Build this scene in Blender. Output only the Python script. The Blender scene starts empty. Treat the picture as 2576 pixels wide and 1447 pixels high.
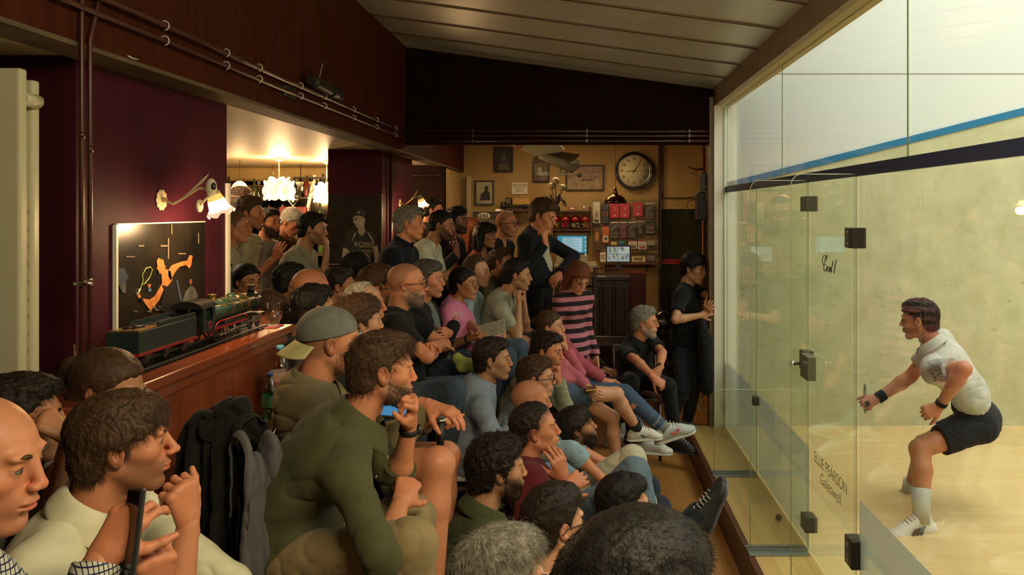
import bpy, bmesh, math, random
import numpy as np
import openvdb
from mathutils import Vector, Matrix
random.seed(7)
SC = bpy.context.scene
COL = SC.collection
F = 2000.0; VX, VY, CH = 1462.0, 530.0, 1.9      # focal length in pixels, vanishing point, eye height
def P(x, y, D):
    return np.array([(x-VX)/F*D, D, CH-(y-VY)/F*D])
def decal(inf, text, x, y, size, ang=0, m=None, part='shirt', name='print', lines=None, push=.003):
    """lettering laid on the cloth of a garment where it is seen"""
    from mathutils.bvhtree import BVHTree
    root = inf['root']; sh = [c for c in root.children if c.name.split('.')[0] == part][0]
    me = sh.data; org = np.array(inf['org']); bv = BVHTree.FromPolygons([v.co for v in me.vertices], [p.vertices[:] for p in me.polygons])
    cam_ = np.array((0,0,CH))-org; d0 = P(x, y, 1.0)-np.array((0,0,CH)); h = bv.ray_cast(Vector(cam_), Vector(d0).normalized())
    if h[0] is None: return None
    D = (h[0]-Vector(cam_)).length; o = text_mesh(name, text, size, m, sh, ext=.0)
    u = nrm(np.cross(d0, (0,0,1))); v = nrm(np.cross(u, d0)); a = math.radians(ang); u2 = u*math.cos(a)+v*math.sin(a); v2 = -u*math.sin(a)+v*math.cos(a)
    bad = False
    for q in o.data.vertices:
        t = np.array(h[0])+u2*q.co.x+v2*q.co.y; dr = Vector(t-cam_).normalized(); r = bv.ray_cast(Vector(cam_), dr)
        q.co = (r[0] if r[0] is not None and abs((r[0]-Vector(cam_)).length-D) < .12 else Vector(t))-dr*push
    return o
def nrm(v):
    v = np.asarray(v, float); return v/(np.linalg.norm(v)+1e-9)
def lerp(a, b, t): return np.asarray(a)*(1-t)+np.asarray(b)*t

# ------------------------------------------------------------------ materials
MATS = {}
def mat(name, col=(.5,.5,.5), rough=.6, metal=0, noise=0, scale=20, bump=0, bscale=None, col2=None, spec=.5, emit=None, estr=0,
        stretch=None, trans=0, sheen=0, coat=0, vcol=False, sss=0, kind='noise', detail=4, ior=1.45):
    if name in MATS: return MATS[name]
    m = bpy.data.materials.new(name); m.use_nodes = True
    nt = m.node_tree; N = nt.nodes; L = nt.links
    b = N['Principled BSDF']
    b.inputs['Base Color'].default_value = (*col, 1)
    b.inputs['Roughness'].default_value = rough
    b.inputs['Metallic'].default_value = metal
    b.inputs['Specular IOR Level'].default_value = spec
    b.inputs['IOR'].default_value = ior
    if trans: b.inputs['Transmission Weight'].default_value = trans
    if sheen: b.inputs['Sheen Weight'].default_value = sheen
    if coat: b.inputs['Coat Weight'].default_value = coat
    if sss:
        b.inputs['Subsurface Weight'].default_value = sss
        b.inputs['Subsurface Radius'].default_value = (.012, .004, .002); b.inputs['Subsurface Scale'].default_value = 1
    if emit:
        b.inputs['Emission Color'].default_value = (*emit, 1); b.inputs['Emission Strength'].default_value = estr
    src = None
    if vcol:
        a = N.new('ShaderNodeVertexColor'); a.layer_name = 'Col'; src = a.outputs['Color']
        L.new(src, b.inputs['Base Color'])
    if noise or bump or col2:
        tc = N.new('ShaderNodeTexCoord'); mp = N.new('ShaderNodeMapping')
        L.new(tc.outputs['Object'], mp.inputs['Vector'])
        if stretch: mp.inputs['Scale'].default_value = stretch
        n = N.new('ShaderNodeTexNoise'); n.inputs['Scale'].default_value = scale; n.inputs['Detail'].default_value = detail
        L.new(mp.outputs['Vector'], n.inputs['Vector'])
        if noise or col2:
            mx = N.new('ShaderNodeMix'); mx.data_type = 'RGBA'
            r = N.new('ShaderNodeMapRange'); r.inputs['From Min'].default_value = .35; r.inputs['From Max'].default_value = .65
            L.new(n.outputs['Fac'], r.inputs['Value']); L.new(r.outputs['Result'], mx.inputs['Factor'])
            if src is not None:
                mx.blend_type = 'MULTIPLY'
                L.new(src, mx.inputs['A']); mx.inputs['B'].default_value = (1-noise, 1-noise, 1-noise, 1)
            else:
                c2 = col2 if col2 else tuple(c*(1-noise) for c in col)
                mx.inputs['A'].default_value = (*col, 1); mx.inputs['B'].default_value = (*c2, 1)
            L.new(mx.outputs['Result'], b.inputs['Base Color'])
        if bump:
            n2 = n
            if bscale:
                n2 = N.new('ShaderNodeTexNoise'); n2.inputs['Scale'].default_value = bscale; n2.inputs['Detail'].default_value = 3
                L.new(mp.outputs['Vector'], n2.inputs['Vector'])
            bp = N.new('ShaderNodeBump'); bp.inputs['Strength'].default_value = bump; bp.inputs['Distance'].default_value = .004
            L.new(n2.outputs['Fac'], bp.inputs['Height']); L.new(bp.outputs['Normal'], b.inputs['Normal'])
    MATS[name] = m
    return m
def cloth(col, pattern=None, col2=None, scale=60):
    """woven cloth in a colour, optionally striped or checked"""
    key = 'cloth_%s_%s_%s' % (tuple(round(c,3) for c in col), pattern, col2)
    if key in MATS: return MATS[key]
    m = mat(key, col, .9, noise=.18, scale=14, bump=.22, bscale=260, spec=.12, sheen=.06)
    if pattern:
        nt = m.node_tree; N = nt.nodes; L = nt.links; b = N['Principled BSDF']
        tc = N.new('ShaderNodeTexCoord'); sp = N.new('ShaderNodeSeparateXYZ'); L.new(tc.outputs['Object'], sp.inputs[0])
        def band(out, sc, w):
            a = N.new('ShaderNodeMath'); a.operation = 'MULTIPLY'; a.inputs[1].default_value = sc; L.new(out, a.inputs[0])
            f = N.new('ShaderNodeMath'); f.operation = 'FRACT'; L.new(a.outputs[0], f.inputs[0])
            c = N.new('ShaderNodeMath'); c.operation = 'LESS_THAN'; c.inputs[1].default_value = w; L.new(f.outputs[0], c.inputs[0]); return c.outputs[0]
        if pattern == 'stripe': fac = band(sp.outputs['Z'], scale, .5)
        elif pattern == 'check':
            c = N.new('ShaderNodeMath'); c.operation = 'MAXIMUM'
            s = N.new('ShaderNodeMath'); s.operation = 'ADD'; L.new(sp.outputs['X'], s.inputs[0]); L.new(sp.outputs['Y'], s.inputs[1])
            L.new(band(sp.outputs['Z'], scale, .22), c.inputs[0]); L.new(band(s.outputs[0], scale, .22), c.inputs[1]); fac = c.outputs[0]
        elif pattern == 'dots':
            v = N.new('ShaderNodeTexVoronoi'); v.inputs['Scale'].default_value = scale; L.new(tc.outputs['Object'], v.inputs['Vector'])
            c = N.new('ShaderNodeMath'); c.operation = 'LESS_THAN'; c.inputs[1].default_value = .3; L.new(v.outputs['Distance'], c.inputs[0]); fac = c.outputs[0]
        mx = N.new('ShaderNodeMix'); mx.data_type = 'RGBA'; L.new(fac, mx.inputs['Factor'])
        mx.inputs['A'].default_value = (*col, 1); mx.inputs['B'].default_value = (*col2, 1); L.new(mx.outputs['Result'], b.inputs['Base Color'])
    return m

# ------------------------------------------------------------------ object helpers
def tag(o, label=None, cat=None, group=None, kind=None):
    if label: o['label'] = label
    if cat: o['category'] = cat
    if group: o['group'] = group
    if kind: o['kind'] = kind
    return o
def link(name, data, m=None, parent=None, loc=None):
    o = bpy.data.objects.new(name, data); COL.objects.link(o)
    if m is not None:
        for q in (m if isinstance(m, (list, tuple)) else [m]): data.materials.append(q)
    if parent is not None: o.parent = parent
    if loc is not None: o.location = tuple(loc)
    return o
def empty(name, loc, label, cat, group=None, rz=0):
    o = bpy.data.objects.new(name, None); COL.objects.link(o); o.location = tuple(float(c) for c in loc); o.empty_display_size = .05
    o.rotation_euler = (0, 0, rz)
    return tag(o, label, cat, group)
def np_mesh(name, pts, faces, smooth=True, col=None):
    me = bpy.data.meshes.new(name)
    pts = np.asarray(pts, np.float32); faces = np.asarray(faces, np.int32)
    k = faces.shape[1]
    me.vertices.add(len(pts)); me.vertices.foreach_set('co', pts.ravel())
    me.loops.add(faces.size); me.loops.foreach_set('vertex_index', faces.ravel())
    me.polygons.add(len(faces)); me.polygons.foreach_set('loop_start', np.arange(0, faces.size, k, dtype=np.int32))
    me.update(calc_edges=True)
    if smooth: me.polygons.foreach_set('use_smooth', np.ones(len(faces), bool))
    if col is not None:
        a = me.color_attributes.new('Col', 'FLOAT_COLOR', 'POINT')
        c = np.ones((len(pts), 4), np.float32); c[:, :3] = col; a.data.foreach_set('color', c.ravel())
    return me
class MB:
    """collects simple solids into one mesh"""
    def __init__(s): s.bm = bmesh.new()
    def box(s, lo, hi, bev=0):
        lo = Vector([float(c) for c in lo]); hi = Vector([float(c) for c in hi])
        r = bmesh.ops.create_cube(s.bm, size=1)
        for v in r['verts']: v.co = Vector([(lo[i]+hi[i])/2+v.co[i]*(hi[i]-lo[i]) for i in range(3)])
        if bev:
            es = list({e for v in r['verts'] for e in v.link_edges})
            bmesh.ops.bevel(s.bm, geom=es, offset=bev, segments=2, affect='EDGES', profile=.5)
        return s
    def tube(s, pts, r, seg=10, cap=True):
        pts = [Vector([float(c) for c in p]) for p in pts]; rs = r if isinstance(r, (list, tuple)) else [r]*len(pts)
        rings = []; up = None
        for i, p in enumerate(pts):
            d = (pts[min(i+1, len(pts)-1)]-pts[max(i-1, 0)]).normalized()
            if up is None: up = Vector((0,0,1)) if abs(d.z) < .9 else Vector((1,0,0))
            a = d.cross(up).normalized(); b = a.cross(d).normalized(); up = b
            rings.append([s.bm.verts.new(p+(a*math.cos(t)+b*math.sin(t))*rs[i]) for t in [2*math.pi*k/seg for k in range(seg)]])
        for A, B in zip(rings, rings[1:]):
            for k in range(seg): s.bm.faces.new((A[k], A[(k+1)%seg], B[(k+1)%seg], B[k])).smooth = True
        if cap: s.bm.faces.new(rings[0][::-1]); s.bm.faces.new(rings[-1])
        return s
    def lathe(s, prof, c=(0,0,0), seg=24, axis='z', smooth=True):
        rings = []
        for r, z in prof:
            ring = []
            for k in range(seg):
                t = 2*math.pi*k/seg; q = (r*math.cos(t), r*math.sin(t), z)
                if axis == 'y': q = (q[0], q[2], q[1])
                if axis == 'x': q = (q[2], q[0], q[1])
                ring.append(s.bm.verts.new(Vector([float(a+b) for a, b in zip(q, c)])))
            rings.append(ring)
        for A, B in zip(rings, rings[1:]):
            for k in range(seg): s.bm.faces.new((A[k], A[(k+1)%seg], B[(k+1)%seg], B[k])).smooth = smooth
        a, b = prof[0][0] > 1e-5, prof[-1][0] > 1e-5
        if a and b:
            if len(prof) > 3:      # a closed ring profile
                for k in range(seg): s.bm.faces.new((rings[-1][k], rings[-1][(k+1)%seg], rings[0][(k+1)%seg], rings[0][k])).smooth = smooth
        elif a: s.bm.faces.new(rings[0][::-1])
        elif b: s.bm.faces.new(rings[-1])
        return s
    def poly(s, pts, thick=None):
        """flat polygon, extruded by the vector thick"""
        vs = [s.bm.verts.new(Vector([float(c) for c in p])) for p in pts]
        if thick is None: s.bm.faces.new(vs); return s
        t = Vector([float(c) for c in thick]); ws = [s.bm.verts.new(v.co+t) for v in vs]; n = len(vs)
        s.bm.faces.new(vs); s.bm.faces.new(ws[::-1])
        for i in range(n): s.bm.faces.new((vs[i], vs[(i+1)%n], ws[(i+1)%n], ws[i]))
        return s
    def ball(s, c, r, seg=16):
        rr = r if isinstance(r, (list, tuple)) else (r, r, r)
        q = bmesh.ops.create_uvsphere(s.bm, u_segments=seg, v_segments=max(6, seg//2), radius=1)
        for v in q['verts']:
            v.co = Vector([float(c[i]+v.co[i]*rr[i]) for i in range(3)])
            for f in v.link_faces: f.smooth = True
        return s
    def xf(s, M):
        bmesh.ops.transform(s.bm, matrix=M, verts=s.bm.verts); return s
    def build(s, name, m=None, parent=None, loc=None):
        bmesh.ops.recalc_face_normals(s.bm, faces=s.bm.faces)
        me = bpy.data.meshes.new(name); s.bm.to_mesh(me); s.bm.free()
        return link(name, me, m, parent, loc)
def text_mesh(name, body, size, m, parent=None, M=None, ext=.0008, font=None, align='CENTER', spacing=1.0, shear=0):
    cu = bpy.data.curves.new(name, 'FONT'); cu.body = body; cu.size = size; cu.align_x = align; cu.align_y = 'CENTER'; cu.extrude = ext
    cu.space_character = spacing; cu.shear = shear
    tmp = bpy.data.objects.new(name+'_tmp', cu); COL.objects.link(tmp)
    bpy.context.view_layer.update()
    me = bpy.data.meshes.new_from_object(tmp.evaluated_get(bpy.context.evaluated_depsgraph_get()))
    bpy.data.objects.remove(tmp); bpy.data.curves.remove(cu)
    me.materials.clear()
    o = link(name, me, m, parent)
    if M is not None: o.matrix_local = M
    return o

# ------------------------------------------------------------------ noise
_rs = np.random.RandomState(3); _T = _rs.rand(32,32,32).astype(np.float32); _TF = _T.ravel()
def vnoise(p):
    p = np.asarray(p, np.float32); i = np.floor(p).astype(np.int32); f = p-i; f = f*f*(3-2*f); i &= 31; j = (i+1) & 31
    x0,y0,z0 = i[...,0]*1024,i[...,1]*32,i[...,2]; x1,y1,z1 = j[...,0]*1024,j[...,1]*32,j[...,2]; fx,fy,fz = f[...,0],f[...,1],f[...,2]
    g = lambda u: np.take(_TF, u)
    s00 = y0+z0; s10 = y1+z0; s01 = y0+z1; s11 = y1+z1
    a = g(x0+s00); a += (g(x1+s00)-a)*fx; b = g(x0+s10); b += (g(x1+s10)-b)*fx
    c = g(x0+s01); c += (g(x1+s01)-c)*fx; d = g(x0+s11); d += (g(x1+s11)-d)*fx
    return (a*(1-fy)+b*fy)*(1-fz)+(c*(1-fy)+d*fy)*fz
def fbm(p, o=3):
    p = np.asarray(p, np.float32); s = 0; a = .5
    for k in range(o): s = s+a*(vnoise(p*(2**k)+k*7.3)-.5); a *= .5
    return s

# ------------------------------------------------------------------ signed distance fields
class Field:
    def __init__(s, lo, hi, h):
        s.h = h; s.lo = np.asarray(lo, float)-2*h
        n = np.ceil((np.asarray(hi)-s.lo)/h).astype(int)+3
        s.ax = [(s.lo[i]+h*np.arange(n[i])).astype(np.float32) for i in range(3)]
        s.d = np.full(n, .5, np.float32)
    def region(s, lo, hi):
        sl = []
        for i in range(3):
            a = max(0, int((lo[i]-s.lo[i])/s.h)); b = min(s.d.shape[i], int((hi[i]-s.lo[i])/s.h)+2)
            if b <= a: return None
            sl.append(slice(a, b))
        sl = tuple(sl)
        g = np.meshgrid(s.ax[0][sl[0]], s.ax[1][sl[1]], s.ax[2][sl[2]], indexing='ij')
        return sl, np.stack(g, -1)
    def _mix(s, sl, e, k, op):
        d = s.d[sl]
        if op == 'sub': e = -e
        if op in ('sub', 'and'):
            if k: 
                t = np.clip(.5-.5*(d-e)/k, 0, 1); r = d*(1-t)+e*t+k*t*(1-t)
            else: r = np.maximum(d, e)
        else:
            if k:
                t = np.clip(.5+.5*(d-e)/k, 0, 1); r = d*(1-t)+e*t-k*t*(1-t)
            else: r = np.minimum(d, e)
        s.d[sl] = r
    def ell(s, c, r, R=None, k=.02, op='add'):
        c = np.asarray(c, float); r = np.asarray(r, float); m = r.max()+k+2.5*s.h
        q = s.region(c-m, c+m)
        if q is None: return s
        sl, p = q; p = p-c.astype(np.float32)
        if R is not None: p = p@np.asarray(R, np.float32)
        k0 = np.sqrt(((p/r)**2).sum(-1)); k1 = np.sqrt(((p/(r*r))**2).sum(-1))+1e-6
        s._mix(sl, (k0*(k0-1)/k1).astype(np.float32), k, op); return s
    def cone(s, a, b, ra, rb, k=.02, op='add', flat=None, cut=None):
        """tapered capsule; flat=(axis,f) squeezes it along axis; cut=(t0,t1) ends it flat"""
        a = np.asarray(a, float); b = np.asarray(b, float); fm = max(1, flat[1]) if flat else 1
        m = max(ra, rb)*fm+k+2.5*s.h
        q = s.region(np.minimum(a, b)-m, np.maximum(a, b)+m)
        if q is None: return s
        sl, p = q; ab = (b-a).astype(np.float32); L2 = float(ab@ab)+1e-9
        v = p-a.astype(np.float32); t0 = (v@ab)/L2; t = np.clip(t0, 0, 1)
        w = v-t[..., None]*ab
        if flat:
            ax = nrm(flat[0]).astype(np.float32); dd = w@ax; w = w+((1/flat[1]-1)*dd)[..., None]*ax
        e = np.sqrt((w*w).sum(-1))-(ra+(rb-ra)*t)
        if cut:
            L = math.sqrt(L2)
            if cut[0] is not None: e = np.maximum(e, (cut[0]-t0)*L)
            if cut[1] is not None: e = np.maximum(e, (t0-cut[1])*L)
        s._mix(sl, e.astype(np.float32), k, op); return s
    def plane(s, c, n, k=0):
        """keep the side the normal points away from"""
        g = np.meshgrid(*s.ax, indexing='ij'); n = nrm(n)
        e = (g[0]-c[0])*n[0]+(g[1]-c[1])*n[1]+(g[2]-c[2])*n[2]
        s._mix((slice(None),)*3, e.astype(np.float32), k, 'and'); return s
    def mesh(s, smooth=0):
        d = s.d
        d[0] = d[-1] = .5; d[:, 0] = d[:, -1] = .5; d[:, :, 0] = d[:, :, -1] = .5
        g = openvdb.FloatGrid(.5); g.copyFromArray(np.clip(d/s.h, -3, 3).astype(np.float32))
        g.background = 3.0
        pts, quads = g.convertToQuads(isovalue=0.0)
        pts = pts.astype(np.float64); quads = quads.astype(np.int64)
        for _ in range(smooth):
            acc = np.zeros_like(pts); n = np.zeros(len(pts))
            for k in range(4):
                i, j = quads[:, k], quads[:, (k+1) % 4]
                np.add.at(acc, i, pts[j]); np.add.at(acc, j, pts[i]); np.add.at(n, i, 1); np.add.at(n, j, 1)
            pts = pts*.4+.6*acc/np.maximum(n, 1)[:, None]
        return pts*s.h+s.lo, quads[:, ::-1]
def vnormals(p, q):
    n = np.cross(p[q[:, 2]]-p[q[:, 0]], p[q[:, 3]]-p[q[:, 1]]); o = np.zeros_like(p)
    for k in range(4): np.add.at(o, q[:, k], n)
    return o/(np.linalg.norm(o, axis=1)[:, None]+1e-12)
def join(parts):
    P_, Q_, n = [], [], 0
    for p, q in parts:
        P_.append(p); Q_.append(q+n); n += len(p)
    return np.concatenate(P_), np.concatenate(Q_)
def strands(name, roots, dirs, nor, length, m, parent, rad=.0004, curl=0, lift=.3, droop=.3, M=None, npt=5, rnd=.35, seed=0):
    """fine hairs as a curves object"""
    rs = np.random.RandomState(seed); n = len(roots)
    L = length*(.6+.8*rs.rand(n))
    d = dirs+nor*lift+rnd*rs.randn(n, 3); d /= np.linalg.norm(d, axis=1)[:, None]+1e-9
    pts = np.zeros((n, npt, 3)); pts[:, 0] = roots-nor*.002
    ph = rs.rand(n)*6.28
    side = np.cross(d, nor); side /= np.linalg.norm(side, axis=1)[:, None]+1e-9
    for i in range(1, npt):
        t = i/(npt-1)
        dd = d*(1)+dirs*t*.6-nor*(droop*t+t*L[:, None]/.075)
        if curl: dd = dd+curl*(side*np.cos(ph+t*7)[:, None]+nor*np.sin(ph+t*7)[:, None])
        dd /= np.linalg.norm(dd, axis=1)[:, None]+1e-9
        pts[:, i] = pts[:, i-1]+dd*(L/(npt-1))[:, None]
    if M is not None: pts = pts@M[:3, :3].T+M[:3, 3]
    cu = bpy.data.hair_curves.new(name); cu.add_curves([npt]*n)
    cu.position_data.foreach_set('vector', pts.astype(np.float32).ravel())
    r = cu.attributes.new('radius', 'FLOAT', 'POINT'); rr = np.tile(np.linspace(1, .35, npt)*rad, n)
    r.data.foreach_set('value', rr.astype(np.float32))
    return link(name, cu, m, parent)
# ------------------------------------------------------------------ people
SKIN = {'fair': (.58,.29,.17), 'ruddy': (.56,.225,.115), 'tan': (.42,.19,.095), 'olive': (.46,.235,.125), 'brown': (.27,.13,.075), 'dark': (.10,.05,.03)}
HAIR = {'black': (.010,.008,.007), 'dark': (.022,.013,.009), 'brown': (.070,.036,.018), 'light': (.16,.09,.045), 'grey': (.22,.20,.16), 'salt': (.085,.075,.062),
        'white': (.50,.45,.36), 'red': (.16,.045,.015), 'blond': (.30,.19,.09)}
def hair_mat(c):
    return mat('hair_'+c, HAIR[c], .55, noise=.45, scale=70, stretch=(1,1,1), spec=.25, bump=.4, bscale=190)
def skin_mat(): return mat('skin', (.5,.3,.2), .48, vcol=True, noise=.10, scale=35, bump=.06, bscale=220, spec=.4)
def rotm(yaw, pitch=0, roll=0):
    """columns: forward, left, up.  yaw from +X, pitch up positive, roll to the figure's right"""
    return np.array((Matrix.Rotation(yaw, 3, 'Z') @ Matrix.Rotation(-pitch, 3, 'Y') @ Matrix.Rotation(roll, 3, 'X')))
def head_geo(h, kw, neck_local, sex, open_eyes=True, near=True):
    j = kw.get('jaw', 1.0); nz = kw.get('nose', .78); fat = kw.get('fat', 0); child = kw.get('child', False)
    w = -.006 if sex == 'f' else 0
    lo = np.minimum([-.13,-.10,-.13], np.asarray(neck_local)-.075); hi = np.maximum([.14,.10,.13], np.asarray(neck_local)+.06)
    f = Field(lo, hi, h)
    f.ell((-.012,0,.034), (.099,.076,.086), k=0)
    f.ell((.030,0,.002), (.060,.060+w/2,.086), k=.02)
    f.ell((.026,0,-.052), (.064,.054+w+fat,.056), k=.02)
    for s in (1,-1):
        f.cone((-.004,s*(.049+w+fat),-.050), (.062,s*.018,-.099), .016*j, .016*j, k=.02)
        f.ell((.056,s*.041,-.014), (.024,.020+fat,.020), k=.02)
        f.ell((.080,s*.026,.030), (.014,.026,.010), k=.014)
    f.ell((.072,0,-.097), (.021*j,.024,.019*j), k=.018)
    f.ell((.072,0,-.056), (.029,.033,.030), k=.016)
    for s in (1,-1): f.ell((.104,s*.034,.007), (.017,.017,.012), k=.012, op='sub')
    f.cone((.084,0,.024), (.090+.024*nz,0,-.022), .0115, .0095, k=.012)
    f.ell((.088+.028*nz,0,-.024), (.0105,.0100,.0095), k=.006)
    for s in (1,-1):
        f.ell((.100+.004*nz,s*.0125,-.028), (.011,.0075,.0075), k=.006)
        f.ell((.103,s*.0065,-.0375), (.0030,.0022,.0026), k=.003, op='sub')
    f.ell((.0965,0,-.0545), (.0105,.023,.0052), k=.005)
    f.ell((.0945,0,-.0665), (.0105,.020,.0062), k=.005)
    f.cone((.1045,0,-.0603), (.090,.026,-.0615), .0019, .0019, k=.003, op='sub')
    f.cone((.1045,0,-.0603), (.090,-.026,-.0615), .0019, .0019, k=.003, op='sub')
    f.ell((.095,0,-.079), (.010,.018,.006), k=.01, op='sub')
    for s in (1,-1):
        # eyelids: a shell round the eyeball with a slit
        c = np.array((.0745,s*.031,.006)); q = f.region(c-.024, c+.024)
        if q:
            sl, p = q; v = p-c; e = np.sqrt((v*v).sum(-1))-.0152
            op = (.0038 if near else .0058) if open_eyes else .0015
            slit = np.maximum(np.abs(v[..., 2]+.0015+np.abs(v[..., 1])*.12)-op, .0085-v[..., 0]); slit = np.maximum(slit, np.abs(v[..., 1])-.0115)
            e = np.maximum(e, -slit); f._mix(sl, e.astype(np.float32), .004, 'add')
        # ears
        R = rotm(s*math.radians(18), math.radians(10))
        f.ell((-.010,s*.079,.000), (.020,.0075,.031), R, k=.006)
        f.ell((-.005,s*.0875,.003), (.0135,.0095,.021), R, k=.003, op='sub')
        f.cone((-.013,s*.081,-.010), (-.010,s*.082,.016), .0030, .0026, k=.004); f.ell((.006,s*.0785,-.004), (.005,.004,.006), k=.004)
        f.ell((-.004,s*.076,-.026), (.010,.006,.010), R, k=.008)
    nr = kw.get('neck_r', .058 if sex == 'm' else .047)+fat*.8
    nb = np.asarray(neck_local, float)
    f.cone((-.028,0,-.035), nb, nr*.92, nr*1.04, k=.022, cut=(None, 1.0))
    if sex == 'm': 
        a = lerp((-.0,0,-.08), nb+np.array((.03,0,0)), .45); f.ell(a+np.array((nr*.38,0,0)), (.012,.010,.014), k=.02)
    return f.mesh(1)
def head_col(p, skin, hairc, kw, sex):
    base = np.array(SKIN[skin]); c = np.tile(base, (len(p), 1)); x, y, z = p.T
    red = np.exp(-(((x-.11)/.03)**2+(y/.02)**2+((z+.022)/.02)**2))+.6*np.exp(-(((x-.07)/.04)**2+((np.abs(y)-.045)/.02)**2+((z+.02)/.025)**2))+.7*np.exp(-(((x+.008)/.03)**2+((np.abs(y)-.085)/.012)**2))
    c *= (1-red[:, None]*np.array((.03,.20,.22)))
    lip = np.exp(-((z+.0605)/.009)**4)*np.exp(-(y/.023)**4)*(x > .088)
    lipc = base*np.array((.82,.52,.55)) if sex == 'm' else base*np.array((.80,.42,.46))
    c = c*(1-lip[:, None])+lipc*lip[:, None]
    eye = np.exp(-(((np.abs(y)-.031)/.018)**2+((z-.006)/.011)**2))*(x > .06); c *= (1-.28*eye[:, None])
    st = kw.get('stubble', 0)
    if st:
        m = (1/(1+np.exp((z+.030+.35*(x-.06))*220)))*(1/(1+np.exp(-(x+.010)*120)))*(1/(1+np.exp(-(z+.135)*90)))*(1-np.clip(lip*1.5, 0, 1))
        m = m*(.8+.4*vnoise(p*500)); m = np.clip(m, 0, 1)[:, None]*st
        c = c*(1-m)+np.array(HAIR[kw.get('beard_col', hairc)])*m
    bz = kw.get('buzz', 0)      # cropped hair or the shadow of it on the scalp
    if bz:
        hl = np.interp(x, [-.12,-.04,-.005,.02,.06,.085,.12], kw.get('buzz_line', [-.05,-.05,.0,.02,.062,.082,.09]))
        m = (1/(1+np.exp(-(z-hl)*260)))*(.7+.6*vnoise(p*420)); m = np.clip(m, 0, 1)[:, None]*bz
        c = c*(1-m)+np.array(HAIR[hairc])*m
    return c
def hair_geo(h, st, kw):
    """returns (points, quads) of the hair mass in head space"""
    t = {'short': .012, 'crop': .006, 'mop': .024, 'curly': .030, 'long': .014, 'tied': .009, 'messy': .020, 'thin': .006, 'afro': .05, 'bob': .020, 'fringe': .022}[st]
    t += kw.get('hair_t', 0)
    rec = kw.get('recede', 0)
    f = Field((-.22,-.17,-.30 if st in ('long','bob') else -.16), (.16,.17,.19), h)
    sd_ = .30 if st in ('short','messy','crop','thin') else 1
    f.ell((-.014,0,.038), (.103+t*.8,.079+t*sd_,.087+t*(1.25 if sd_ < 1 else 1)), k=0)
    if st in ('short','messy') and not rec: f.ell((.050,0,.098), (.036,.050,.022+t*.5), k=.03)
    f.ell((-.052,0,-.030), (.058+t*.6,.064+t*.5,.060), k=.02)
    if st in ('mop','fringe','messy','bob'): f.ell((.040,0,.088), (.055,.058,.030+t*.5), k=.03)
    if st == 'curly': f.ell((.030,0,.100), (.06,.06,.035), k=.03); 
    fr = {'mop': .050, 'fringe': .040, 'long': .066, 'bob': .040, 'tied': .070, 'curly': .066, 'afro': .07}.get(st, .076)+rec*.030
    side = {'mop': .016, 'fringe': -.002, 'long': -.09, 'bob': -.09, 'tied': .02, 'curly': .0, 'afro': -.02}.get(st, .012)
    nape = {'long': -.28, 'bob': -.14, 'mop': -.085, 'curly': -.085, 'tied': -.06, 'crop': -.055, 'thin': -.055}.get(st, -.070)
    nape = kw.get('nape', nape)
    if st in ('long', 'bob'):
        L = -.22 if st == 'long' else -.10
        L = kw.get('hair_len', L)
        for s in (1,-1):
            f.cone((-.02,s*.078,.02), (-.015,s*.088,L), .030, .024, k=.03)
            f.cone((-.07,s*.045,.0), (-.075,s*.055,L), .045, .035, k=.03)
        f.cone((-.08,0,.0), (-.085,0,L), .045, .035, k=.03)
        hl = lambda x: np.interp(x, [-.3,-.02,.012,.030,.06,.09,.13], [nape-.03,nape-.03,side*.8,.03,fr,fr+.004,fr+.01])
    else:
        hl = lambda x: np.interp(x, [-.3,-.060,-.035,-.028,-.012,.012,.024,.055-rec*.03,.085,.13], [nape,nape,-.040,.012,.030,side-.016 if not rec else side,.030,fr-.008,fr,fr+.004])
    g = np.meshgrid(*f.ax, indexing='ij')
    e = ((hl(g[0]+rec*.02)+np.abs(g[1])*(-.15 if g is not None else 0)-g[2])*.75).astype(np.float32)
    e = e+fbm(np.stack(g, -1)*70+kw.get('seed', 1), 2)*(.018 if st not in ('long','bob') else .006)
    f._mix((slice(None),)*3, e.astype(np.float32), .012 if st in ('long','bob','fringe','mop') else .022, 'and')
    if st in ('long', 'bob', 'tied'):      # open in front of the face
        f.ell((.105,0,-.035), (.055,.074 if st != 'tied' else .08,.105 if st == 'long' else .085), k=.012, op='sub')
    if st == 'tied':
        b = kw.get('bun', (-.125,0,.045)); f.ell(b, (.032,.032,.030), k=.012)
        if kw.get('pony'): f.cone(b, np.array(b)+np.array((-.045,.0,-.12)), .026, .012, k=.015)
    p, q = f.mesh(1); n = vnormals(p, q)
    seed = kw.get('seed', 1)*3.7
    if st in ('curly', 'afro'):
        a = fbm(p*60+seed, 2)*.022+np.abs(fbm(p*130+seed, 1))*.014
    elif st in ('mop','messy','fringe','bob','long'):
        flow = p*np.array((26,70,18 if st == 'long' else 40)); a = fbm(flow+seed, 3)*.012
        a += .003*np.abs(np.sin(fbm(p*30+seed, 2)*30+p[:, 1]*160))
    else: a = fbm(p*np.array((38,85,55))+seed, 3)*(.008+.014*np.clip(p[:, 2]/.12, 0, 1))*(1 if st != 'tied' else .35)
    return p+n*a[:, None]*kw.get('hn', 1.0), q
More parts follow.
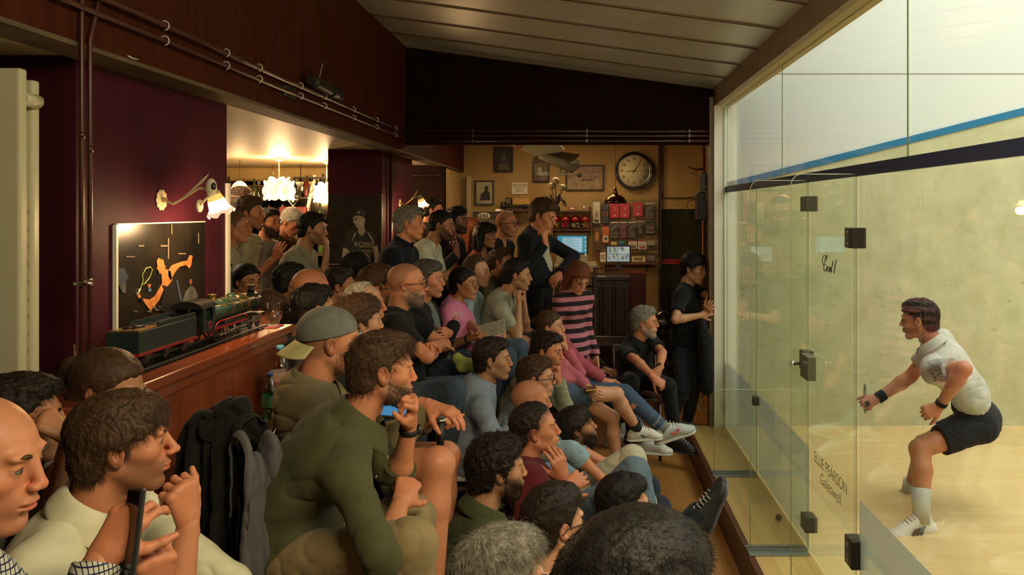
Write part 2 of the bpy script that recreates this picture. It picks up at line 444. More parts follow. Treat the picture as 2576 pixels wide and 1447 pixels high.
def face_bits(root, M, kw, hairc, s, near):
    """eyes, brows and glasses, placed by the head matrix M (4x4, includes scale)"""
    ew = mat('eye_white', (.17,.13,.105), .3); ir = mat('iris_dark', (.03,.018,.010), .15)
    for sd in (1,-1):
        c = np.array((.0752,sd*.031,.006))
        mb = MB().ball(c, .0140, 14 if near else 8).xf(Matrix(M)); e = mb.build('eye', ew, root)
        MB().ball(c+np.array((.0078,-.001 if sd > 0 else .001,-.0012)), (.0068,.0078,.0076), 10 if near else 6).xf(Matrix(M)).build('iris', ir, e)
        la = MB().tube([np.array((.0745,sd*.031,.006))+.0150*np.array((math.sqrt(max(0,1-(t*.72)**2-(.30-.08*t*t)**2)), t*.72, (.30 if near else .36)-.12*t*t-.05*t*sd)) for t in (-1,-.5,0,.5,1)], [.0005,.0011,.0013,.0012,.0006] if near else .0017, 5).xf(Matrix(M)).build('eyelash', mat('lash_dark', (.02,.012,.009), .6), root)
        pts = [(.090,sd*.013,.025),(.0950,sd*.021,.0290),(.0945,sd*.031,.0320),(.0880,sd*.041,.0310),(.0790,sd*.048,.0260)]
        br = kw.get('brow', 1.0)
        MB().tube(pts, [.0022*br,.0040*br,.0042*br,.0032*br,.0012], 7).xf(Matrix(M)).build('eyebrow', hair_mat(kw.get('brow_col', hairc)), root)
    g = kw.get('glasses')
    if g:
        gm = mat('glasses_'+g, (.012,.010,.009) if g == 'black' else (.35,.25,.12), .3, metal=0 if g == 'black' else .9)
        r = .0021 if g == 'black' else .0011
        up = kw.get('glasses_up')      # pushed up on the hair
        T = Matrix(M)
        if up: T = T @ Matrix.Translation((.0,0,.052)) @ Matrix.Rotation(math.radians(-28), 4, 'Y')
        mb = MB()
        for sd in (1,-1):
            ring = []
            for k in range(19):
                a = 2*math.pi*k/18; cx = np.cos(a); sy = np.sin(a)
                ring.append((.110-.10*abs(.033+.023*cx*1.0)*.35, sd*(.033+.0245*np.sign(cx)*abs(cx)**.8), .004+.0195*np.sign(sy)*abs(sy)**.8))
            mb.tube(ring, r, 6, cap=False)
            mb.tube([(.106,sd*.057,.010),(.085,sd*.074,.010),(.0,sd*.0835,.008),(-.02,sd*.083,-.008)], r, 6)
        mb.tube([(.111,.010,.009),(.114,0,.011),(.111,-.010,.009)], r, 6)
        go = mb.xf(T).build('glasses', gm, root)
def hand_geo(R, W, side, curl=.6, spread=.04, s=1.0, h=.0035, thumb=.6, curls=None, parts=None):
    """R columns: along the hand, thumb side, back of hand.  Returns geometry in world space"""
    f = Field((-.04,-.10,-.10), (.20,.10,.09), h/s)
    f.cone((-.03,0,0), (.012,0,0), .0235, .0245, k=0, flat=((0,0,1), .78))
    f.cone((.006,.006,0), (.080,.021,.001), .0175, .0155, k=.01, flat=((0,0,1), .78))
    f.cone((.006,0,0), (.082,.003,.002), .0175, .0155, k=.01, flat=((0,0,1), .78))
    f.cone((.006,-.006,0), (.078,-.014,.001), .0175, .0150, k=.01, flat=((0,0,1), .78))
    f.cone((.006,-.010,0), (.070,-.029,-.002), .0160, .0140, k=.01, flat=((0,0,1), .78))
    f.cone((.010,.016,-.008), (.045,.030,-.012), .018, .014, k=.012)
    for i, (y0, L, x0) in enumerate(((.024,.070,.080),(.004,.078,.084),(-.015,.072,.080),(-.032,.056,.072))):
        c = curls[i] if curls else curl*(1+.08*i)
        d = 0; p = np.array((x0,y0,.001)); an = spread*(1.5-i)
        r = (.0092,.0083,.0076,.0062)
        for sgi, fr in enumerate((.46,.31,.23)):
            d += c*(1.0,1.25,.8)[sgi]
            dv = np.array((math.cos(d)*math.cos(an), math.sin(an), -math.sin(d)))
            q = p+dv*L*fr; f.cone(p, q, r[sgi], r[sgi+1], k=.003 if sgi else .006); f.ell(p, (r[sgi]*1.06,)*3, k=.002); p = q
    a = thumb
    p = np.array((.022,.030,-.010)); dv = nrm((.75,.62*(1-.6*a)+.1,-.35-.3*a))
    for L, r0, r1, add in ((.036,.0125,.0105,(.15,-.15*a,-.12*a)),(.030,.0105,.0088,(.1,-.30*a,-.1*a)),(.022,.0088,.0068,(0,0,0))):
        q = p+dv*L; f.cone(p, q, r0, r1, k=.006); p = q; dv = nrm(dv+np.array(add))
    p, q = f.mesh(1)
    if side < 0: p = p*np.array((1,-1,1)); q = q[:, ::-1]
    p = (p*s)@np.asarray(R).T+W
    return p, q
def ik(S, W, L1, L2, pole):
    S = np.asarray(S, float); W = np.asarray(W, float); v = W-S; d = np.linalg.norm(v)
    if d > (L1+L2)*.995: W = S+v/d*(L1+L2)*.995; v = W-S; d = np.linalg.norm(v)
    u = v/d; a = (L1*L1-L2*L2+d*d)/(2*d); hh = math.sqrt(max(1e-6, L1*L1-a*a))
    pv = np.asarray(pole, float); pv = pv-u*(pv@u); pv = nrm(pv)
    return S+u*a+pv*hh, W
class Folds:
    pass
def wrinkle(p, q, amp, seed, freq=9):
    n = vnormals(p, q)
    w = vnoise(p*freq*.6+seed)*2.2
    a = 1-np.abs(2*vnoise(p*np.array((freq,freq,freq*.7))+np.stack([w,w*.7,-w], 1)+seed)-1)     # ridges
    b = 1-np.abs(2*vnoise(p*freq*2.3+np.stack([w,-w,w*.5], 1)+seed*2)-1)
    c = 1-np.abs(2*vnoise((p+n*.02)*np.array((freq*1.4,freq*1.4,freq*3.2))+np.stack([w*1.6,w,w], 1)+seed*3)-1)
    a = a**2; b = b**2; c = c**5
    return p+n*((a-.4)*amp*.55+(b-.4)*amp*.25+(c-.15)*amp*.55)[:, None]
def shoe(root, ankle, toe_dir, m, s=1.0, h=.006, up=(0,0,1), sole=None, name='shoe', lace=None, extra=None):
    t = nrm(toe_dir); u = nrm(np.asarray(up)-t*(np.asarray(up)@t)); l = np.cross(u, t)
    R = np.stack([t, l, u], 1)
    f = Field((-.09,-.06,-.10), (.24,.06,.06), h)
    f.cone((-.045,0,-.055), (.13,0,-.066), .040, .034, k=0, flat=((0,1,0), .98))
    f.ell((.15,0,-.068), (.055,.044,.026), k=.03)
    f.cone((-.012,0,-.03), (-.012,0,.020), .042, .036, k=.03, flat=((0,1,0), .85))
    f.cone((.0,0,-.008), (.105,0,-.040), .040, .030, k=.03, flat=((0,1,0), .95))
    f.cone((-.012,0,.01), (-.012,0,.06), .028, .028, k=.004, op='sub')
    f.plane((0,0,-.083), (0,0,-1))
    p, q = f.mesh(1); p = (p*s)@R.T+np.asarray(ankle)
    o = link(name, np_mesh(name, p-ORG(root), q), m, root)
    f = Field((-.10,-.07,-.12), (.24,.07,-.05), h)
    f.cone((-.048,0,-.088), (.155,0,-.088), .046, .049, k=0, flat=((0,0,1), .33))
    p, q = f.mesh(1); p = (p*s)@R.T+np.asarray(ankle)
    link('sole', np_mesh('sole', p-ORG(root), q), sole or mat('sole_white', (.55,.53,.46), .7), o)
    M = Matrix.LocRotScale(Vector(ankle-ORG(root)), Matrix(R.tolist()).to_quaternion(), Vector((s,s,s)))
    if lace:
        mb = MB()
        for k in range(5):
            x = .030+.020*k; z = .034-.0115*k
            mb.tube([(x,-.024,z-.008),(x+.004,0,z+.006),(x,.024,z-.008)], .003, 5)
        mb.xf(M).build('lace', lace, o)
    if extra: extra(o, M)
    return o
def ORG(root): return np.array(root['_o'])
def person(label, x, y, h, v=90, s=1.0, D=None, sex='m', skin='fair', hair='short', hairc='dark', tilt=0, roll=0,
           lean=18, body=None, sit=True, top=(.2,.2,.2), sleeve='short', collar=None, bottom=(.03,.035,.05), legs='long',
           armL='lap', armR='lap', shoes='white', group=None, hunch=.03, lod=None, kneeL=None, kneeR=None, footL=None, footR=None,
           pattern=None, col2=None, pscale=40, watch=None, vneck=0, shrug=0, trousers_mat=None, top_mat=None, cat='person', no_legs=False,
           hip=None, wide=1.0, **kw):
    """x, y: the centre of the head as seen, h: its height in pixels, v: how the face is turned (90 = profile looking right)"""
    if D is None: D = .250*s*kw.get('hs', 1.0)*F/h
    Hc = P(x, y, D); phi = math.atan((x-VX)/F)
    yaw = -phi+math.radians(v-90)
    by = yaw if body is None else -phi+math.radians(body-90)
    pxm = D/F                                            # metres per pixel
    near = h > 115; vh = max(.0022, min(.0045, pxm*1.7))
    Rh = rotm(yaw, math.radians(tilt), math.radians(roll))
    fwd = np.array((math.cos(by), math.sin(by), 0)); left = np.array((-fwd[1], fwd[0], 0)); up = np.array((0,0,1.0))
    ln = math.radians(lean)
    spine = nrm(up*math.cos(ln)+fwd*math.sin(ln)); chest_f = nrm(fwd-spine*(fwd@spine))
    # neck base: below and a little behind the head
    N = Hc+(Rh@np.array((-.035,0,-.075))+(-spine*.085-fwd*.012))*s
    TL = .50*s
    Pv = N-spine*TL
    if hip is not None: Pv = np.asarray(hip, float); spine = nrm(N-Pv); chest_f = nrm(fwd-spine*(fwd@spine))
    mid = lerp(Pv, N, .5)-chest_f*hunch
    sl = np.cross(spine, chest_f)                        # the figure's left
    if sl@left < 0: sl = -sl
    shw = (.178 if sex == 'm' else .150)*s*wide
    Sh = {1: N-spine*(.055-shrug)*s+sl*shw+chest_f*.01, -1: N-spine*(.055-shrug)*s-sl*shw+chest_f*.01}
    Hp = {1: Pv+left*.085*s, -1: Pv-left*.085*s}
    Lu, Lf = .285*s, .250*s; Lt, Lc = .43*s, .41*s
    knees, ankles, toes = {}, {}, {}
    floor_z = kw.get('floor')
    for sd, kk, ff in ((1, kneeL, footL), (-1, kneeR, footR)):
        if kk is not None: K = np.asarray(kk, float); K = Hp[sd]+nrm(K-Hp[sd])*min(max(np.linalg.norm(K-Hp[sd]), Lt*.9), Lt*1.12)
        elif sit: K = Hp[sd]+nrm(fwd+left*sd*.22+up*kw.get('knee_up', .06))*Lt
        else: K = Hp[sd]+nrm(-up+fwd*.06)*Lt
        if ff is not None: A = np.asarray(ff, float); A = K+nrm(A-K)*min(max(np.linalg.norm(A-K), Lc*.92), Lc*1.1)
        elif sit: A = K+nrm(-up-fwd*kw.get('shin_back', .05))*Lc
        else: A = K+nrm(-up-fwd*.03)*Lc
        knees[sd], ankles[sd] = K, A
        td = kw.get('toeL' if sd > 0 else 'toeR'); toes[sd] = nrm(td) if td is not None else nrm(fwd+left*sd*.2)
    E, W, HR = {}, {}, {}
    Rb = np.stack([fwd, left, up], 1); hs = s*kw.get('hs', 1.0)*(.95 if hair not in ('bald', 'cap') else 1.0)*kw.get('hk', 1.0)
    opts = {}
    for sd, a in ((1, armL), (-1, armR)):
        S = Sh[sd]; pole = -up-left*sd*-.5-fwd*.2; o = {}
        hdir = None; back = None
        if isinstance(a, dict): o = a; a = o.get('k', 'at')
        if a == 'lap':
            w = knees[sd]*.62+Hp[sd]*.38+up*.085*s-left*sd*.02; pole = -up*.6+left*sd*.8-fwd*.5; hdir = nrm(fwd-left*sd*.4-up*.15); back = up
            o = dict(dict(curl=.35), **o)
        elif a == 'clasp':
            w = (knees[1]+knees[-1])/2*.95+Pv*.05+up*.01+left*sd*.045; pole = -up*.5+left*sd*.8-fwd*.3; hdir = nrm(fwd*.6-left*sd*.9-up*.2); back = nrm(up+left*sd*.5+fwd*.3); o = dict(dict(curl=.75), **o)
        elif a == 'chin':
            w = Hc+Rh@np.array((.085,sd*.010,-.175))*s; pole = -up*1.0+left*sd*.35-fwd*.1; hdir = nrm(Rh@np.array((-.05,-sd*.10,1.0))); back = nrm(Rh@np.array((1.0,sd*.2,.1)))
            o = dict(dict(curl=1.05, thumb=.7), **o)
        elif a == 'mouth':
            w = Hc+Rh@np.array((.120,sd*.020,-.165))*s; pole = -up+left*sd*.4; hdir = nrm(Rh@np.array((-.12,-sd*.10,1.0))); back = nrm(Rh@np.array((1.0,sd*.1,.15)))
            o = dict(dict(curl=.28, thumb=.3), **o)
        elif a == 'cheek':
            w = Hc+Rh@np.array((.050,sd*.085,-.165))*s; pole = -up+fwd*.5; hdir = nrm(Rh@np.array((.10,-sd*.15,1.0))); back = nrm(Rh@np.array((.3,sd*1.0,0)))
            o = dict(dict(curl=.9, thumb=.5), **o)
        elif a == 'cross':
            w = Pv+spine*(.26 if sd > 0 else .29)*s+fwd*.19*s-left*sd*.11*s; pole = -up*.7+left*sd*.8-fwd*.1; hdir = nrm(-left*sd-fwd*.15+up*.15); back = nrm(fwd+up*.1); o = dict(dict(curl=.5), **o)
        elif a == 'down':
            w = S-up*(Lu+Lf)*.96+fwd*.06+left*sd*.05; pole = -fwd; hdir = -up; back = left*sd; o = dict(dict(curl=.4), **o)
        elif a == 'pocket':
            w = Pv+left*sd*.17+up*.02+fwd*.06; pole = left*sd*.8-fwd*.7; hdir = nrm(-up+fwd*.3); back = left*sd
        elif a == 'hip':
            w = Pv+left*sd*.16+up*.12; pole = left*sd-fwd*.3; hdir = nrm(-left*sd+fwd*.5-up*.3); back = nrm(fwd+left*sd)
        elif a == 'fold':      # hands joined before the belly
            w = Pv+spine*.20*s+fwd*.24*s-left*sd*.02; pole = -up+left*sd*.8; hdir = nrm(-left*sd+fwd*.4+up*.2); back = nrm(fwd+up*.5); o = dict(dict(curl=.5), **o)
        elif a == 'at':
            w = np.asarray(o['w'], float)
        if 'w' in o and a != 'at': w = np.asarray(o['w'], float)
        if 'pole' in o: pole = np.asarray(o['pole'], float)
        if 'dir' in o: hdir = nrm(o['dir'])
        if 'back' in o: back = nrm(o['back'])
        w = np.asarray(w, float)
        e, w2 = ik(S, w, Lu*o.get('lu', 1), Lf*o.get('lf', 1), pole)
        if 'e' in o:
            e = np.asarray(o['e'], float); e = S+nrm(e-S)*min(max(np.linalg.norm(e-S), Lu*.9), Lu*1.1)
            w2 = e+nrm(w-e)*min(max(np.linalg.norm(w-e), Lf*.9), Lf*1.12)
        E[sd], W[sd] = e, w2
        fd = nrm(w2-e)
        if hdir is None: hdir = fd
        if back is None: back = nrm(np.cross(fd, left*sd)+up)
        # keep the wrist bend believable
        if hdir@fd < .2: hdir = nrm(hdir+fd*(.6))
        bk = nrm(back-hdir*(back@hdir)); th = np.cross(bk, hdir)
        HR[sd] = np.stack([hdir, th*sd*1.0 if sd > 0 else -th, bk], 1) if True else None
        # columns: along, thumb side, back (mirrored for the right hand inside hand_geo)
        HR[sd] = np.stack([hdir, np.cross(bk, hdir), bk], 1)
        opts[sd] = o
    # ---- root
    base_z = min(ankles[1][2], ankles[-1][2])-.09*s
    org = np.array((Pv[0], Pv[1], base_z if not no_legs else Pv[2]-.1))
    # ---- body surface
    col_skin = np.array(SKIN[skin])
    hb = max(.006, min(.010, pxm*3))
    sc = .94
    allp = [N, Pv]+list(Sh.values())+list(E.values())+list(W.values())+([] if no_legs else list(knees.values())+list(ankles.values()))
    lo = np.min(allp, 0)-.17*s; hi = np.max(allp, 0)+.17*s
    def torso(f, o=0.0, kk=.05, bust=True):
        Rt = np.stack([chest_f, sl, spine], 1)
        belly = kw.get('belly', 0)
        f.ell(Pv+spine*.02*s, np.array((.108,.158 if sex == 'm' else .165,.115))*s*wide+o, Rt, k=0)
        f.ell(mid-spine*.06*s+chest_f*belly*.6, np.array((.100+belly,.138+belly*.6,.15))*s*wide+o, Rt, k=kk)
        f.ell(lerp(mid, N, .42), np.array((.105,.160 if sex == 'm' else .138,.165))*s*wide+o, Rt, k=kk)
        if sex == 'f':
            for q in (1,-1): f.ell(lerp(mid, N, .38)+chest_f*.075*s+sl*q*.06*s, np.array((.05,.055,.055))*s+o, Rt, k=.03)
        for q in (1,-1):
            f.cone(N-spine*.035*s, Sh[q]-spine*.004, .052*s+o, .052*s+o, k=kk)
            f.cone(N+spine*.015*s, lerp(N, Sh[q], .7)+spine*.002*s, .040*s+o, .036*s+o, k=.035)
            f.cone(lerp(mid, N, .45)+sl*q*.07*s, Sh[q]-spine*.02*s, .075*s+o, .048*s+o, k=.035)
    f = Field(lo, hi, hb)
    torso(f, -.010)
    f.cone(N-spine*.05, lerp(N, Hc, .55), .050*s, .040*s, k=.03)
    arm_r = (.043 if sex == 'm' else .036)*s*kw.get('arm', 1)
    for q in (1,-1):
        f.cone(Sh[q], E[q], arm_r*1.04, arm_r*.84, k=.03)
        f.ell(lerp(Sh[q], E[q], .45), (arm_r*1.02,)*3, k=.006)
        m_ = lerp(E[q], W[q], .28); f.cone(E[q], m_, arm_r*.84, arm_r*.90, k=.015); f.cone(m_, W[q], arm_r*.90, .0255*s, k=.015, flat=(HR[q][:,2], .86))
        if not no_legs:
            lr = (.074 if sex == 'm' else .070)*s
            f.cone(Hp[q], knees[q], lr*1.08, .054*s, k=.03); f.ell(knees[q], (.056*s,)*3, k=.01)
            c_ = lerp(knees[q], ankles[q], .3)-fwd*.012*s; f.cone(knees[q], c_, .050*s, .056*s, k=.02); f.cone(c_, ankles[q], .056*s, .033*s, k=.02)
            f.cone(ankles[q], ankles[q]-nrm(knees[q]-ankles[q])*.012*s, .030*s, .022*s, k=.01)
    bp, bq = f.mesh(1)
    parts = [(bp, bq)]; cols = [np.tile(col_skin, (len(bp), 1))]
    # head in its own finer grid
    Mh = np.eye(4); Mh[:3, :3] = Rh*hs; Mh[:3, 3] = Hc-org
    nl = (Rh.T@(N-spine*.02-Hc))/hs
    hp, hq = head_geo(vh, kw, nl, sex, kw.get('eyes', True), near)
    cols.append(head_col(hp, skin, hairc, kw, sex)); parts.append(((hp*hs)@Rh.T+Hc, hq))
    for q in (1,-1):
        o = opts[q]
        if o.get('nohand'): continue
        g = hand_geo(HR[q], W[q]+HR[q][:, 0]*.004, q, o.get('curl', .5), s=s*(.95 if sex == 'f' else 1.0), h=max(.0028, min(.0042, pxm*1.6)), thumb=o.get('thumb', .5), spread=o.get('spread', .05), curls=o.get('curls'))
        parts.append(g); cc = np.tile(col_skin*np.array((1,.93,.92)), (len(g[0]), 1)); cols.append(cc)
    bp, bq = join(parts)
    root = link('person', np_mesh('person', bp-org, bq, col=np.concatenate(cols)), skin_mat(), None, org)
    root['_o'] = tuple(float(c) for c in org)
    tag(root, label, cat, group)
    # ---- hair
    hm = hair_mat(hairc)
    rs = np.random.RandomState(int(x)+int(y))
    if hair not in (None, 'bald', 'cap'):
        kw2 = dict(kw); kw2['seed'] = (x*7+y) % 29
        p, q = hair_geo(max(.0028, vh*1.2), hair, kw2)
        n = vnormals(p, q); pw = (p*hs)@Rh.T+Hc-org
        ho = link('hair', np_mesh('hair', pw, q), hm, root)
        cnt = int(np.clip(h*h*.11, 500, 7000)); 
        if h > 250: cnt = 9000
        out = rs.randint(0, len(p), cnt)
        if hair not in ('curly','afro'):
            ns = (p-np.array((-.014,0,.03)))/np.array((.0106,.0066,.0079)); ns[:, 2] = np.maximum(ns[:, 2], -1.5); ns /= np.linalg.norm(ns, axis=1)[:, None]; n = n*.25+ns*.75; n /= np.linalg.norm(n, axis=1)[:, None]
        crown = np.array((-.055,0,.12)); fl = p[out]-crown; fl -= n[out]*(fl*n[out]).sum(1)[:, None]; fl /= np.linalg.norm(fl, axis=1)[:, None]+1e-9
        if hair in ('long','bob'): fl = fl*.3+np.array((0,0,-1.0)); fl -= n[out]*(fl*n[out]).sum(1)[:, None]; fl /= np.linalg.norm(fl, axis=1)[:, None]+1e-9
        if hair == 'tied': fl = np.array((-.12,0,.04))-p[out]; fl -= n[out]*(fl*n[out]).sum(1)[:, None]; fl /= np.linalg.norm(fl, axis=1)[:, None]+1e-9
        pr = {'short': (.017,.28,.05,.25), 'crop': (.007,.5,0,.3), 'mop': (.032,.10,.08,.12), 'curly': (.028,.5,1.1,.5), 'afro': (.022,.7,1.4,.6), 'long': (.06,.0,.1,.10), 'bob': (.05,.0,.1,.10), 'tied': (.03,.03,0,.10), 'messy': (.032,.3,.35,.35), 'thin': (.016,.25,0,.3), 'fringe': (.04,.05,.1,.15)}[hair]
        pr = (kw.get('strand', pr[0]),)+pr[1:]
        wav = (vnoise(p[out]*40+x)-.5)[:, None]*np.cross(fl, n[out])*1.6
        strands('hair_strands', p[out], fl+wav, n[out], pr[0], hm, ho, rad=max(.00035, pxm*.30)/s, curl=pr[2], lift=pr[1], rnd=pr[3], M=Mh, seed=int(x))
    if kw.get('buzz', 0) > .3 and near:
        msk = np.where((hp[:, 2] > np.interp(hp[:, 0], [-.12,-.04,-.005,.02,.06,.085,.12], kw.get('buzz_line', [-.05,-.05,.0,.02,.062,.082,.09])))&(hp[:, 2] > -.05))[0]
        if len(msk):
            o_ = rs.choice(msk, 900); n = vnormals(hp, hq)[o_]
            strands('hair', hp[o_], n*.3+np.array((0,0,-.4)), n, .005, hm, root, rad=.0004, lift=.6, M=Mh, npt=3)
    b = kw.get('beard')
    if b:
        n_ = vnormals(hp, hq); X_, Y_, Z_ = hp.T
        msk = (Z_ < -.038-.38*(X_-.05))&(X_ > .010)&(Z_ > -.128)&~((np.abs(Z_+.0605) < .0125)&(np.abs(Y_) < .022)&(X_ > .085))&~((Z_ > -.046)&(np.abs(Y_) < .03)&(X_ > .08)&(np.abs(Y_) < .012))
        ii = np.where(msk)[0]
        if len(ii):
            o_ = rs.choice(ii, int(np.clip(h*14, 700, 3500)))
            strands('beard', hp[o_], np.tile((.15,0,-1.0), (len(o_), 1)), n_[o_], b, hair_mat(kw.get('beard_col', hairc)), root, rad=max(.0004, pxm*.28)/s, lift=.6, curl=.3, M=Mh, npt=4, seed=5)
    face_bits(root, Mh, kw, hairc, s, near)
    if hair == 'cap': cap_geo(root, Mh, kw, vh)
    # ---- shirt
    wr = .012 if h > 160 else .007 if near else .006; sd_ = (x*13+y*7) % 31
    if top is not None:
        o = kw.get('loose', .006)
        slo = np.min([Pv,N]+list(Sh.values())+list(E.values())+list(W.values()), 0)-.19*s; shi = np.max([Pv,N]+list(Sh.values())+list(E.values())+list(W.values()), 0)+.19*s
        f = Field(slo, shi, .0048 if h > 160 else max(.0055, min(.0085, pxm*2.4)))
        torso(f, o)
        f.plane(Pv+spine*kw.get('hem_cut', -.045)*s, -spine)
        if kw.get('hem', True): f.cone(Pv-spine*.02, Pv+spine*.10*s, .134*s*wide+o, .122*s*wide+o, k=.03, flat=(sl, 1.30), cut=(-.2,None))
        if sleeve != 'none':
            for q in (1,-1):
                if sleeve == 'short':
                    e2 = lerp(Sh[q], E[q], .68); f.cone(lerp(Sh[q], N, .1), e2, arm_r*1.22+o, arm_r*1.22+o+.004, k=.035, cut=(None,1.0))
                elif sleeve == 'rolled':
                    f.cone(Sh[q], E[q], arm_r*1.18+o, arm_r*1.08+o, k=.035); e2 = lerp(E[q], W[q], .25); f.cone(E[q], e2, arm_r*1.08+o, arm_r*1.05+o, k=.012, cut=(None,1.0))
                    f.cone(lerp(E[q], W[q], .10), lerp(E[q], W[q], .30), arm_r*1.16+o, arm_r*1.12+o, k=.004, cut=(0,1.0))
                else:
                    f.cone(Sh[q], E[q], arm_r*1.18+o, arm_r*1.08+o, k=.035); f.cone(E[q], lerp(E[q], W[q], .97), arm_r*1.08+o, .037*s+o, k=.02, cut=(None,1.0))
        # neck opening
        nd = nrm(Hc-N+spine*.1)
        f.cone(N-nd*.0, N+nd*.12*s, .059*s if sex == 'm' else .052*s, .085*s, k=.006, op='sub')
        if kw.get('deep') : f.ell(N+chest_f*.06*s-spine*.02*s, (.07,.075,.06), np.stack([chest_f,sl,spine],1), k=.01, op='sub')
        if vneck: f.cone(N+chest_f*.05*s, N+chest_f*(.10)*s-spine*vneck*s, .045*s, .008*s, k=.006, op='sub')
        if sleeve == 'none':
            for q in (1,-1): f.cone(Sh[q]+sl*q*.03, E[q], .075*s, .07*s, k=.01, op='sub')
        p, q_ = f.mesh(1); p = wrinkle(p, q_, wr*kw.get('wrk', 1), sd_, 6 if h > 160 else 9)
        m = top_mat or cloth(top, pattern, col2, pscale)
        so = link(kw.get('top_name', 'shirt'), np_mesh('shirt', p-org, q_), m, root)
        if collar:
            # a stand-and-fall collar following the neck
            cb = N+nd*.042*s; Rc = np.stack([nrm(chest_f-nd*(chest_f@nd)), np.cross(nd, nrm(chest_f-nd*(chest_f@nd))), nd], 1)
            mb = bmesh.new(); rows = []
            nseg = 32; gap = .38
            rn = .068*s if sex == 'm' else .058*s
            prof = [(0,-.022),(.000,.022),(.004,.029),(.012,.026),(.036,-.022),(.033,-.027)]
            if collar == 'stand': prof = [(0,-.012),(-.002,.036),(.003,.040),(.006,.036),(.007,-.012)]
            for k in range(nseg+1):
                a = gap+(2*math.pi-2*gap)*k/nseg
                t = abs(math.pi-a)/(math.pi-gap)       # 0 at the nape, 1 at the throat
                row = []
                for (dr, dz) in prof:
                    rr = (rn+dr*(1+.5*t))*(1+.10*math.cos(a)); zz = dz*(1+.0*t)-.030*t*t*s-.004
                    if collar == 'shirt' and dz < 0 and dr > .01: zz -= .022*t**3
                    v3 = cb+Rc@np.array((rr*math.cos(a), rr*math.sin(a), zz*1.0))-org
                    row.append(mb.verts.new(Vector(v3)))
                rows.append(row)
            for A_, B_ in zip(rows, rows[1:]):
                for k in range(len(prof)-1): mb.faces.new((A_[k], A_[k+1], B_[k+1], B_[k])).smooth = True
            me = bpy.data.meshes.new('collar'); mb.to_mesh(me); mb.free()
            co = link('collar', me, cloth(kw.get('collar_col', top)), so)
            md = co.modifiers.new('t', 'SOLIDIFY'); md.thickness = .0025; md = co.modifiers.new('s', 'SUBSURF'); md.levels = md.render_levels = 1
        if kw.get('placket'):
            front = []
            for k in range(kw['placket']):
                pos = N+chest_f*.115*s*wide-spine*(.055+.07*k)*s
                front.append(pos)
                MB().lathe([(0,0),(.0055,0),(.0055,.002),(0,.0025)], seg=10).xf(Matrix.LocRotScale(Vector(pos+chest_f*.012-org), Vector(chest_f).to_track_quat('Z','Y'), Vector((1,1,1)))).build('button', mat('button', (.5,.47,.38), .4), so)
        if kw.get('under') is not None:      # a T-shirt showing under an open jacket
            f = Field(slo, shi, .008); Rt = np.stack([chest_f, sl, spine], 1)
            f.ell(lerp(mid, N, .35)+chest_f*.03*s, np.array((.105,.075,.20))*s, Rt, k=0); f.ell(Pv+spine*.10*s+chest_f*.03*s, np.array((.112,.09,.16))*s, Rt, k=.03)
            f.cone(N, N+nd*.12*s, .058*s, .085*s, k=.006, op='sub')
            p, q_ = f.mesh(1); link('undershirt', np_mesh('undershirt', wrinkle(p, q_, .004, 3)-org, q_), cloth(kw['under']), root)
    # ---- trousers or shorts
    if legs and not no_legs:
        allp = [Pv]+list(Hp.values())+list(knees.values())+list(ankles.values())
        f = Field(np.min(allp, 0)-.17*s, np.max(allp, 0)+.17*s, max(.007, min(.010, pxm*2.8)))
        Rt = np.stack([chest_f, sl, spine], 1)
        f.ell(Pv+spine*.01, np.array((.106,.155,.112))*s*wide, Rt, k=0)
        f.cone(Pv, Pv+spine*kw.get('waist', .10)*s, .104*s*wide, .098*s*wide, k=.03, flat=(sl, 1.35), cut=(None,1.0))
        for q in (1,-1):
            if legs == 'long':
                f.cone(Hp[q], knees[q], .093*s, .070*s, k=.035); f.cone(knees[q], lerp(knees[q], ankles[q], .97), .070*s, .052*s, k=.015, cut=(None,1.0))
            else:
                f.cone(Hp[q], lerp(Hp[q], knees[q], kw.get('short_len', .78)), .098*s, .088*s, k=.035, cut=(None,1.0))
        p, q_ = f.mesh(1); p = wrinkle(p, q_, .008, sd_+5, 11)
        link('trousers' if legs == 'long' else 'shorts', np_mesh('trousers', p-org, q_), trousers_mat or cloth(bottom), root)
    if shoes and not no_legs:
        sc_ = {'white': (.62,.60,.52), 'black': (.02,.02,.02), 'grey': (.22,.22,.2), 'brown': (.12,.06,.03)}[shoes]
        for q in (1,-1): shoe(root, ankles[q], toes[q], mat('shoe_'+shoes, sc_, .6, bump=.2, scale=80), s, h=max(.005, min(.008, pxm*3)), lace=mat('lace_white', (.6,.58,.5), .8) if near or h > 80 else None, up=nrm(knees[q]-ankles[q]+up*1.2) if not kw.get('foot_up') else nrm(kw['foot_up']),
                                sole=mat('sole_dark', (.03,.03,.03), .7) if shoes == 'black' else None)
    if watch:
        wq = 1 if watch == 'L' else -1; fd = nrm(W[wq]-E[wq]); c = lerp(E[wq], W[wq], .90)
        T = Matrix.LocRotScale(Vector(c-org), Vector(fd).to_track_quat('Z','Y'), Vector((s,s,s)))
        wo = MB().lathe([(.0270,-.010),(.0300,-.009),(.0300,.009),(.0270,.010)], seg=24).xf(T).build('watch', mat('watch_strap', (.015,.015,.015), .5), root)
        cen = nrm(HR[wq][:, 2]-fd*(HR[wq][:, 2]@fd))
        T2 = Matrix.LocRotScale(Vector(c-org+cen*.029*s), Vector(cen).to_track_quat('Z','Y'), Vector((s*.85,s*.85,s*.85)))
        MB().lathe([(.019,-.004),(.020,.004),(.017,.007),(0,.0075)], seg=24).xf(T2).build('watch_face', mat('watch_face', (.05,.06,.05), .2, metal=.6), wo)
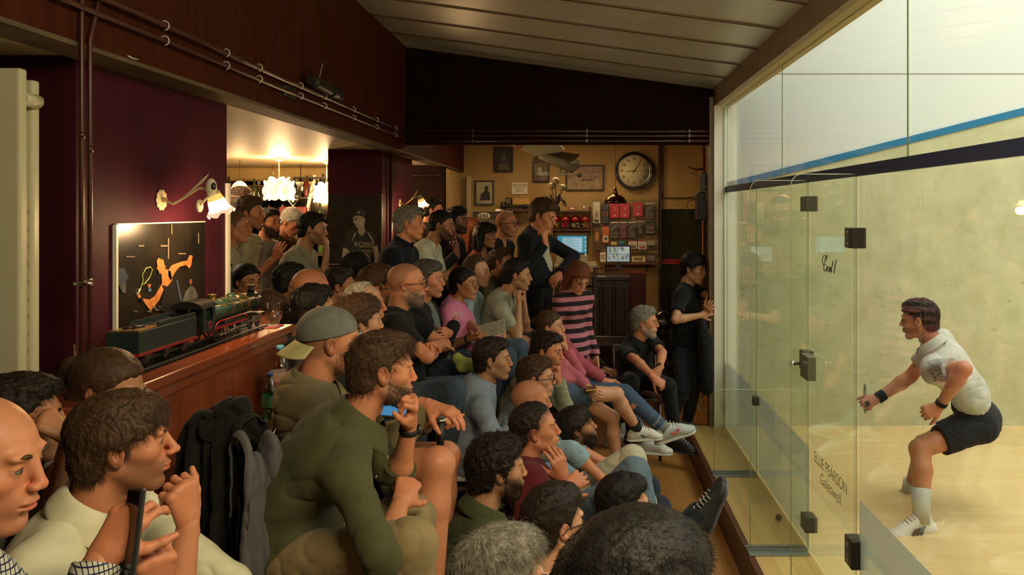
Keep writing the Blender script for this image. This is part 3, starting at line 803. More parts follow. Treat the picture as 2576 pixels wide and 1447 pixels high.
    info = dict(root=root, N=N, Pv=Pv, Sh=Sh, E=E, W=W, HR=HR, K=knees, A=ankles, Hc=Hc, Rh=Rh, Mh=Mh, org=org, fwd=fwd, left=left, chest_f=chest_f, spine=spine, sl=sl, s=s, D=D, sit=sit and not no_legs)
    del root['_o']
    return info
def cap_geo(root, M, kw, vh):
    """baseball cap worn back to front"""
    h = max(.0025, vh)
    f = Field((-.16,-.12,-.02), (.14,.12,.17), h)
    f.ell((-.014,0,.040), (.108,.090,.092), k=0); f.plane((0,0,.030), (.18,0,-1))
    f.ell((-.014,0,.036), (.104,.086,.088), k=0, op='sub'); 
    f.ell((.105,0,.035), (.030,.045,.026), k=.004, op='sub')       # the opening above the strap
    p, q = f.mesh(1)
    m1 = mat('cap_twill', (.16,.155,.13), .9, noise=.2, scale=40, bump=.3, bscale=300); m2 = mat('cap_peak', (.42,.38,.17), .85, bump=.25, scale=200)
    A = np.asarray(M)
    o = link('cap', np_mesh('cap', p@A[:3, :3].T+A[:3, 3], q), m1, root)
    MB().ball((-.016,0,.132), (.007,.007,.004), 10).xf(Matrix(M)).build('cap_button', m2, o)
    bm = bmesh.new(); rows = []
    for i in range(9):
        t = i/8; row = []
        for k in range(17):
            a = math.radians(-62+124*k/16)
            r0 = np.array((-.014-.106*math.cos(a), .088*math.sin(a), .032-.018))
            ext = .078*math.cos(a*1.15)**.6 if abs(a*1.15) < 1.57 else 0
            d = np.array((-.80, .15*math.sin(a), -.62))
            p_ = r0+d*ext*t+np.array((0,0,-.020*math.sin(a)**2*(1+t)))
            row.append(bm.verts.new(Vector(p_)))
        rows.append(row)
    for A_, B_ in zip(rows, rows[1:]):
        for k in range(16): bm.faces.new((A_[k], A_[k+1], B_[k+1], B_[k])).smooth = True
    me = bpy.data.meshes.new('cap_peak'); bm.to_mesh(me); bm.free(); me.transform(Matrix(M))
    po = link('cap_peak', me, m2, o); md = po.modifiers.new('t', 'SOLIDIFY'); md.thickness = .004
    MB().tube([(.088,.042,.030),(.101,.02,.034),(.104,0,.035),(.101,-.02,.034),(.088,-.042,.030)], .005, 6).xf(Matrix(M)).build('cap_strap', mat('cap_band', (.22,.27,.27), .7), o)
# ------------------------------------------------------------------ the place
def wood(name, c1, c2, rough=.4, axis=0, board=.09, coat=0, gap=.5, grain=(1,1,1), bump=.05, blen=1.8):
    """boards running along an axis (0 X, 1 Y, 2 Z seen from the side)"""
    m = bpy.data.materials.new(name); m.use_nodes = True; nt = m.node_tree; N = nt.nodes; L = nt.links; b = N['Principled BSDF']
    b.inputs['Roughness'].default_value = rough
    if coat: b.inputs['Coat Weight'].default_value = coat; b.inputs['Coat Roughness'].default_value = .08
    tc = N.new('ShaderNodeTexCoord'); sp = N.new('ShaderNodeSeparateXYZ'); L.new(tc.outputs['Object'], sp.inputs[0])
    names = ['X','Y','Z']; across = {0:'Y',1:'X',2:'Y'}[axis]; along = names[axis]
    def mth(op, a, v=None):
        n = N.new('ShaderNodeMath'); n.operation = op
        if isinstance(a, float): n.inputs[0].default_value = a
        else: L.new(a, n.inputs[0])
        if v is not None:
            if isinstance(v, (int, float)): n.inputs[1].default_value = v
            else: L.new(v, n.inputs[1])
        return n.outputs[0]
    row = mth('DIVIDE', sp.outputs[across], board); idx = mth('FLOOR', row); fr = mth('FRACT', row)
    wn = N.new('ShaderNodeTexWhiteNoise'); wn.noise_dimensions = '1D'; L.new(idx, wn.inputs['W'])
    off = mth('MULTIPLY', wn.outputs['Value'], 7.3)
    lrow = mth('ADD', mth('DIVIDE', sp.outputs[along], blen), off); li = mth('FLOOR', lrow); lf = mth('FRACT', lrow)
    wn2 = N.new('ShaderNodeTexWhiteNoise'); wn2.noise_dimensions = '2D'; cb = N.new('ShaderNodeCombineXYZ'); L.new(idx, cb.inputs[0]); L.new(li, cb.inputs[1]); L.new(cb.outputs[0], wn2.inputs['Vector'])
    mp = N.new('ShaderNodeMapping'); sc = [22,22,22]; sc[axis] = 1.6; mp.inputs['Scale'].default_value = sc; L.new(tc.outputs['Object'], mp.inputs['Vector'])
    ns = N.new('ShaderNodeTexNoise'); ns.inputs['Scale'].default_value = 2.2; ns.inputs['Detail'].default_value = 6; ns.inputs['Distortion'].default_value = .6; L.new(mp.outputs[0], ns.inputs['Vector'])
    fac = mth('ADD', mth('MULTIPLY', wn2.outputs['Value'], .45), mth('MULTIPLY', ns.outputs['Fac'], .8)); fac = mth('SUBTRACT', fac, .12)
    mx = N.new('ShaderNodeMix'); mx.data_type = 'RGBA'; L.new(fac, mx.inputs['Factor']); mx.inputs['A'].default_value = (*c1, 1); mx.inputs['B'].default_value = (*c2, 1)
    g = mth('MAXIMUM', mth('LESS_THAN', fr, .022), mth('LESS_THAN', lf, .0022))
    m2 = N.new('ShaderNodeMix'); m2.data_type = 'RGBA'; L.new(mth('MULTIPLY', g, gap), m2.inputs['Factor']); L.new(mx.outputs['Result'], m2.inputs['A']); m2.inputs['B'].default_value = (.03,.018,.008,1)
    L.new(m2.outputs['Result'], b.inputs['Base Color'])
    bp = N.new('ShaderNodeBump'); bp.inputs['Strength'].default_value = bump; bp.inputs['Distance'].default_value = .002; L.new(ns.outputs['Fac'], bp.inputs['Height']); L.new(bp.outputs['Normal'], b.inputs['Normal'])
    return m
def S_(name, mb, m, **k):
    return tag(mb.build(name, m), kind='structure')
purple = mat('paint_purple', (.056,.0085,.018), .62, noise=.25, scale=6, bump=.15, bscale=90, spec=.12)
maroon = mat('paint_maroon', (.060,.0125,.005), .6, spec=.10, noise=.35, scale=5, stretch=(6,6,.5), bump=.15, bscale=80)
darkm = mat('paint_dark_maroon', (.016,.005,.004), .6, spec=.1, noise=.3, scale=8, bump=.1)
cream = mat('paint_cream', (.62,.50,.26), .6, noise=.08, scale=4)
ochre = mat('paint_ochre', (.44,.29,.11), .75, noise=.22, scale=2.5, bump=.05, bscale=60)
white_p = mat('paint_white', (.68,.67,.56), .5, noise=.06, scale=6)
brownbeam = mat('paint_brown', (.36,.29,.19), .55, noise=.2, scale=10)
soffitm = mat('soffit_grey_brown', (.12,.085,.05), .7, noise=.35, scale=9, stretch=(1,.3,1))
mahog = wood('mahogany', (.28,.060,.012), (.13,.022,.006), .32, axis=2, board=.085, coat=.5, gap=.25, blen=9)
mahog_top = wood('mahogany_top', (.30,.066,.014), (.16,.028,.008), .3, axis=1, board=.07, coat=.5, gap=.3, blen=9)
darkwood = wood('dark_wood', (.060,.018,.008), (.028,.009,.004), .45, axis=2, board=.12, coat=.15, gap=.4, blen=9)
fl_spec = wood('oak_floor', (.56,.27,.075), (.36,.15,.035), .38, axis=1, board=.14, coat=.1, gap=.35)
fl_plat = wood('platform_boards', (.66,.46,.16), (.48,.30,.09), .33, axis=1, board=.0875, gap=.7, blen=2.6, coat=.1)
fl_court = wood('court_boards', (.76,.56,.28), (.64,.43,.18), .32, axis=0, board=.057, gap=.18, coat=.1, blen=1.2)
black = mat('black_plastic', (.012,.012,.012), .4)
blackm = mat('black_metal', (.02,.017,.015), .35, metal=.4)
chrome = mat('chrome', (.7,.68,.62), .2, metal=1)
brass = mat('brass', (.42,.25,.07), .22, metal=1)
paper = mat('paper', (.62,.58,.46), .8)
YW = 7.02; XG = 1.27
# floors
S_('floor_spectators', MB().box((-7,-1.2,-.4),(.92,10.6,-.2)).box((.92,7.1,-.4),(3,10.6,-.2)), fl_spec)
S_('floor_riser_low', MB().box((-7,1.0,-.2),(-.62,7.6,.02)), darkwood)
S_('floor_riser_high', MB().box((-7,1.0,.02),(-1.05,10.4,.22)), darkwood)
S_('floor_platform', MB().box((.955,.62,-.03),(XG,YW,0)), fl_plat)
S_('trim_1', MB().box((.92,.62,-.2),(.955,YW,-.0005)), mat('riser_brown', (.10,.028,.010), .45, noise=.3, scale=8, stretch=(1,.2,1)))
S_('floor_court', MB().box((XG,.3,-.4),(11.1,YW,0)), fl_court)
# court walls
def court_wall_mat():
    m = mat('court_plaster', (.70,.70,.58), .42, noise=.04, scale=1.2, spec=.3)
    nt = m.node_tree; N = nt.nodes; L = nt.links; b = N['Principled BSDF']
    tc = N.new('ShaderNodeTexCoord'); sp = N.new('ShaderNodeSeparateXYZ'); L.new(tc.outputs['Object'], sp.inputs[0])
    ns = N.new('ShaderNodeTexNoise'); ns.inputs['Scale'].default_value = 4.5; ns.inputs['Detail'].default_value = 9; ns.inputs['Roughness'].default_value = .65; L.new(tc.outputs['Object'], ns.inputs['Vector'])
    # scuffs from balls: only below the out line
    v = N.new('ShaderNodeTexNoise'); v.inputs['Scale'].default_value = 14; v.inputs['Detail'].default_value = 2; mp = N.new('ShaderNodeMapping'); mp.inputs['Scale'].default_value = (1,1,2.6); mp.inputs['Rotation'].default_value = (0,.35,0)
    L.new(tc.outputs['Object'], mp.inputs[0]); L.new(mp.outputs[0], v.inputs['Vector'])
    def mth(op, a, c):
        n = N.new('ShaderNodeMath'); n.operation = op; L.new(a, n.inputs[0])
        if isinstance(c, (int, float)): n.inputs[1].default_value = c
        else: L.new(c, n.inputs[1])
        return n.outputs[0]
    zl = mth('SUBTRACT', mth('ADD', mth('MULTIPLY', sp.outputs['X'], .25), 1.82), sp.outputs['Z'])     # >0 below the line
    below = mth('GREATER_THAN', zl, 0)
    sc = mth('MULTIPLY', mth('GREATER_THAN', v.outputs['Fac'], .71), mth('LESS_THAN', sp.outputs['Z'], 1.3))
    mx = N.new('ShaderNodeMix'); mx.data_type = 'RGBA'; L.new(below, mx.inputs['Factor']); mx.inputs['A'].default_value = (.68,.70,.67,1)
    mr = N.new('ShaderNodeMix'); mr.data_type = 'RGBA'; mp2 = N.new('ShaderNodeMapRange'); mp2.inputs['From Min'].default_value = .35; mp2.inputs['From Max'].default_value = .68; L.new(ns.outputs['Fac'], mp2.inputs['Value']); L.new(mp2.outputs[0], mr.inputs['Factor'])
    mr.inputs['A'].default_value = (.57,.55,.36,1); mr.inputs['B'].default_value = (.45,.435,.26,1); L.new(mr.outputs['Result'], mx.inputs['B'])
    m3 = N.new('ShaderNodeMix'); m3.data_type = 'RGBA'; L.new(mth('MULTIPLY', sc, .45), m3.inputs['Factor']); L.new(mx.outputs['Result'], m3.inputs['A']); m3.inputs['B'].default_value = (.16,.14,.09,1)
    L.new(m3.outputs['Result'], b.inputs['Base Color'])
    return m
cw = court_wall_mat()
S_('wall_court_side', MB().box((XG+.0,YW,-.2),(11.1,YW+.08,5.6)), cw)
S_('wall_court_near', MB().box((XG,.22,0),(11.1,.3,5.6)), cw)
S_('wall_court_front', MB().box((11.1,.22,0),(11.2,YW,5.6)), cw)
S_('wall_court_above_glass', MB().box((XG-.05,.22,3.02),(XG+.05,YW,5.6)), cw)
S_('ceiling_court', MB().box((XG,.22,5.6),(11.1,YW,5.7)), mat('ceiling_white', (.7,.7,.6), .8))
# raised seam and lines on the side wall
S_('trim_2', MB().box((1.3,YW-.004,3.106),(8,YW,3.112)), mat('seam_grey', (.30,.29,.23), .8))
bl = mat('line_blue', (.010,.16,.33), .45)
lm = MB(); lm.poly([(1.285,YW-.012,2.094),(9,YW-.012,2.090+.249*7.715),(9,YW-.012,2.172+.249*7.715),(1.285,YW-.012,2.150)], (0,.012,0)); S_('trim_3', lm, bl)
# platform glass wall --------------------------------------------------------
def glass_mat(name, tint=(.93,.97,.90), refl=1.0):
    m = bpy.data.materials.new(name); m.use_nodes = True; nt = m.node_tree; N = nt.nodes; L = nt.links
    for n in list(N):
        if n.type != 'OUTPUT_MATERIAL': N.remove(n)
    t = N.new('ShaderNodeBsdfTransparent'); t.inputs[0].default_value = (*tint, 1)
    g = N.new('ShaderNodeBsdfGlossy'); g.inputs['Roughness'].default_value = .0; g.inputs['Color'].default_value = (refl,refl,refl,1)
    f = N.new('ShaderNodeFresnel'); f.inputs[0].default_value = 1.50
    ge = N.new('ShaderNodeNewGeometry'); mr = N.new('ShaderNodeMapRange'); L.new(ge.outputs['Backfacing'], mr.inputs[0]); mr.inputs['To Min'].default_value = 1.5; mr.inputs['To Max'].default_value = 1/1.5; L.new(mr.outputs[0], f.inputs[0])
    x = N.new('ShaderNodeMixShader'); L.new(f.outputs[0], x.inputs[0]); L.new(t.outputs[0], x.inputs[1]); L.new(g.outputs[0], x.inputs[2])
    L.new(x.outputs[0], N['Material Output'].inputs[0]); MATS[name] = m
    return m
gl = glass_mat('glass_wall', (.965,.985,.93)); gl_e = mat('glass_edge', (.24,.30,.18), .15, spec=.6, noise=.2); gl_fin = glass_mat('glass_fin', (.965,.985,.95))
def pane(name, y0, y1, z0, z1, kind='structure', label=None, cat=None):
    o = MB().box((XG-.006,y0,z0),(XG+.006,y1,z1)).build(name, gl)
    for q in (y0, y1): MB().box((XG-.0064,q-.0010,z0),(XG-.0040,q+.0010,z1)).build('edge', gl_e, o)
    if kind: o['kind'] = kind
    return o
YA, YB, YC = 4.433, 3.665, 5.73
w1 = pane('window_1', YC+.004, YW, 0, 2.06); w2 = pane('window_2', YA+.012, YC-.004, 0, 2.06)
w3 = pane('window_3', .3, YB-.012, 0, 2.06)
w4 = pane('window_4', 5.004, YW, 2.11, 2.82); w5 = pane('window_5', 3.083, 4.996, 2.11, 2.82); w6 = pane('window_6', .3, 3.075, 2.11, 2.82)
S_('trim_4', MB().box((XG-.009,.3,2.058),(XG+.009,YW,2.110)), mat('line_navy', (.016,.040,.15), .5))
d1 = pane('door_1', YB+.008, YA-.008, .012, 2.055)
# frosted film on the lower half metre of the fixed panels
def film_mat():
    m = bpy.data.materials.new('film'); m.use_nodes = True; nt = m.node_tree; N = nt.nodes; L = nt.links
    for n in list(N):
        if n.type != 'OUTPUT_MATERIAL': N.remove(n)
    t = N.new('ShaderNodeBsdfTransparent'); d = N.new('ShaderNodeBsdfDiffuse'); d.inputs[0].default_value = (.58,.66,.65,1)
    tr = N.new('ShaderNodeBsdfTranslucent'); tr.inputs[0].default_value = (.58,.66,.65,1); a = N.new('ShaderNodeMixShader'); L.new(d.outputs[0], a.inputs[1]); L.new(tr.outputs[0], a.inputs[2])
    tc = N.new('ShaderNodeTexCoord'); w = N.new('ShaderNodeTexWave'); w.bands_direction = 'Y'; w.inputs['Scale'].default_value = 38; L.new(tc.outputs['Object'], w.inputs[0])
    r = N.new('ShaderNodeMapRange'); r.inputs['To Min'].default_value = .60; r.inputs['To Max'].default_value = .78; L.new(w.outputs['Fac'], r.inputs[0])
    x = N.new('ShaderNodeMixShader'); L.new(r.outputs[0], x.inputs[0]); L.new(t.outputs[0], x.inputs[1]); L.new(a.outputs[0], x.inputs[2])
    L.new(x.outputs[0], N['Material Output'].inputs[0]); return m
fm = film_mat()
MB().box((XG+.0065,YA+.02,.01),(XG+.0080,YC-.01,.574)).build('film', fm, w2)
MB().box((XG+.0065,YC+.01,.01),(XG+.0080,YW-.05,.574)).build('film', fm, w1)
MB().box((XG+.0065,.3,.01),(XG+.0080,YB-.02,.574)).build('film', fm, w3)
# glass fins that stiffen the wall
def fin(y, ztop, x0, label, block):
    o = empty('glass_fin', (XG,y,0), label, 'glass fin', 'glass fins bracing the court wall')
    pts = [(x0,y,0.004)]; R = .05
    for k in range(9):
        a = math.pi-math.pi/2*k/8; pts.append((x0+R+R*math.cos(a), y, ztop-R+R*math.sin(a)))
    pts += [(XG-.01,y,ztop),(XG-.01,y,.004)]
    loc = lambda q: (q[0]-XG, q[1]-y, q[2])
    MB().poly([loc(q) for q in pts], (0,.010,0)).build('pane', gl_fin, o)
    e = MB(); e.tube([(a[0]-XG, .005, a[2]) for a in pts[:-1]], .0022, 6); e.build('edge', mat('glass_edge_light', (.42,.50,.33), .2, spec=.6), o)
    if block: MB().box((x0-XG-.02,-.07,.001),(-.01,.07,.006),.002).box((x0-XG-.02,-.015,.004),(-.01,-.002,.016)).box((x0-XG-.02,.012,.004),(-.01,.024,.016)).build('floor_rail', mat('rail_grey', (.20,.23,.22), .5, metal=.4), o)
    return o
f1 = fin(YC, .61, .962, 'low clear glass fin standing on the platform nearest the white post', True)
f2 = fin(YA+.004, 2.068, .945, 'tall clear glass fin left of the court door, on a grey floor rail', True)
f3 = fin(YB-.010, 2.068, .966, 'tall clear glass fin at the hinge side of the court door', True)
def block(par, y, z, w, h, org, t=.028, scr=True, xx=None):
    x = XG if xx is None else xx
    mb = MB().box((x-t-.006-org[0],y-w/2-org[1],z-h/2-org[2]),(x+t+.006-org[0],y+w/2-org[1],z+h/2-org[2]),.004)
    o = mb.build('hinge', mat('hinge_dark', (.020,.015,.011), .4, metal=.3), par)
    if scr:
        s = MB()
        for q in (-1,1): s.lathe([(.009,0),(.009,.003),(0,.004)], seg=12).bm
        s.bm.free()
        for q in (-1,1):
            MB().lathe([(.007,0),(.007,.003),(0,.004)], seg=12).xf(Matrix.Translation((x-t-.006-org[0],y-org[1],z+q*h*.28-org[2])) @ Matrix.Rotation(-math.pi/2,4,'Y')).build('screw', chrome, o)
    return o
# hinges (photo positions): upper hinge on the fin side, latch, low hinge, top pivot
block(d1, YB+.02, 1.9-(598-530)/2000*3.70, .10, .095, (0,0,0)); block(d1, YB+.02, 1.9-(1385-530)/2000*3.70, .10, .13, (0,0,0))
block(d1, YA-.0, 1.9-(513-530)/2000*4.43, .11, .085, (0,0,0), scr=False); block(d1, YA-.0, 1.9-(1315-530)/2000*4.43, .10, .085, (0,0,0), scr=False)
hz = 1.9-(920-530)/2000*4.35
h_ = MB().box((XG-.055,YA-.16,hz-.07),(XG-.006,YA-.02,hz+.06),.004).build('lock_case', mat('lock_grey', (.13,.125,.10), .35, metal=.6), d1)
MB().box((XG-.03,YA+.01,hz-.05),(XG+.03,YA+.09,hz+.06),.004).build('strike_box', mat('hinge_dark'), h_)
MB().lathe([(.010,0),(.008,.03),(.016,.035),(.018,.05),(.012,.058),(0,.060)], seg=16).xf(Matrix.Translation((XG-.055,YA-.03,hz)) @ Matrix.Rotation(-math.pi/2,4,'Y')).build('door_knob', chrome, h_)
lb = f1; MB().box((-.035,-.03,.50),(.01,.03,.56),.003).build('clamp', mat('hinge_dark'), f1)
# writing on the door glass
TX = Matrix(((0,0,-1,0),(-1,0,0,0),(0,1,0,0),(0,0,0,1)))      # text plane seen from the spectators' side
def TG(x, y, D_x=XG-.0075):
    D = XG*F/(x-VX); return Matrix.Translation((D_x, D, 1.9-(y-VY)/F*D))
def TP(cx, cy): x = 2050+cx/16.08; y = 620+cy/16.08; D = XG*F/(x-VX); return (XG-.009, D, 1.9-(y-VY)/F*D)
ct = MB()
for st, r in (([(555,350),(515,420),(470,360),(410,390),(380,500),(375,620),(400,740),(440,740),(465,640),(500,480),(550,350),(560,400),(520,600)],0.00231),([(520,740),(450,740),(425,860),(440,980),(465,1010),(490,980),(500,930)],0.00231),
   ([(570,780),(530,900),(535,1020),(575,880),(590,840)],0.00220),([(640,800),(600,860),(590,1000),(620,1040),(650,960),(655,840),(640,800)],0.00198),([(700,830),(670,940),(665,1040),(700,1000),(720,840),(700,980),(712,1010)],0.00231),([(805,590),(770,780),(735,960),(730,1060),(760,1000)],0.00248),([(760,740),(810,745)],0.00193),([(940,550),(885,830),(860,950),(840,1085)],0.00302)):
    ct.tube([TP(*q) for q in st], r, 6)
ct.xf(Matrix.Identity(4)).build('lettering', mat('ink_black', (.01,.01,.01), .6), d1)
MI = Matrix.Scale(-1, 4, (1,0,0))
fadedink = mat('ink_faded', (.42,.42,.24), .7)
text_mesh('lettering', 'ELLIE PEARSON', .083, fadedink, d1, TG(2083,1188, XG+.0085) @ TX, ext=.0003, spacing=.95)
text_mesh('lettering', 'Galeswell', .090, fadedink, d1, TG(2083,1229, XG+.0085) @ TX, ext=.0003, shear=.3)
# post and beams
S_('trim_5', MB().box((XG-.105,YW-.06,0),(XG+.0,YW+.10,2.82)), white_p)
S_('trim_6', MB().box((XG+.02,YW-.012,0),(XG+.085,YW-.0,2.82)), white_p)
S_('trim_7', MB().box((XG-.14,YW-.02,-.2),(XG-.105,YW+.10,2.9)), mat('frame_tan', (.22,.17,.09), .5, noise=.2))
S_('trim_8', MB().box((1.17,-1.2,2.82),(1.215,YW,2.985)), brownbeam)
S_('trim_9', MB().box((1.215,-1.2,2.82),(XG+.05,YW,3.02)), mat('beam_cream', (.52,.45,.24), .6))
S_('trim_10', MB().tube([(XG-.02,YW-.07,.0),(XG-.02,YW-.07,2.8)], .004, 6), gl_e)
# the sloping translucent roof
def roof_mat():
    m = mat('roof_sheet', (.95,.96,.90), .38, metal=.75, spec=1.0, noise=.10, scale=3)
    nt = m.node_tree; N = nt.nodes; L = nt.links; b = N['Principled BSDF']
    tc = N.new('ShaderNodeTexCoord'); w = N.new('ShaderNodeTexWave'); w.bands_direction = 'Y'; w.inputs['Scale'].default_value = 26; L.new(tc.outputs['Object'], w.inputs[0])
    bp = N.new('ShaderNodeBump'); bp.inputs['Strength'].default_value = .25; bp.inputs['Distance'].default_value = .01; L.new(w.outputs['Fac'], bp.inputs['Height']); L.new(bp.outputs['Normal'], b.inputs['Normal'])
    return m
rm = roof_mat(); XL, ZL, XR, ZR = -1.55, 3.35, 1.19, 2.975
S_('ceiling', MB().poly([(XL,-1.2,ZL),(XR,-1.2,ZR),(XR,YW,ZR),(XL,YW,ZL)], (0,0,.03)), rm)
k = 0; y_ = YW-.02; bt = mat('batten_brown', (.09,.055,.02), .5)
n_ = 11
while y_ > -1:
    b_ = MB().poly([(XL,y_-.014,ZL-.010),(XR,y_-.014,ZR-.010),(XR,y_+.014,ZR-.010),(XL,y_+.014,ZL-.010)], (0,0,.012))
    S_('trim_%d' % n_, b_, bt); n_ += 1; y_ -= .578
# fascia over the back of the seating, its pipes
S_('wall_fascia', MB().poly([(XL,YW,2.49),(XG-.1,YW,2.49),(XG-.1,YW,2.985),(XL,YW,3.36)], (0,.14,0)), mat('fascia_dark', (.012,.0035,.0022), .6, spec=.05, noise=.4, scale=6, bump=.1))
pm = mat('pipe_paint', (.055,.013,.008), .35, noise=.2, scale=30)
def pipe(name, pts, r, label, m=pm, cat='pipe', group=None, ties=None):
    o = MB().tube(pts, r, 10).build(name, m); tag(o, label, cat, group); return o
for z, w in ((2.600,'topmost'),(2.560,'middle'),(2.515,'lowest')):
    o = pipe('pipe', [(XL+.02,YW-.03,z),(XG-.15,YW-.03,z-.004)], .011, w+' of three thin maroon pipes along the foot of the dark fascia', group='pipes on the fascia')
    c = MB()
    for x in (-.95,.05,.95): c.box((x-.008,YW-.044,z-.016),(x+.008,YW,z+.014))
    c.build('clip', pm, o)
# left wall: deep beam over the bar openings
S_('wall_left_upper', MB().box((-1.69,-1.2,2.42),(XL,YW+.14,3.6)), maroon)
S_('wall_left_beyond', MB().box((-1.69,YW+.14,2.42),(XL,10.5,2.9)), maroon)
S_('trim_%d' % n_, MB().box((-1.69,-1.2,2.405),(XL,10.5,2.42)), soffitm); n_ += 1
for z, w, dx in ((2.575,'upper',.03),(2.520,'lower',.03)):
    o = pipe('pipe', [(XL+dx,-1.0,z),(XL+dx,YW-.05,z-.0)], .012 if z > 2.55 else .009, w+' of two long maroon pipes running along the left wall beam', group='pipes along the left beam')
    for yy in (2.05,2.9,3.4,3.75,4.3,4.7,5.3,5.9,6.5):
        rr = .017
        MB().tube([(XL+dx+rr*math.cos(a), yy, z+rr*math.sin(a)) for a in [k*math.pi/6 for k in range(-3,7)]], .0028, 5).build('cable_tie', mat('tie_white', (.5,.48,.4), .5), o)
for xx, w in ((205,'left'),(226,'right')):
    y0 = 1.53*F/(VX-xx)
    top = [(-1.53,y0+.01,2.565),(-1.53,y0,2.54)] if w == 'left' else [(-1.53,y0+.045,2.60),(-1.53,y0+.035,2.53),(-1.53,y0+.012,2.47),(-1.53,y0,2.43)]
    o = pipe('pipe', top+[(-1.53,y0,2.3),(-1.53,y0,.22)], .0075, w+' of two thin upright maroon pipes on the near purple pier', group='upright pipes on the purple pier')
    zj = 1.9-((332 if w=='left' else 367)-530)/F*y0; MB().tube([(-1.53,y0,zj),(-1.53,y0,zj-.02)], .0095, 10).build('joint', pm, o)
v = empty('pipe_valve', P(203,714,2.43)+np.array((.012,0,0)), 'small chrome valve on the left upright pipe beside the poster', 'valve')
MB().tube([(-.025,-.01,0),(.028,-.01,.002)], .006, 8).build('valve_body', chrome, v); MB().tube([(.006,-.01,0),(.006,-.01,.014),(.030,-.01,.014)], .0035, 8).build('valve_lever', chrome, v)
# piers
S_('wall_pier_near', MB().box((-2.75,2.66,-.2),(-1.69,3.79,2.42)), purple)
S_('wall_pier_far', MB().box((-2.15,6.75,.2),(-1.69,7.95,2.42)), purple)
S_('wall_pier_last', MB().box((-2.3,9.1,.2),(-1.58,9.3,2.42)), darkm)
S_('trim_%d' % n_, MB().box((-1.692,3.775,1.33),(-1.676,3.800,2.03)), mat('strip_white', (.75,.72,.60), .4)); n_ += 1
pipe('pipe', [(-1.66,6.93,-.1),(-1.66,6.93,2.45)], .016, 'upright maroon pipe on the corner of the far purple pier')
pipe('pipe', [(-2.3,9.05,2.30),(-1.6,9.05,2.30)], .012, 'short horizontal maroon pipe high on the dark wall past the far pier')
# bar side
S_('ceiling_bar', MB().box((-9,-1.2,2.42),(-1.69,10.6,2.5)), mat('bar_ceiling', (.62,.52,.33), .5, noise=.08, scale=3, stretch=(.3,3,1)))
S_('wall_bar_back', MB().box((-9,9.6,.2),(-2.3,9.7,2.42)), mat('bar_wall', (.30,.20,.09), .6, noise=.3, scale=3))
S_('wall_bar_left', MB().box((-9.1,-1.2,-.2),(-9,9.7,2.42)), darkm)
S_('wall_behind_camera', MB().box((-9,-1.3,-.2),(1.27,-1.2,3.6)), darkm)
# back room
S_('wall_back', MB().box((-1.62,10.5,-.2),(1.02,10.6,3.0)).box((1.02,10.5,1.92),(3.0,10.6,3.0)), ochre)
S_('wall_back_left', MB().box((-1.69,9.3,-.2),(-1.58,10.5,2.9)), ochre)
S_('wall_back_right', MB().box((2.9,7.1,-.2),(3.0,10.5,3.0)), ochre)
S_('ceiling_back', MB().box((-1.69,YW+.14,2.92),(3.0,10.6,3.0)), cream)
S_('window_7', MB().box((1.05,10.52,-.2),(2.9,10.56,1.92)), mat('night_glass', (.010,.014,.008), .06, spec=.9, col2=(.028,.035,.014), scale=5))
S_('trim_%d' % n_, MB().box((1.02,10.44,-.2),(1.055,10.50,3.0)), mat('post_dark', (.035,.018,.01), .5)); n_ += 1
S_('trim_%d' % n_, MB().box((-1.50,10.40,-.2),(-1.44,10.5,2.35)), mat('frame_pale', (.45,.36,.22), .5)); n_ += 1
tag(MB().box((1.06,10.505,1.9-(665-530)/F*10.5),(2.8,10.515,1.9-(652-530)/F*10.5)).build('safety_stripe', mat('stripe_red', (.30,.008,.02), .5)), 'red stripe across the dark glass door at the back', 'stripe')
# counter with train
S = empty('counter', (-1.55,3.0,-.2), 'varnished mahogany bar counter carrying the model train', 'counter')
def L_(o, p): return [p[i]-o.location[i] for i in range(3)]
def boxL(o, lo, hi, bev=0): return MB().box(L_(o, lo), L_(o, hi), bev)
boxL(S, (-1.685,2.2,1.315),(-1.38,3.84,1.352), .006).build('worktop', mahog_top, S)
boxL(S, (-1.685,2.25,-.2),(-1.42,3.80,1.315)).build('panel', mahog, S)
boxL(S, (-1.42,2.25,1.27),(-1.405,3.80,1.315),.003).build('moulding', mahog_top, S)
boxL(S, (-1.42,2.6,.965),(-1.16,3.55,.998), .004).build('ledge', mahog_top, S)
bk = boxL(S, (-1.41,2.62,.80),(-1.39,2.66,.965)); bk.box(L_(S,(-1.41,3.45,.80)), L_(S,(-1.39,3.5,.965))); bk.build('bracket', mahog, S)
# ------------------------------------------------------------------ things
def wallpt(x, y, D=10.49): return P(x, y, D)
def face_y(o=None):      # text/plane matrix facing the camera (normal -Y)
    return Matrix.Rotation(math.pi/2, 4, 'X')
def picture(x0, y0, x1, y1, label, m, D=10.49, frame=.018, fm=None, cat='picture', group=None, mount=None, depth=.025, tilt=0):
    c = P((x0+x1)/2, (y0+y1)/2, D); w = (x1-x0)/F*D; h = (y1-y0)/F*D
    o = empty('framed_picture' if frame else 'notice', c, label, cat, group); o.rotation_euler = (0, tilt, 0)
    if frame:
        f = MB()
        for a, b in (((-w/2,-depth,-h/2),(w/2,0,-h/2+frame)),((-w/2,-depth,h/2-frame),(w/2,0,h/2)),((-w/2,-depth,-h/2+frame),(-w/2+frame,0,h/2-frame)),((w/2-frame,-depth,-h/2+frame),(w/2,0,h/2-frame))): f.box(a, b, .002)
        f.build('frame', fm or black, o)
    MB().box((-w/2+frame,-depth*.5,-h/2+frame),(w/2-frame,-.002,h/2-frame)).build('print', m if not mount else mount, o)
    if mount: MB().box((-w/2+frame*2.6,-depth*.55,-h/2+frame*2.8),(w/2-frame*2.6,-depth*.45,h/2-frame*2.8)).build('image', m, o)
    return o, w, h
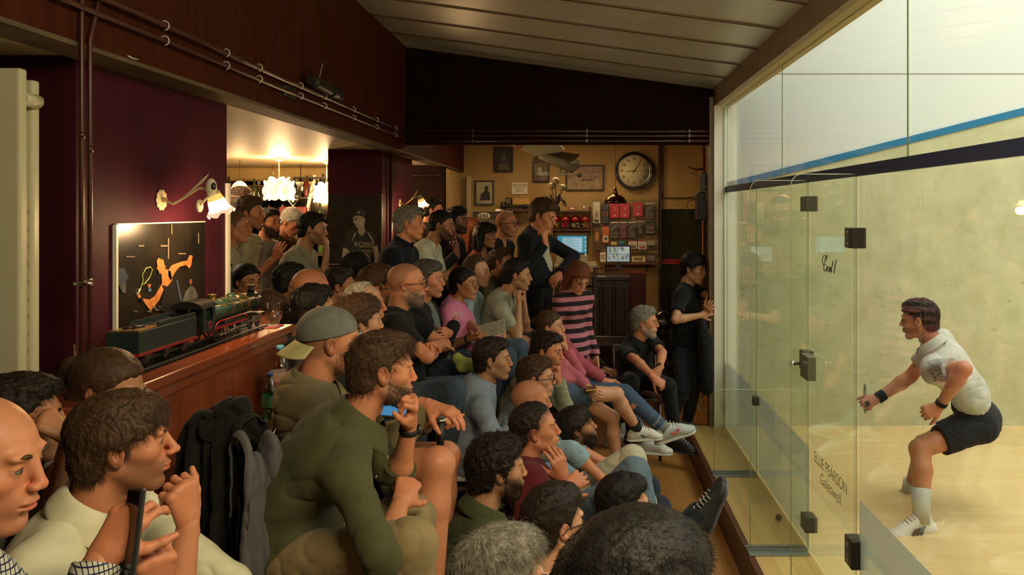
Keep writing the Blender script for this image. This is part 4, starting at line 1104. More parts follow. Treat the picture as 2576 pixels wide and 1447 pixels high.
def shape(o, name, pts, m, y=-.014, t=.0015):
    return MB().poly([(p[0], y, p[1]) for p in pts], (0, -t, 0)).build(name, m, o)
ph_dark = mat('photo_dark', (.035,.028,.020), .5, col2=(.012,.010,.008), scale=9); ph_mid = mat('photo_mid', (.20,.15,.09), .5, col2=(.08,.06,.04), scale=8)
# --- pictures on the back wall
o, w, h = picture(1243,370,1291,433,'dark portrait picture high on the ochre wall, above the black and white one', ph_dark)
MB().ball((0,-.015,.03),(.042,.004,.055),16).build('face', mat('photo_grey',(.10,.085,.06),.6), o); shape(o,'shoulders',[(-.09,-.14),(.09,-.14),(.05,-.05),(-.05,-.05)], mat('photo_grey'))
o, w, h = picture(1195,454,1243,516,'small black and white picture of a figure, framed, left of the notice', mat('photo_pale',(.42,.38,.27),.5,col2=(.30,.27,.18),scale=6), mount=mat('photo_pale'))
shape(o,'figure',[(-.06,-.10),(.075,-.10),(.07,.0),(.045,.03),(.055,.075),(.02,.095),(-.005,.07),(.01,.03),(-.045,-.02)], ph_dark, -.016); shape(o,'bird',[(-.07,.065),(-.05,.055),(-.03,.07),(-.05,.063)], ph_dark, -.016)
o, w, h = picture(1340,405,1382,458,'framed picture half hidden behind the hanging toy plane', ph_mid)
shape(o,'shape_light',[(-.06,-.04),(-.01,-.06),(.02,.03),(-.03,.06)], mat('photo_pale'))
o, w, h = picture(1423,415,1519,480,'wide brown landscape picture between the toy plane and the clock', mat('photo_sepia',(.30,.20,.12),.5,col2=(.16,.10,.06),scale=11,stretch=(1,1,3)))
shape(o,'field',[(-.23,-.15),(.23,-.15),(.23,-.02),(.05,.0),(-.1,.01),(-.23,-.03)], mat('photo_sepia_light',(.36,.27,.15),.6,col2=(.2,.13,.07),scale=16)); MB().ball((-.07,-.016,.03),(.035,.004,.028),10).build('tree', ph_dark, o)
for k in range(5): MB().ball((-.02+.035*k,-.017,-.03+.004*(k%2)),(.014,.003,.009),8).build('horse', ph_dark, o)
o, w, h = picture(1287,459,1327,489,'white printed notice pinned above the model truck', paper, frame=0, cat='notice', depth=.012)
for t, z, s_ in (('ARTICLE DU CODE',.048,.022),('DEBITS DE BOISSONS',.027,.020),('vente interdite aux',.002,.015),('mineurs de 18 ans',-.016,.015),('code de la sante',-.036,.015)):
    text_mesh('lettering', t, s_, mat('ink_black'), o, Matrix.Translation((0,-.0075,z)) @ face_y(), ext=.0003)
# clock
c = P(1595,430,10.42); o = empty('wall_clock', c, 'round black-rimmed wall clock with a cream dial', 'clock'); o.rotation_euler = (0,0,0)
MB().lathe([(.205,.03),(.212,-.005),(.235,-.035),(.250,-.02),(.252,.06),(.20,.06)], seg=64, axis='y').build('rim', mat('gloss_black', (.008,.008,.009), .15, spec=.8), o)
MB().lathe([(.0,.0),(.212,.0),(.212,.02),(0,.02)], seg=64, axis='y').build('dial', mat('dial_cream', (.62,.55,.36), .5), o)
MB().lathe([(.205,-.003),(.207,-.008),(.212,-.008),(.213,-.0)], seg=64, axis='y').build('bezel', chrome, o)
ink = mat('ink_black')
for k in range(1,13):
    a = math.radians(30*k); text_mesh('numeral', str(k), .052, ink, o, Matrix.Translation((.158*math.sin(a),-.003,.158*math.cos(a))) @ face_y(), ext=.0006)
tk = MB()
for k in range(60):
    a = math.radians(6*k); r0 = .188 if k%5 else .182; tk.tube([(r0*math.sin(a),-.002,r0*math.cos(a)),(.194*math.sin(a),-.002,r0/r0*.194*math.cos(a))], .0013, 4)
tk.build('minute_marks', ink, o)
def hand_(ang, L, w, nm):
    a = math.radians(ang); d = np.array((math.sin(a),0,math.cos(a))); n = np.array((math.cos(a),0,-math.sin(a)))
    MB().poly([(-d*.035+n*w)+np.array((0,-.006,0)),(d*L+n*w*.35)+np.array((0,-.006,0)),(d*L-n*w*.35)+np.array((0,-.006,0)),(-d*.035-n*w)+np.array((0,-.006,0))],(0,-.002,0)).build(nm, ink, o)
hand_(268, .115, .005, 'hour_hand'); hand_(36, .145, .0045, 'minute_hand')
# brass pendant
c = P(1548,505,8.6); o = empty('pendant_lamp', c, 'brass dome pendant lamp on a thin cord in front of the clock wall', 'lamp')
MB().lathe([(.0,.085),(.025,.085),(.030,.065),(.055,.060),(.095,.035),(.118,-.005),(.120,-.03),(.116,-.03),(.09,.03),(.0,.05)], seg=40).build('lamp_shade', mat('brass_dark',(.16,.085,.025),.18,metal=1), o)
MB().lathe([(.0,.155),(.013,.15),(.013,.125),(.022,.115),(.018,.10),(.03,.085),(0,.085)], seg=24).build('finial', brass, o)
MB().tube([(0,0,.15),(0,0,1.12)], .0025, 6).build('cord', black, o)
# hanging toy plane (white biplane seen from below)
c = P(1372,400,8.2); o = empty('toy_plane', c, 'white and grey toy plane hanging over the back room', 'toy plane')
whp = mat('plane_white', (.55,.51,.38), .45, noise=.15, scale=12); gyp = mat('plane_grey', (.20,.17,.13), .6, noise=.3, scale=10)
q = lambda x, y, d=0: tuple(P(x,y,8.2+d)-np.array(c))
MB().poly([q(1275,360,-.25),(q(1405,362,-.05)),q(1420,378,.0),q(1405,384,.0),q(1345,392,-.10)],(0,.03,.02)).build('wing', whp, o)
MB().poly([q(1345,392),q(1405,381),q(1458,388,.2),q(1440,402,.25),q(1385,412,.1),q(1338,398)],(0,.05,-.015)).build('wing', gyp, o)
MB().tube([q(1355,392),q(1385,400,.02),q(1410,410,.05),q(1440,425,.1),q(1462,414,.15)],[.03,.055,.06,.045,.012],12).build('fuselage', mat('plane_body',(.30,.26,.18),.5,noise=.2,scale=12), o)
MB().poly([q(1428,412,.1),q(1450,400,.15),q(1462,408,.15),q(1447,430,.12)],(0,.02,0)).build('tail', whp, o)
for k,(a,b) in enumerate(((1362,1385),(1405,1388))): MB().tube([q(a,400),q(a+6,432,.02)],.006,6).build('strut', gyp, o); MB().ball(q(a+8,438,.02),(.060,.028,.022),14).build('float', whp, o)
MB().lathe([(.022,0),(.034,0),(.034,.003),(.022,.003)],seg=28).xf(Matrix.Translation(q(1307,366,-.21)) @ Matrix.Rotation(math.radians(75),4,'X')).build('roundel', mat('red_paint',(.45,.012,.02),.5), o)
MB().tube([q(1375,385),(q(1375,385)[0],q(1375,385)[1],.46)],.0015,4).build('wire', black, o)
# tulip sculpture with pale globes
c = P(1398,528,8.9); o = empty('globe_plant', c, 'dark metal plant ornament with three pale globes', 'ornament')
q = lambda x, y, d=0: tuple(P(x,y,8.9+d)-np.array(c))
for i,(x,y) in enumerate(((1388,468),(1414,472),(1398,455))):
    MB().tube([q(1398,525),q(1398+(x-1398)*.5,500),q(x,y+6)],.005,6).build('stem', blackm, o); MB().ball(q(x,y),(.045,.045,.040),20).build('globe', mat('globe_cream',(.36,.29,.17),.4), o)
lv = MB()
for k in range(9):
    a = 2*math.pi*k/9; r = .10+.02*(k%2); pts = [(0,0,.02),(r*.5*math.cos(a),r*.5*math.sin(a),.11+.03*(k%3)),(r*math.cos(a),r*math.sin(a),.10),(r*1.25*math.cos(a),r*1.25*math.sin(a),.03)]
    lv.tube(pts,[.006,.009,.008,.002],6)
lv.build('leaves', mat('leaf_dark',(.02,.018,.010),.5), o)
MB().lathe([(0,-.02),(.045,-.02),(.05,.03),(.03,.04),(0,.04)],seg=20).build('pot', blackm, o)
# wall shelf + truck
sh1 = tag(MB().box(P(1250,529,10.48)-np.array((0,.20,.02)), P(1345,526,10.5)).build('truck_shelf', darkwood), 'narrow wooden shelf carrying the model truck', 'shelf')
c = P(1297,526,10.36); o = empty('model_truck', c, 'black and yellow model lorry on the wall shelf', 'model truck')
MB().box((-.17,-.045,.03),(.19,.045,.055),.004).build('chassis', black, o); MB().box((-.035,-.05,.055),(.19,.05,.135),.006).build('load_bed', mat('truck_yellow',(.46,.26,.05),.45), o)
MB().box((-.13,-.045,.055),(-.045,.045,.150),.012).build('cab', mat('truck_black',(.015,.013,.011),.25), o); MB().box((-.19,-.035,.05),(-.13,.035,.095),.012).build('bonnet', mat('truck_black'), o)
for x in (-.155,.13):
    for y in (-.05,.05): MB().lathe([(0,-.010),(.030,-.010),(.033,0),(.030,.010),(0,.010)],(x,y,.033),20,'y').build('wheel', black, o)
# big sign with 190
o, w, h = picture(1188,531,1290,600,'dark enamel sign with 190 in a white oval, behind the woman in the red dress', mat('sign_dark',(.045,.035,.022),.5), D=10.2, frame=.008, fm=mat('sign_cream',(.40,.34,.2),.5), cat='sign')
MB().lathe([(0,-.002),(.085,-.002),(.085,.002),(0,.002)],seg=36,axis='y').xf(Matrix.Translation((-.11,-.018,.11)) @ Matrix.Diagonal((1,1,.55,1))).build('oval', mat('sign_white',(.6,.55,.4),.5), o)
text_mesh('lettering','190',.075,ink,o,Matrix.Translation((-.11,-.022,.11)) @ face_y(),ext=.001)
text_mesh('lettering','daily PICTET',.06,mat('sign_letters',(.42,.35,.22),.5),o,Matrix.Translation((-.10,-.016,.035)) @ face_y(),ext=.001)
# right hand shelves: jars, boxes
sh2 = empty('bracket_shelf', P(1445,530,10.2), 'dark two-tier wall shelf holding the red-lidded jars', 'shelf')
X0, X1 = P(1390,0,10.3)[0], P(1486,0,10.3)[0]
for y in (530,576):
    z = P(0,y,10.3)[2]; MB().box(L_(sh2,(X0,10.15,z-.02)), L_(sh2,(X1,10.5,z))).build('board', darkwood, sh2)
for x in (X0+.01,X1-.01): MB().box(L_(sh2,(x-.01,10.45,P(0,576,10.3)[2]-.1)), L_(sh2,(x+.01,10.5,P(0,530,10.3)[2]+.05))).build('upright', darkwood, sh2)
glj = glass_mat('jar_glass', (.9,.9,.85)); jr = mat('lid_red',(.42,.012,.018),.35)
fills = [(.42,.20,.05),(.50,.03,.06),(.12,.16,.05),(.40,.18,.05)]
for k, xx in enumerate((1397,1423,1448,1473)):
    c = P(xx,575.6,10.27); o = empty('sweet_jar', c, ['leftmost of the four red-lidded sweet jars, orange sweets and a pale label','second from left red-lidded sweet jar, filled with red sweets','third from left red-lidded sweet jar, green and white sweets','rightmost of the four red-lidded sweet jars, mixed orange sweets'][k], 'jar', 'sweet jars on the shelf')
    MB().lathe([(0,.002),(.055,.002),(.062,.02),(.062,.085),(.052,.098),(.048,.10)],seg=24).build('glass', glj, o)
    MB().lathe([(.058,.098),(.060,.13),(.052,.155),(.03,.172),(0,.176)],seg=24).build('lid', jr, o)
    MB().ball((0,-.052,.135),(.022,.010,.018),14).build('lid_label', mat('paper') if k==0 else mat('label_green',(.25,.22,.10),.5), o)
    sw = MB(); rr = random.Random(k)
    for i in range(34):
        a = rr.random()*6.28; r_ = .046*math.sqrt(rr.random()); sw.ball((r_*math.cos(a),r_*math.sin(a),.015+.065*rr.random()),.011,8)
    tag(sw.build('sweets', mat('sweets_%d'%k, fills[k], .3, col2=(.55,.45,.3) if k==2 else None, scale=30), o), kind='stuff')
for xx, y0, w_, h_, m_, lb in ((1440,529,.11,.045,mat('box_red',(.22,.04,.03),.5),'flat red and white box on the top shelf above the jars'),(1469,529,.035,.085,mat('tin_grey',(.12,.13,.12),.4),'narrow grey tin on the top shelf above the jars')):
    c = P(xx,y0,10.3); b_ = MB().box((-w_/2,-.04,.001),(w_/2,.04,h_),.003).build('box', m_, None, c); tag(b_, lb, 'box')
    MB().box((-w_*.3,-.0415,h_*.3),(w_*.3,-.0405,h_*.75)).build('label', paper, b_)
# pegboard and packets
c = P(1573,570,10.44); o = empty('pegboard', c, 'grid display board hung with squash accessories', 'display board')
w = (1656-1492)/F*10.44; h = (640-506)/F*10.44
g = MB()
for k in range(36): x = -w/2+w*k/35; g.box((x-.0015,-.01,-h/2),(x+.0015,-.006,h/2))
for k in range(12): z = -h/2+h*k/11; g.box((-w/2,-.007,z-.002),(w/2,-.003,z+.002))
g.build('wires', mat('wire_grey',(.26,.20,.11),.5), o); MB().box((-w/2,-.003,-h/2),(w/2,.02,h/2)).build('backing', mat('backing_tan',(.33,.23,.11),.7), o)
red = mat('packet_red',(.42,.012,.02),.35); wht = mat('packet_white',(.55,.52,.42),.4); blk = mat('packet_black',(.02,.02,.022),.3); clr = mat('packet_clear',(.16,.14,.11),.12,spec=.8,col2=(.03,.03,.035),scale=26); pnk = mat('packet_pink',(.20,.06,.07),.2,col2=(.04,.03,.03),scale=24); org_ = mat('packet_orange',(.50,.12,.03),.35); gryp = mat('packet_graphic',(.30,.28,.24),.4)
packs = [
 (1491,508,1510,562,wht,'tall white grip packet at the top left of the display board'),
 (1514,511,1532,563,blk,'tall black packet with an orange ring beside the white grip packet'),
 (1534,511,1558,549,red,'leftmost of the three red packets at the top of the board'),
 (1559,511,1584,549,red,'middle of the three red packets at the top of the board'),
 (1592,508,1617,545,red,'rightmost of the three red packets at the top of the board'),
 (1624,511,1645,552,clr,'clear bag of dark grips at the top right corner of the board'),
 (1493,573,1511,630,mat('packet_brown',(.11,.06,.02),.4),'brown and gold poster packet at the lower left of the board'),
 (1515,570,1532,612,org_,'tall orange and white packet below the black one'),
 (1535,558,1558,600,clr,'leftmost clear bag in the middle row of the board'),
 (1559,558,1578,600,pnk,'pinkish clear bag in the middle row of the board'),
 (1580,558,1600,600,clr,'third clear bag in the middle row, left of the small one'),
 (1603,556,1617,590,clr,'small clear bag in the middle row of the board'),
 (1622,557,1649,590,blk,'black packet with red and white print at the right of the board'),
 (1581,606,1603,626,wht,'left white card with a red top, above the small screen'),
 (1605,606,1627,628,wht,'right white card with a red top, above the small screen'),
 (1629,605,1648,618,gryp,'small grey card at the lower right of the board'),
 (1537,608,1552,618,mat('packet_yellow',(.5,.42,.14),.4),'small yellow packet just above the screen'),
 (1556,606,1572,616,mat('packet_blue',(.04,.16,.22),.4),'small blue packet just above the screen')]
for i,(x0,y0,x1,y1,m_,lb) in enumerate(packs):
    D = 10.38; c = P((x0+x1)/2,(y0+y1)/2,D); w_ = (x1-x0)/F*D; h_ = (y1-y0)/F*D
    e = empty('packet', c, lb, 'packet', 'packets on the display board')
    MB().box((-w_/2,-.014,-h_/2),(w_/2,.010,h_/2*.86),.005).build('pouch', m_, e)
    MB().box((-w_/2*.9,-.003,h_/2*.84),(w_/2*.9,.001,h_/2)).build('header', wht if m_ in (clr,pnk) else (red if m_ is wht and y0>600 else m_), e)
    MB().tube([(0,.04,h_/2*.93),(0,-.01,h_/2*.93),(0,-.014,h_/2*.96)],.0018,5).build('hook', chrome, e)
    if m_ is red:
        text_mesh('lettering','Y',w_*.42,mat('print_white',(.6,.5,.42),.5),e,Matrix.Translation((0,-.0155,.02)) @ face_y(),ext=.0005,shear=.3)
        MB().box((-w_*.1,-.0155,-h_*.38),(w_*.1,-.0145,-h_*.28)).build('print', mat('print_white'), e)
    if i == 0: MB().ball((0,-.016,-.02),(.022,.003,.045),12).build('print', gryp, e); MB().box((-.028,-.0155,-.125),(.028,-.0145,-.09)).build('print', blk, e)
    if i == 1: MB().lathe([(.022,-.001),(.034,-.001),(.034,.001),(.022,.001)],seg=24,axis='y').xf(Matrix.Translation((0,-.016,-.01))).build('print', mat('print_gold',(.42,.2,.06),.4), e)
    if i == 7: MB().box((-w_*.35,-.0155,-h_*.40),(w_*.35,-.0145,-h_*.05)).build('print', wht, e); MB().box((-w_*.18,-.017,-h_*.3),(w_*.2,-.0155,-h_*.15)).build('print', blk, e)
    if i == 6: MB().ball((0,-.016,.03),(.03,.003,.07),12).build('print', mat('print_gold'), e)
    if i == 12:
        for k in range(4): MB().box((-w_*.35,-.0155,.03-.03*k),(w_*.35,-.0145,.037-.03*k)).build('print', wht if k%2 else red, e)
    if i in (13,14): text_mesh('lettering','X-ORU',.028,blk,e,Matrix.Translation((0,-.0155,-.003)) @ face_y(),ext=.0004); MB().box((-w_*.3,-.0155,-h_*.36),(w_*.3,-.0145,-h_*.16)).build('print', red if i==14 else blk, e)
# counter shelf under the board, leaflets
z = P(0,660,10.2)[2]; x0, x1 = P(1508,0,10.2)[0], P(1654,0,10.2)[0]
o = empty('leaflet_shelf', ((x0+x1)/2,10.3,z), 'white shelf under the display board with leaflets and the small screen', 'shelf')
MB().box((-(x1-x0)/2,-.24,-.022),((x1-x0)/2,.2,0),.003).build('board', mat('shelf_dark',(.10,.055,.025),.5), o)
for k in (-.3,.25): MB().poly([(k,.2,-.022),(k,-.1,-.022),(k,.2,-.15)],(.015,0,0)).build('bracket', mat('shelf_dark'), o)
for xx0,xx1,yy,m_,lb in ((1510,1524,636,paper,'cream leaflet stack at the left end of the shelf'),(1590,1624,646,mat('paper_warm',(.52,.42,.24),.8),'cream printed leaflet leaning right of the small screen'),(1626,1652,640,mat('leaflet_dark',(.05,.05,.055),.4),'dark glossy leaflet at the right end of the shelf')):
    D = 10.22; w_ = (xx1-xx0)/F*D; hh = (659-yy)/F*D; c = P((xx0+xx1)/2,659,D)
    e = MB().poly([(-w_/2,0,.002),(w_/2,0,.002),(w_/2,.05,hh),(-w_/2,.05,hh)],(0,.004,0)).build('leaflet', m_, None, c); tag(e, lb, 'leaflet')
    ln = MB()
    for k in range(3): ln.box((-w_*.4,.004+.012*k,hh*(.3+.2*k)),(w_*.3,.006+.012*k,hh*(.3+.2*k)+.006))
    ln.build('print', ink if m_ is not mat('leaflet_dark') else paper, e)
# screens
def screen(name, x0, y0, x1, y1, D, label, chin=0, chin_m=None, kind='cctv'):
    c = P((x0+x1)/2,(y0+y1)/2,D); w = (x1-x0)/F*D; h = (y1-y0)/F*D; o = empty(name, c, label, 'monitor')
    MB().box((-w/2,-.012,-h/2),(w/2,.015,h/2),.004).build('casing', black, o)
    def em(nm, col, s=1): return mat(nm, (.02,.02,.02), .3, emit=col, estr=s)
    if kind == 'cctv':
        cols = [(.13,.16,.145),(.16,.17,.15),(.20,.22,.20),(.15,.17,.16)]; kk = 0; b = .014
        for ix in (0,1):
            for iz in (1,0):
                xa = -w/2+b+ix*(w/2-b); xb = xa+(w/2-b)-.003; za = -h/2+b+iz*(h/2-b); zb = za+(h/2-b)-.003
                p_ = MB().box((xa,-.014,za),(xb,-.012,zb)).build('view', mat('screen_view_%d'%kk, (.02,.02,.02), .3, emit=cols[kk], estr=1.0), o); kk += 1
                r_ = random.Random(kk)
                for j in range(5):
                    cx = xa+(xb-xa)*(.15+.7*r_.random()); cz = za+(zb-za)*(.2+.5*r_.random())
                    MB().poly([(cx,-.0145,cz),(cx+.012,-.0145,cz+.006),(cx+.006,-.0145,cz+.04),(cx-.006,-.0145,cz+.035)],(0,-.0005,0)).build('shape', em('screen_dark',(.04,.05,.05)) if j!=2 else em('screen_warm',(.25,.21,.06)), p_)
    else:
        b = .014; MB().box((-w/2+b,-.014,-h/2+b),(w/2-b,-.012,h/2-b)).build('display', em('screen_blue',(.02,.15,.21),.9), o)
        MB().box((-w*.30,-.0155,-h*.36),(w*.32,-.014,h*.34)).build('window_pane', em('screen_page',(.20,.32,.34),.9), o)
        t = MB()
        for k in range(12): t.box((-w*.27,-.0165,h*.28-k*h*.05),(-w*.27+w*(.3+.2*((k*7)%3)/2),-.0155,h*.28-k*h*.05+.004))
        t.build('text_lines', em('screen_text',(.08,.16,.2),.8), o)
        ic = MB()
        for k in range(5): ic.box((w*.40,-.0155,h*.3-k*.045),(w*.45,-.014,h*.3-k*.045+.022))
        ic.build('icons', em('screen_icons',(.3,.3,.2),.8), o)
    if chin:
        MB().box((-w/2,-.014,-h/2-chin),(w/2,.012,-h/2),.004).build('chin', chin_m, o)
        MB().poly([(-.08,.02,-h/2-chin),(.08,.02,-h/2-chin),(.09,.02,-h/2-chin-.10),(-.09,.02,-h/2-chin-.10)],(0,.006,0)).build('stand', chin_m, o)
    else: MB().box((-.03,-.0,-h/2-.06),(.03,.012,-h/2)).build('stand', black, o)
    return o
alu = mat('aluminium',(.45,.38,.24),.35,metal=.3)
screen('computer_monitor',1399,590,1479,640,8.4,'computer screen with a pale chin showing a blue desktop, behind the standing man', chin=.085, chin_m=alu, kind='pc')
tag(MB().lathe([(0,0),(.012,0),(.012,.001),(0,.001)],seg=16,axis='y').build('apple_mark',black),None,None) if False else None
screen('security_monitor',1524,617,1587,661,9.3,'small screen showing four grey camera views, in front of the shelf')
def screen_stand(): pass
# reception desk
c = P(1530,775,8.9); zt = P(0,697,8.7)[2]; xl, xr = P(1476,0,8.8)[0], P(1580,0,8.8)[0]
o = empty('reception_desk', ((xl+xr)/2,9.0,-.2), 'dark wooden reception desk with panelled front', 'desk')
xw = (xr-xl)/2
MB().box((-xw-.02,-.30,zt+.2-.04),(xw+.02,.35,zt+.2),.006).build('worktop', darkwood, o)
MB().box((-xw,-.25,0),(xw,.32,zt+.2-.04)).build('carcass', darkwood, o)
for k in range(3):
    xa = -xw+.02+k*(2*xw-.04)/3; MB().box((xa+.015,-.27,.12),(xa+(2*xw-.04)/3-.015,-.25,zt+.08),.01).build('panel', mat('panel_dark',(.035,.012,.006),.4), o)
    MB().box((xa-.01,-.275,.02),(xa+.012,-.25,zt+.14),.004).build('moulding', darkwood, o)
# desk top gallery rail with small bottles
o = empty('gallery_rail', P(1530,690,8.75)+np.array((0,0,-.0)), 'little turned wooden rail along the reception desk top', 'rail')
MB().box((-.16,-.01,.055),(.20,.01,.07)).box((-.16,-.01,-.01),(.20,.01,.0)).build('rails', darkwood, o)
for k in range(10): MB().lathe([(.006,0),(.010,.012),(.005,.025),(.010,.042),(.006,.055)],(-.15+.037*k,0,0),10).build('baluster', mat('baluster_pale',(.36,.22,.09),.3), o)
tag(MB().box(P(1484,697,8.72)-np.array((0,.06,0)), P(1524,696,8.72)+np.array((0,.05,.006))).build('paper_sheet', paper), 'white sheet of paper lying on the reception desk', 'paper')
# desk below the computer
z = P(0,663,8.4)[2]; x0, x1 = P(1396,0,8.4)[0], P(1500,0,8.4)[0]
o = empty('computer_desk', ((x0+x1)/2,8.4,-.2), 'pale computer desk with drawers behind the standing man', 'desk'); xw = (x1-x0)/2
MB().box((-xw,-.2,z+.2-.03),(xw,.35,z+.2),.004).build('worktop', alu, o); MB().box((-xw,-.12,0),(-xw+.03,.3,z+.17)).build('side', darkwood, o); MB().box((xw-.03,-.12,0),(xw,.3,z+.17)).build('side', darkwood, o)
for k in range(3): d = MB().box((-xw+.04,-.14,z-.02-.13*k),(xw-.04,.2,z+.09-.13*k),.004).build('drawer', mat('drawer_brown',(.12,.06,.03),.5), o); MB().tube([(-.05,-.15,z+.035-.13*k),(.05,-.15,z+.035-.13*k)],.005,6).build('handle', chrome, d)
tag(MB().box(P(1408,664,8.25)-np.array((0,0,-.004)), P(1462,661,8.3)+np.array((0,.05,.008)),.003).build('keyboard', alu), 'pale keyboard on the desk below the computer screen', 'keyboard')
# red cabinet and pale column
o = empty('red_cabinet', (P(1605,0,9.4)[0],9.5,-.2), 'tall dark red cabinet at the right end of the reception desk', 'cabinet'); zt = P(0,686,9.4)[2]+.2; hw = 19/F*9.4
MB().box((-hw-.03,-.15,0),(hw,.2,zt),.008).build('carcass', mat('red_gloss',(.13,.018,.008),.3,noise=.2,scale=5), o); MB().box((-hw,-.165,.06),(hw-.03,-.15,zt-.06),.006).build('door', mat('red_gloss'), o); MB().ball((hw-.05,-.175,zt*.5),.012,10).build('knob', brass, o)
# speaker on bracket near the post, cables
c = P(1770,515,7.3); o = empty('loudspeaker', c, 'black wall loudspeaker with white cable coiled on top, beside the white post', 'speaker')
MB().box((-.07,-.08,-.145),(.07,.08,.11),.012).build('cabinet', mat('speaker_black',(.014,.014,.014),.5,bump=.3,scale=160), o); MB().lathe([(.0,-.004),(.045,-.002),(.055,-.006),(.055,0)],(0,-.082,-.05),28,'y').build('driver', mat('driver_grey',(.04,.04,.04),.6), o)
MB().lathe([(.0,-.004),(.022,-.004),(.022,0)],(0,-.082,.055),20,'y').build('tweeter', mat('driver_grey'), o)
MB().box((-.03,-.03,.11),(.075,.03,.29),.004).box((-.028,-.034,.16),(.075,-.028,.17)).build('bracket', black, o)
MB().tube([(-.02,-.05,.12),(-.06,-.06,.16),(-.01,-.06,.175),(.05,-.05,.15),(.01,-.07,.12),(.02,-.1,.03),(.04,-.1,-.02),(.075,-.09,.0),(.08,-.05,.08)],.005,6).build('cable', mat('cable_white',(.42,.38,.26),.5), o)
MB().tube([(-.07,0,.05),(-.14,.0,.03),(-.165,0,-.06),(-.13,0,-.16),(-.06,0,-.22),(.0,0,-.20),(.02,0,-.14)],.004,6).build('power_lead', black, o)
tag(MB().tube([P(1737,436,7.6),P(1790,437,7.6)],.006,6).build('antenna_rod', chrome), 'thin silver rod sticking out above the loudspeaker', 'rod')
o = empty('coat_stand', P(1770,420,8.8), 'wooden coat stand with hooked arms behind the loudspeaker', 'coat stand'); wd = mat('bentwood',(.20,.075,.02),.35)
MB().tube([(0,0,-2.4),(0,0,.35)],.018,10).build('pole', wd, o)
for z, L in ((.28,.19),(-.02,.17),(.1,-.12)): MB().tube([(0,0,z),(-L*.5,-.03,z-.012),(-L,-.05,z+.012),(-L-.02,-.05,z+.04)],.011,8).build('hook', wd, o)
for a in range(4): MB().tube([(0,0,-2.1),(.22*math.cos(a*1.57),.22*math.sin(a*1.57),-2.4+.0)],.014,8).build('foot', wd, o)
o = tag(MB().tube([P(1772,985,7.2),P(1760,1010,7.15),P(1757,1028,7.1),P(1766,1040,7.1),P(1780,1032,7.1),P(1784,1008,7.15),P(1776,990,7.2),P(1763,1000,7.2),P(1768,1030,7.2),P(1783,1022,7.2),P(1788,1050,7.2)],.006,6).build('cable_loop', mat('cable_white')), 'loose white cable hanging in loops beside the foot of the post', 'cable')
# wiring on the ochre wall
tag(MB().tube([P(1657,440,10.47),P(1662,480,10.47),P(1668,497,10.47),P(1700,499,10.47),P(1752,497,10.47)],.008,6).build('wall_cable', mat('post_dark')), 'dark cable running down then across the ochre wall', 'cable')
# motorcycle helmet + case
c = P(1668,812,7.5); o = empty('crash_helmet', c, 'glossy black crash helmet beside the seated man in the black polo', 'helmet')
MB().ball((0,0,0),(.10,.12,.115),28).build('shell', mat('gloss_black'), o); MB().box((-.06,-.135,-.02),(.07,-.085,.045),.02).build('visor', mat('visor',(.03,.03,.03),.05,spec=1), o)
c = P(1690,890,7.9); o = empty('equipment_case', c, 'black case lettered ST standing behind the seated man in the black polo', 'case')
MB().box((-.17,-.08,-.42),(.10,.10,.24),.02).build('body', mat('case_black',(.02,.016,.014),.5), o); MB().tube([(-.08,0,.24),(-.08,0,.28),(.02,0,.28),(.02,0,.24)],.008,6).build('handle', black, o)
text_mesh('lettering','ST',.055,mat('ink_pale',(.5,.42,.34),.5),o,Matrix.Translation((-.03,-.082,-.08)) @ face_y(),ext=.001)
# ---------------- left wall: poster, lamps, radiator
def LW(x, y, X=-1.69):
    D = -X*F/(VX-x); return np.array((X, D, 1.9-(y-VY)/F*D))
a = LW(288,566); b = LW(510,557); y0, y1 = a[1], b[1]; zt = a[2]; zb = 1.36
o = empty('squash_poster', (-1.69,(y0+y1)/2,(zt+zb)/2), 'large poster of a woman squash player swinging a racket, behind the model train', 'poster')
W_ = y1-y0; H_ = zt-zb
# local helper: u along +Y (0..1), v down (0..1)
def pp(u, v, off=.012): return (off, -W_/2+u*W_, H_/2-v*H_)
MB().box((0,-W_/2,-H_/2),(.010,W_/2,H_/2)).build('print', mat('poster_dark',(.020,.015,.009),.28,col2=(.006,.005,.004),scale=5,spec=.5), o)
MB().box((0,-W_/2-.012,-H_/2),(.014,-W_/2,H_/2+.0)).box((0,-W_/2,H_/2),(.012,W_/2,H_/2+.005)).build('edge', mat('strip_white'), o)
# pixel positions on the poster converted to (u, v)
def uv(x, y, off=.012):
    q = LW(x, y, -1.69+off); return (off, q[1]-(y0+y1)/2, q[2]-(zt+zb)/2)
def pfig(par, name, pts, m, off=.012): return MB().poly([uv(x,y,off) for x,y in pts], (.0012,0,0)).build(name, m, par)
psk = mat('poster_skin',(.50,.20,.065),.35,col2=(.34,.12,.035),scale=30); pcl = mat('poster_top',(.012,.011,.011),.3); pgr = mat('poster_grey',(.10,.105,.10),.4,col2=(.05,.05,.05),scale=30)
def psx(cx, cy): return 200+cx/2.583, 400+cy/2.583          # crop coordinates
def PC(l): return [psx(*q) for q in l]
pfig(o,'figure_arm',PC([(575,725),(600,690),(660,668),(700,660),(715,625),(733,628),(725,690),(712,712),(690,690),(650,700),(620,735),(590,790),(575,760)]),psk)
pfig(o,'figure_arm',PC([(535,810),(545,850),(520,910),(465,985),(450,975),(410,920),(380,905),(368,870),(385,860),(400,905),(455,915),(490,890)]),psk)
pfig(o,'figure_neck',PC([(530,735),(560,715),(590,730),(600,790),(560,840),(535,815)]),psk)
pfig(o,'figure_head',PC([(500,665),(510,640),(530,625),(555,640),(562,690),(550,725),(520,750),(508,720),(500,715),(505,700)]),psk,.0128)
pfig(o,'figure_hair',PC([(508,642),(525,622),(560,615),(575,650),(565,700),(553,690),(545,655)]),pcl,.0136)
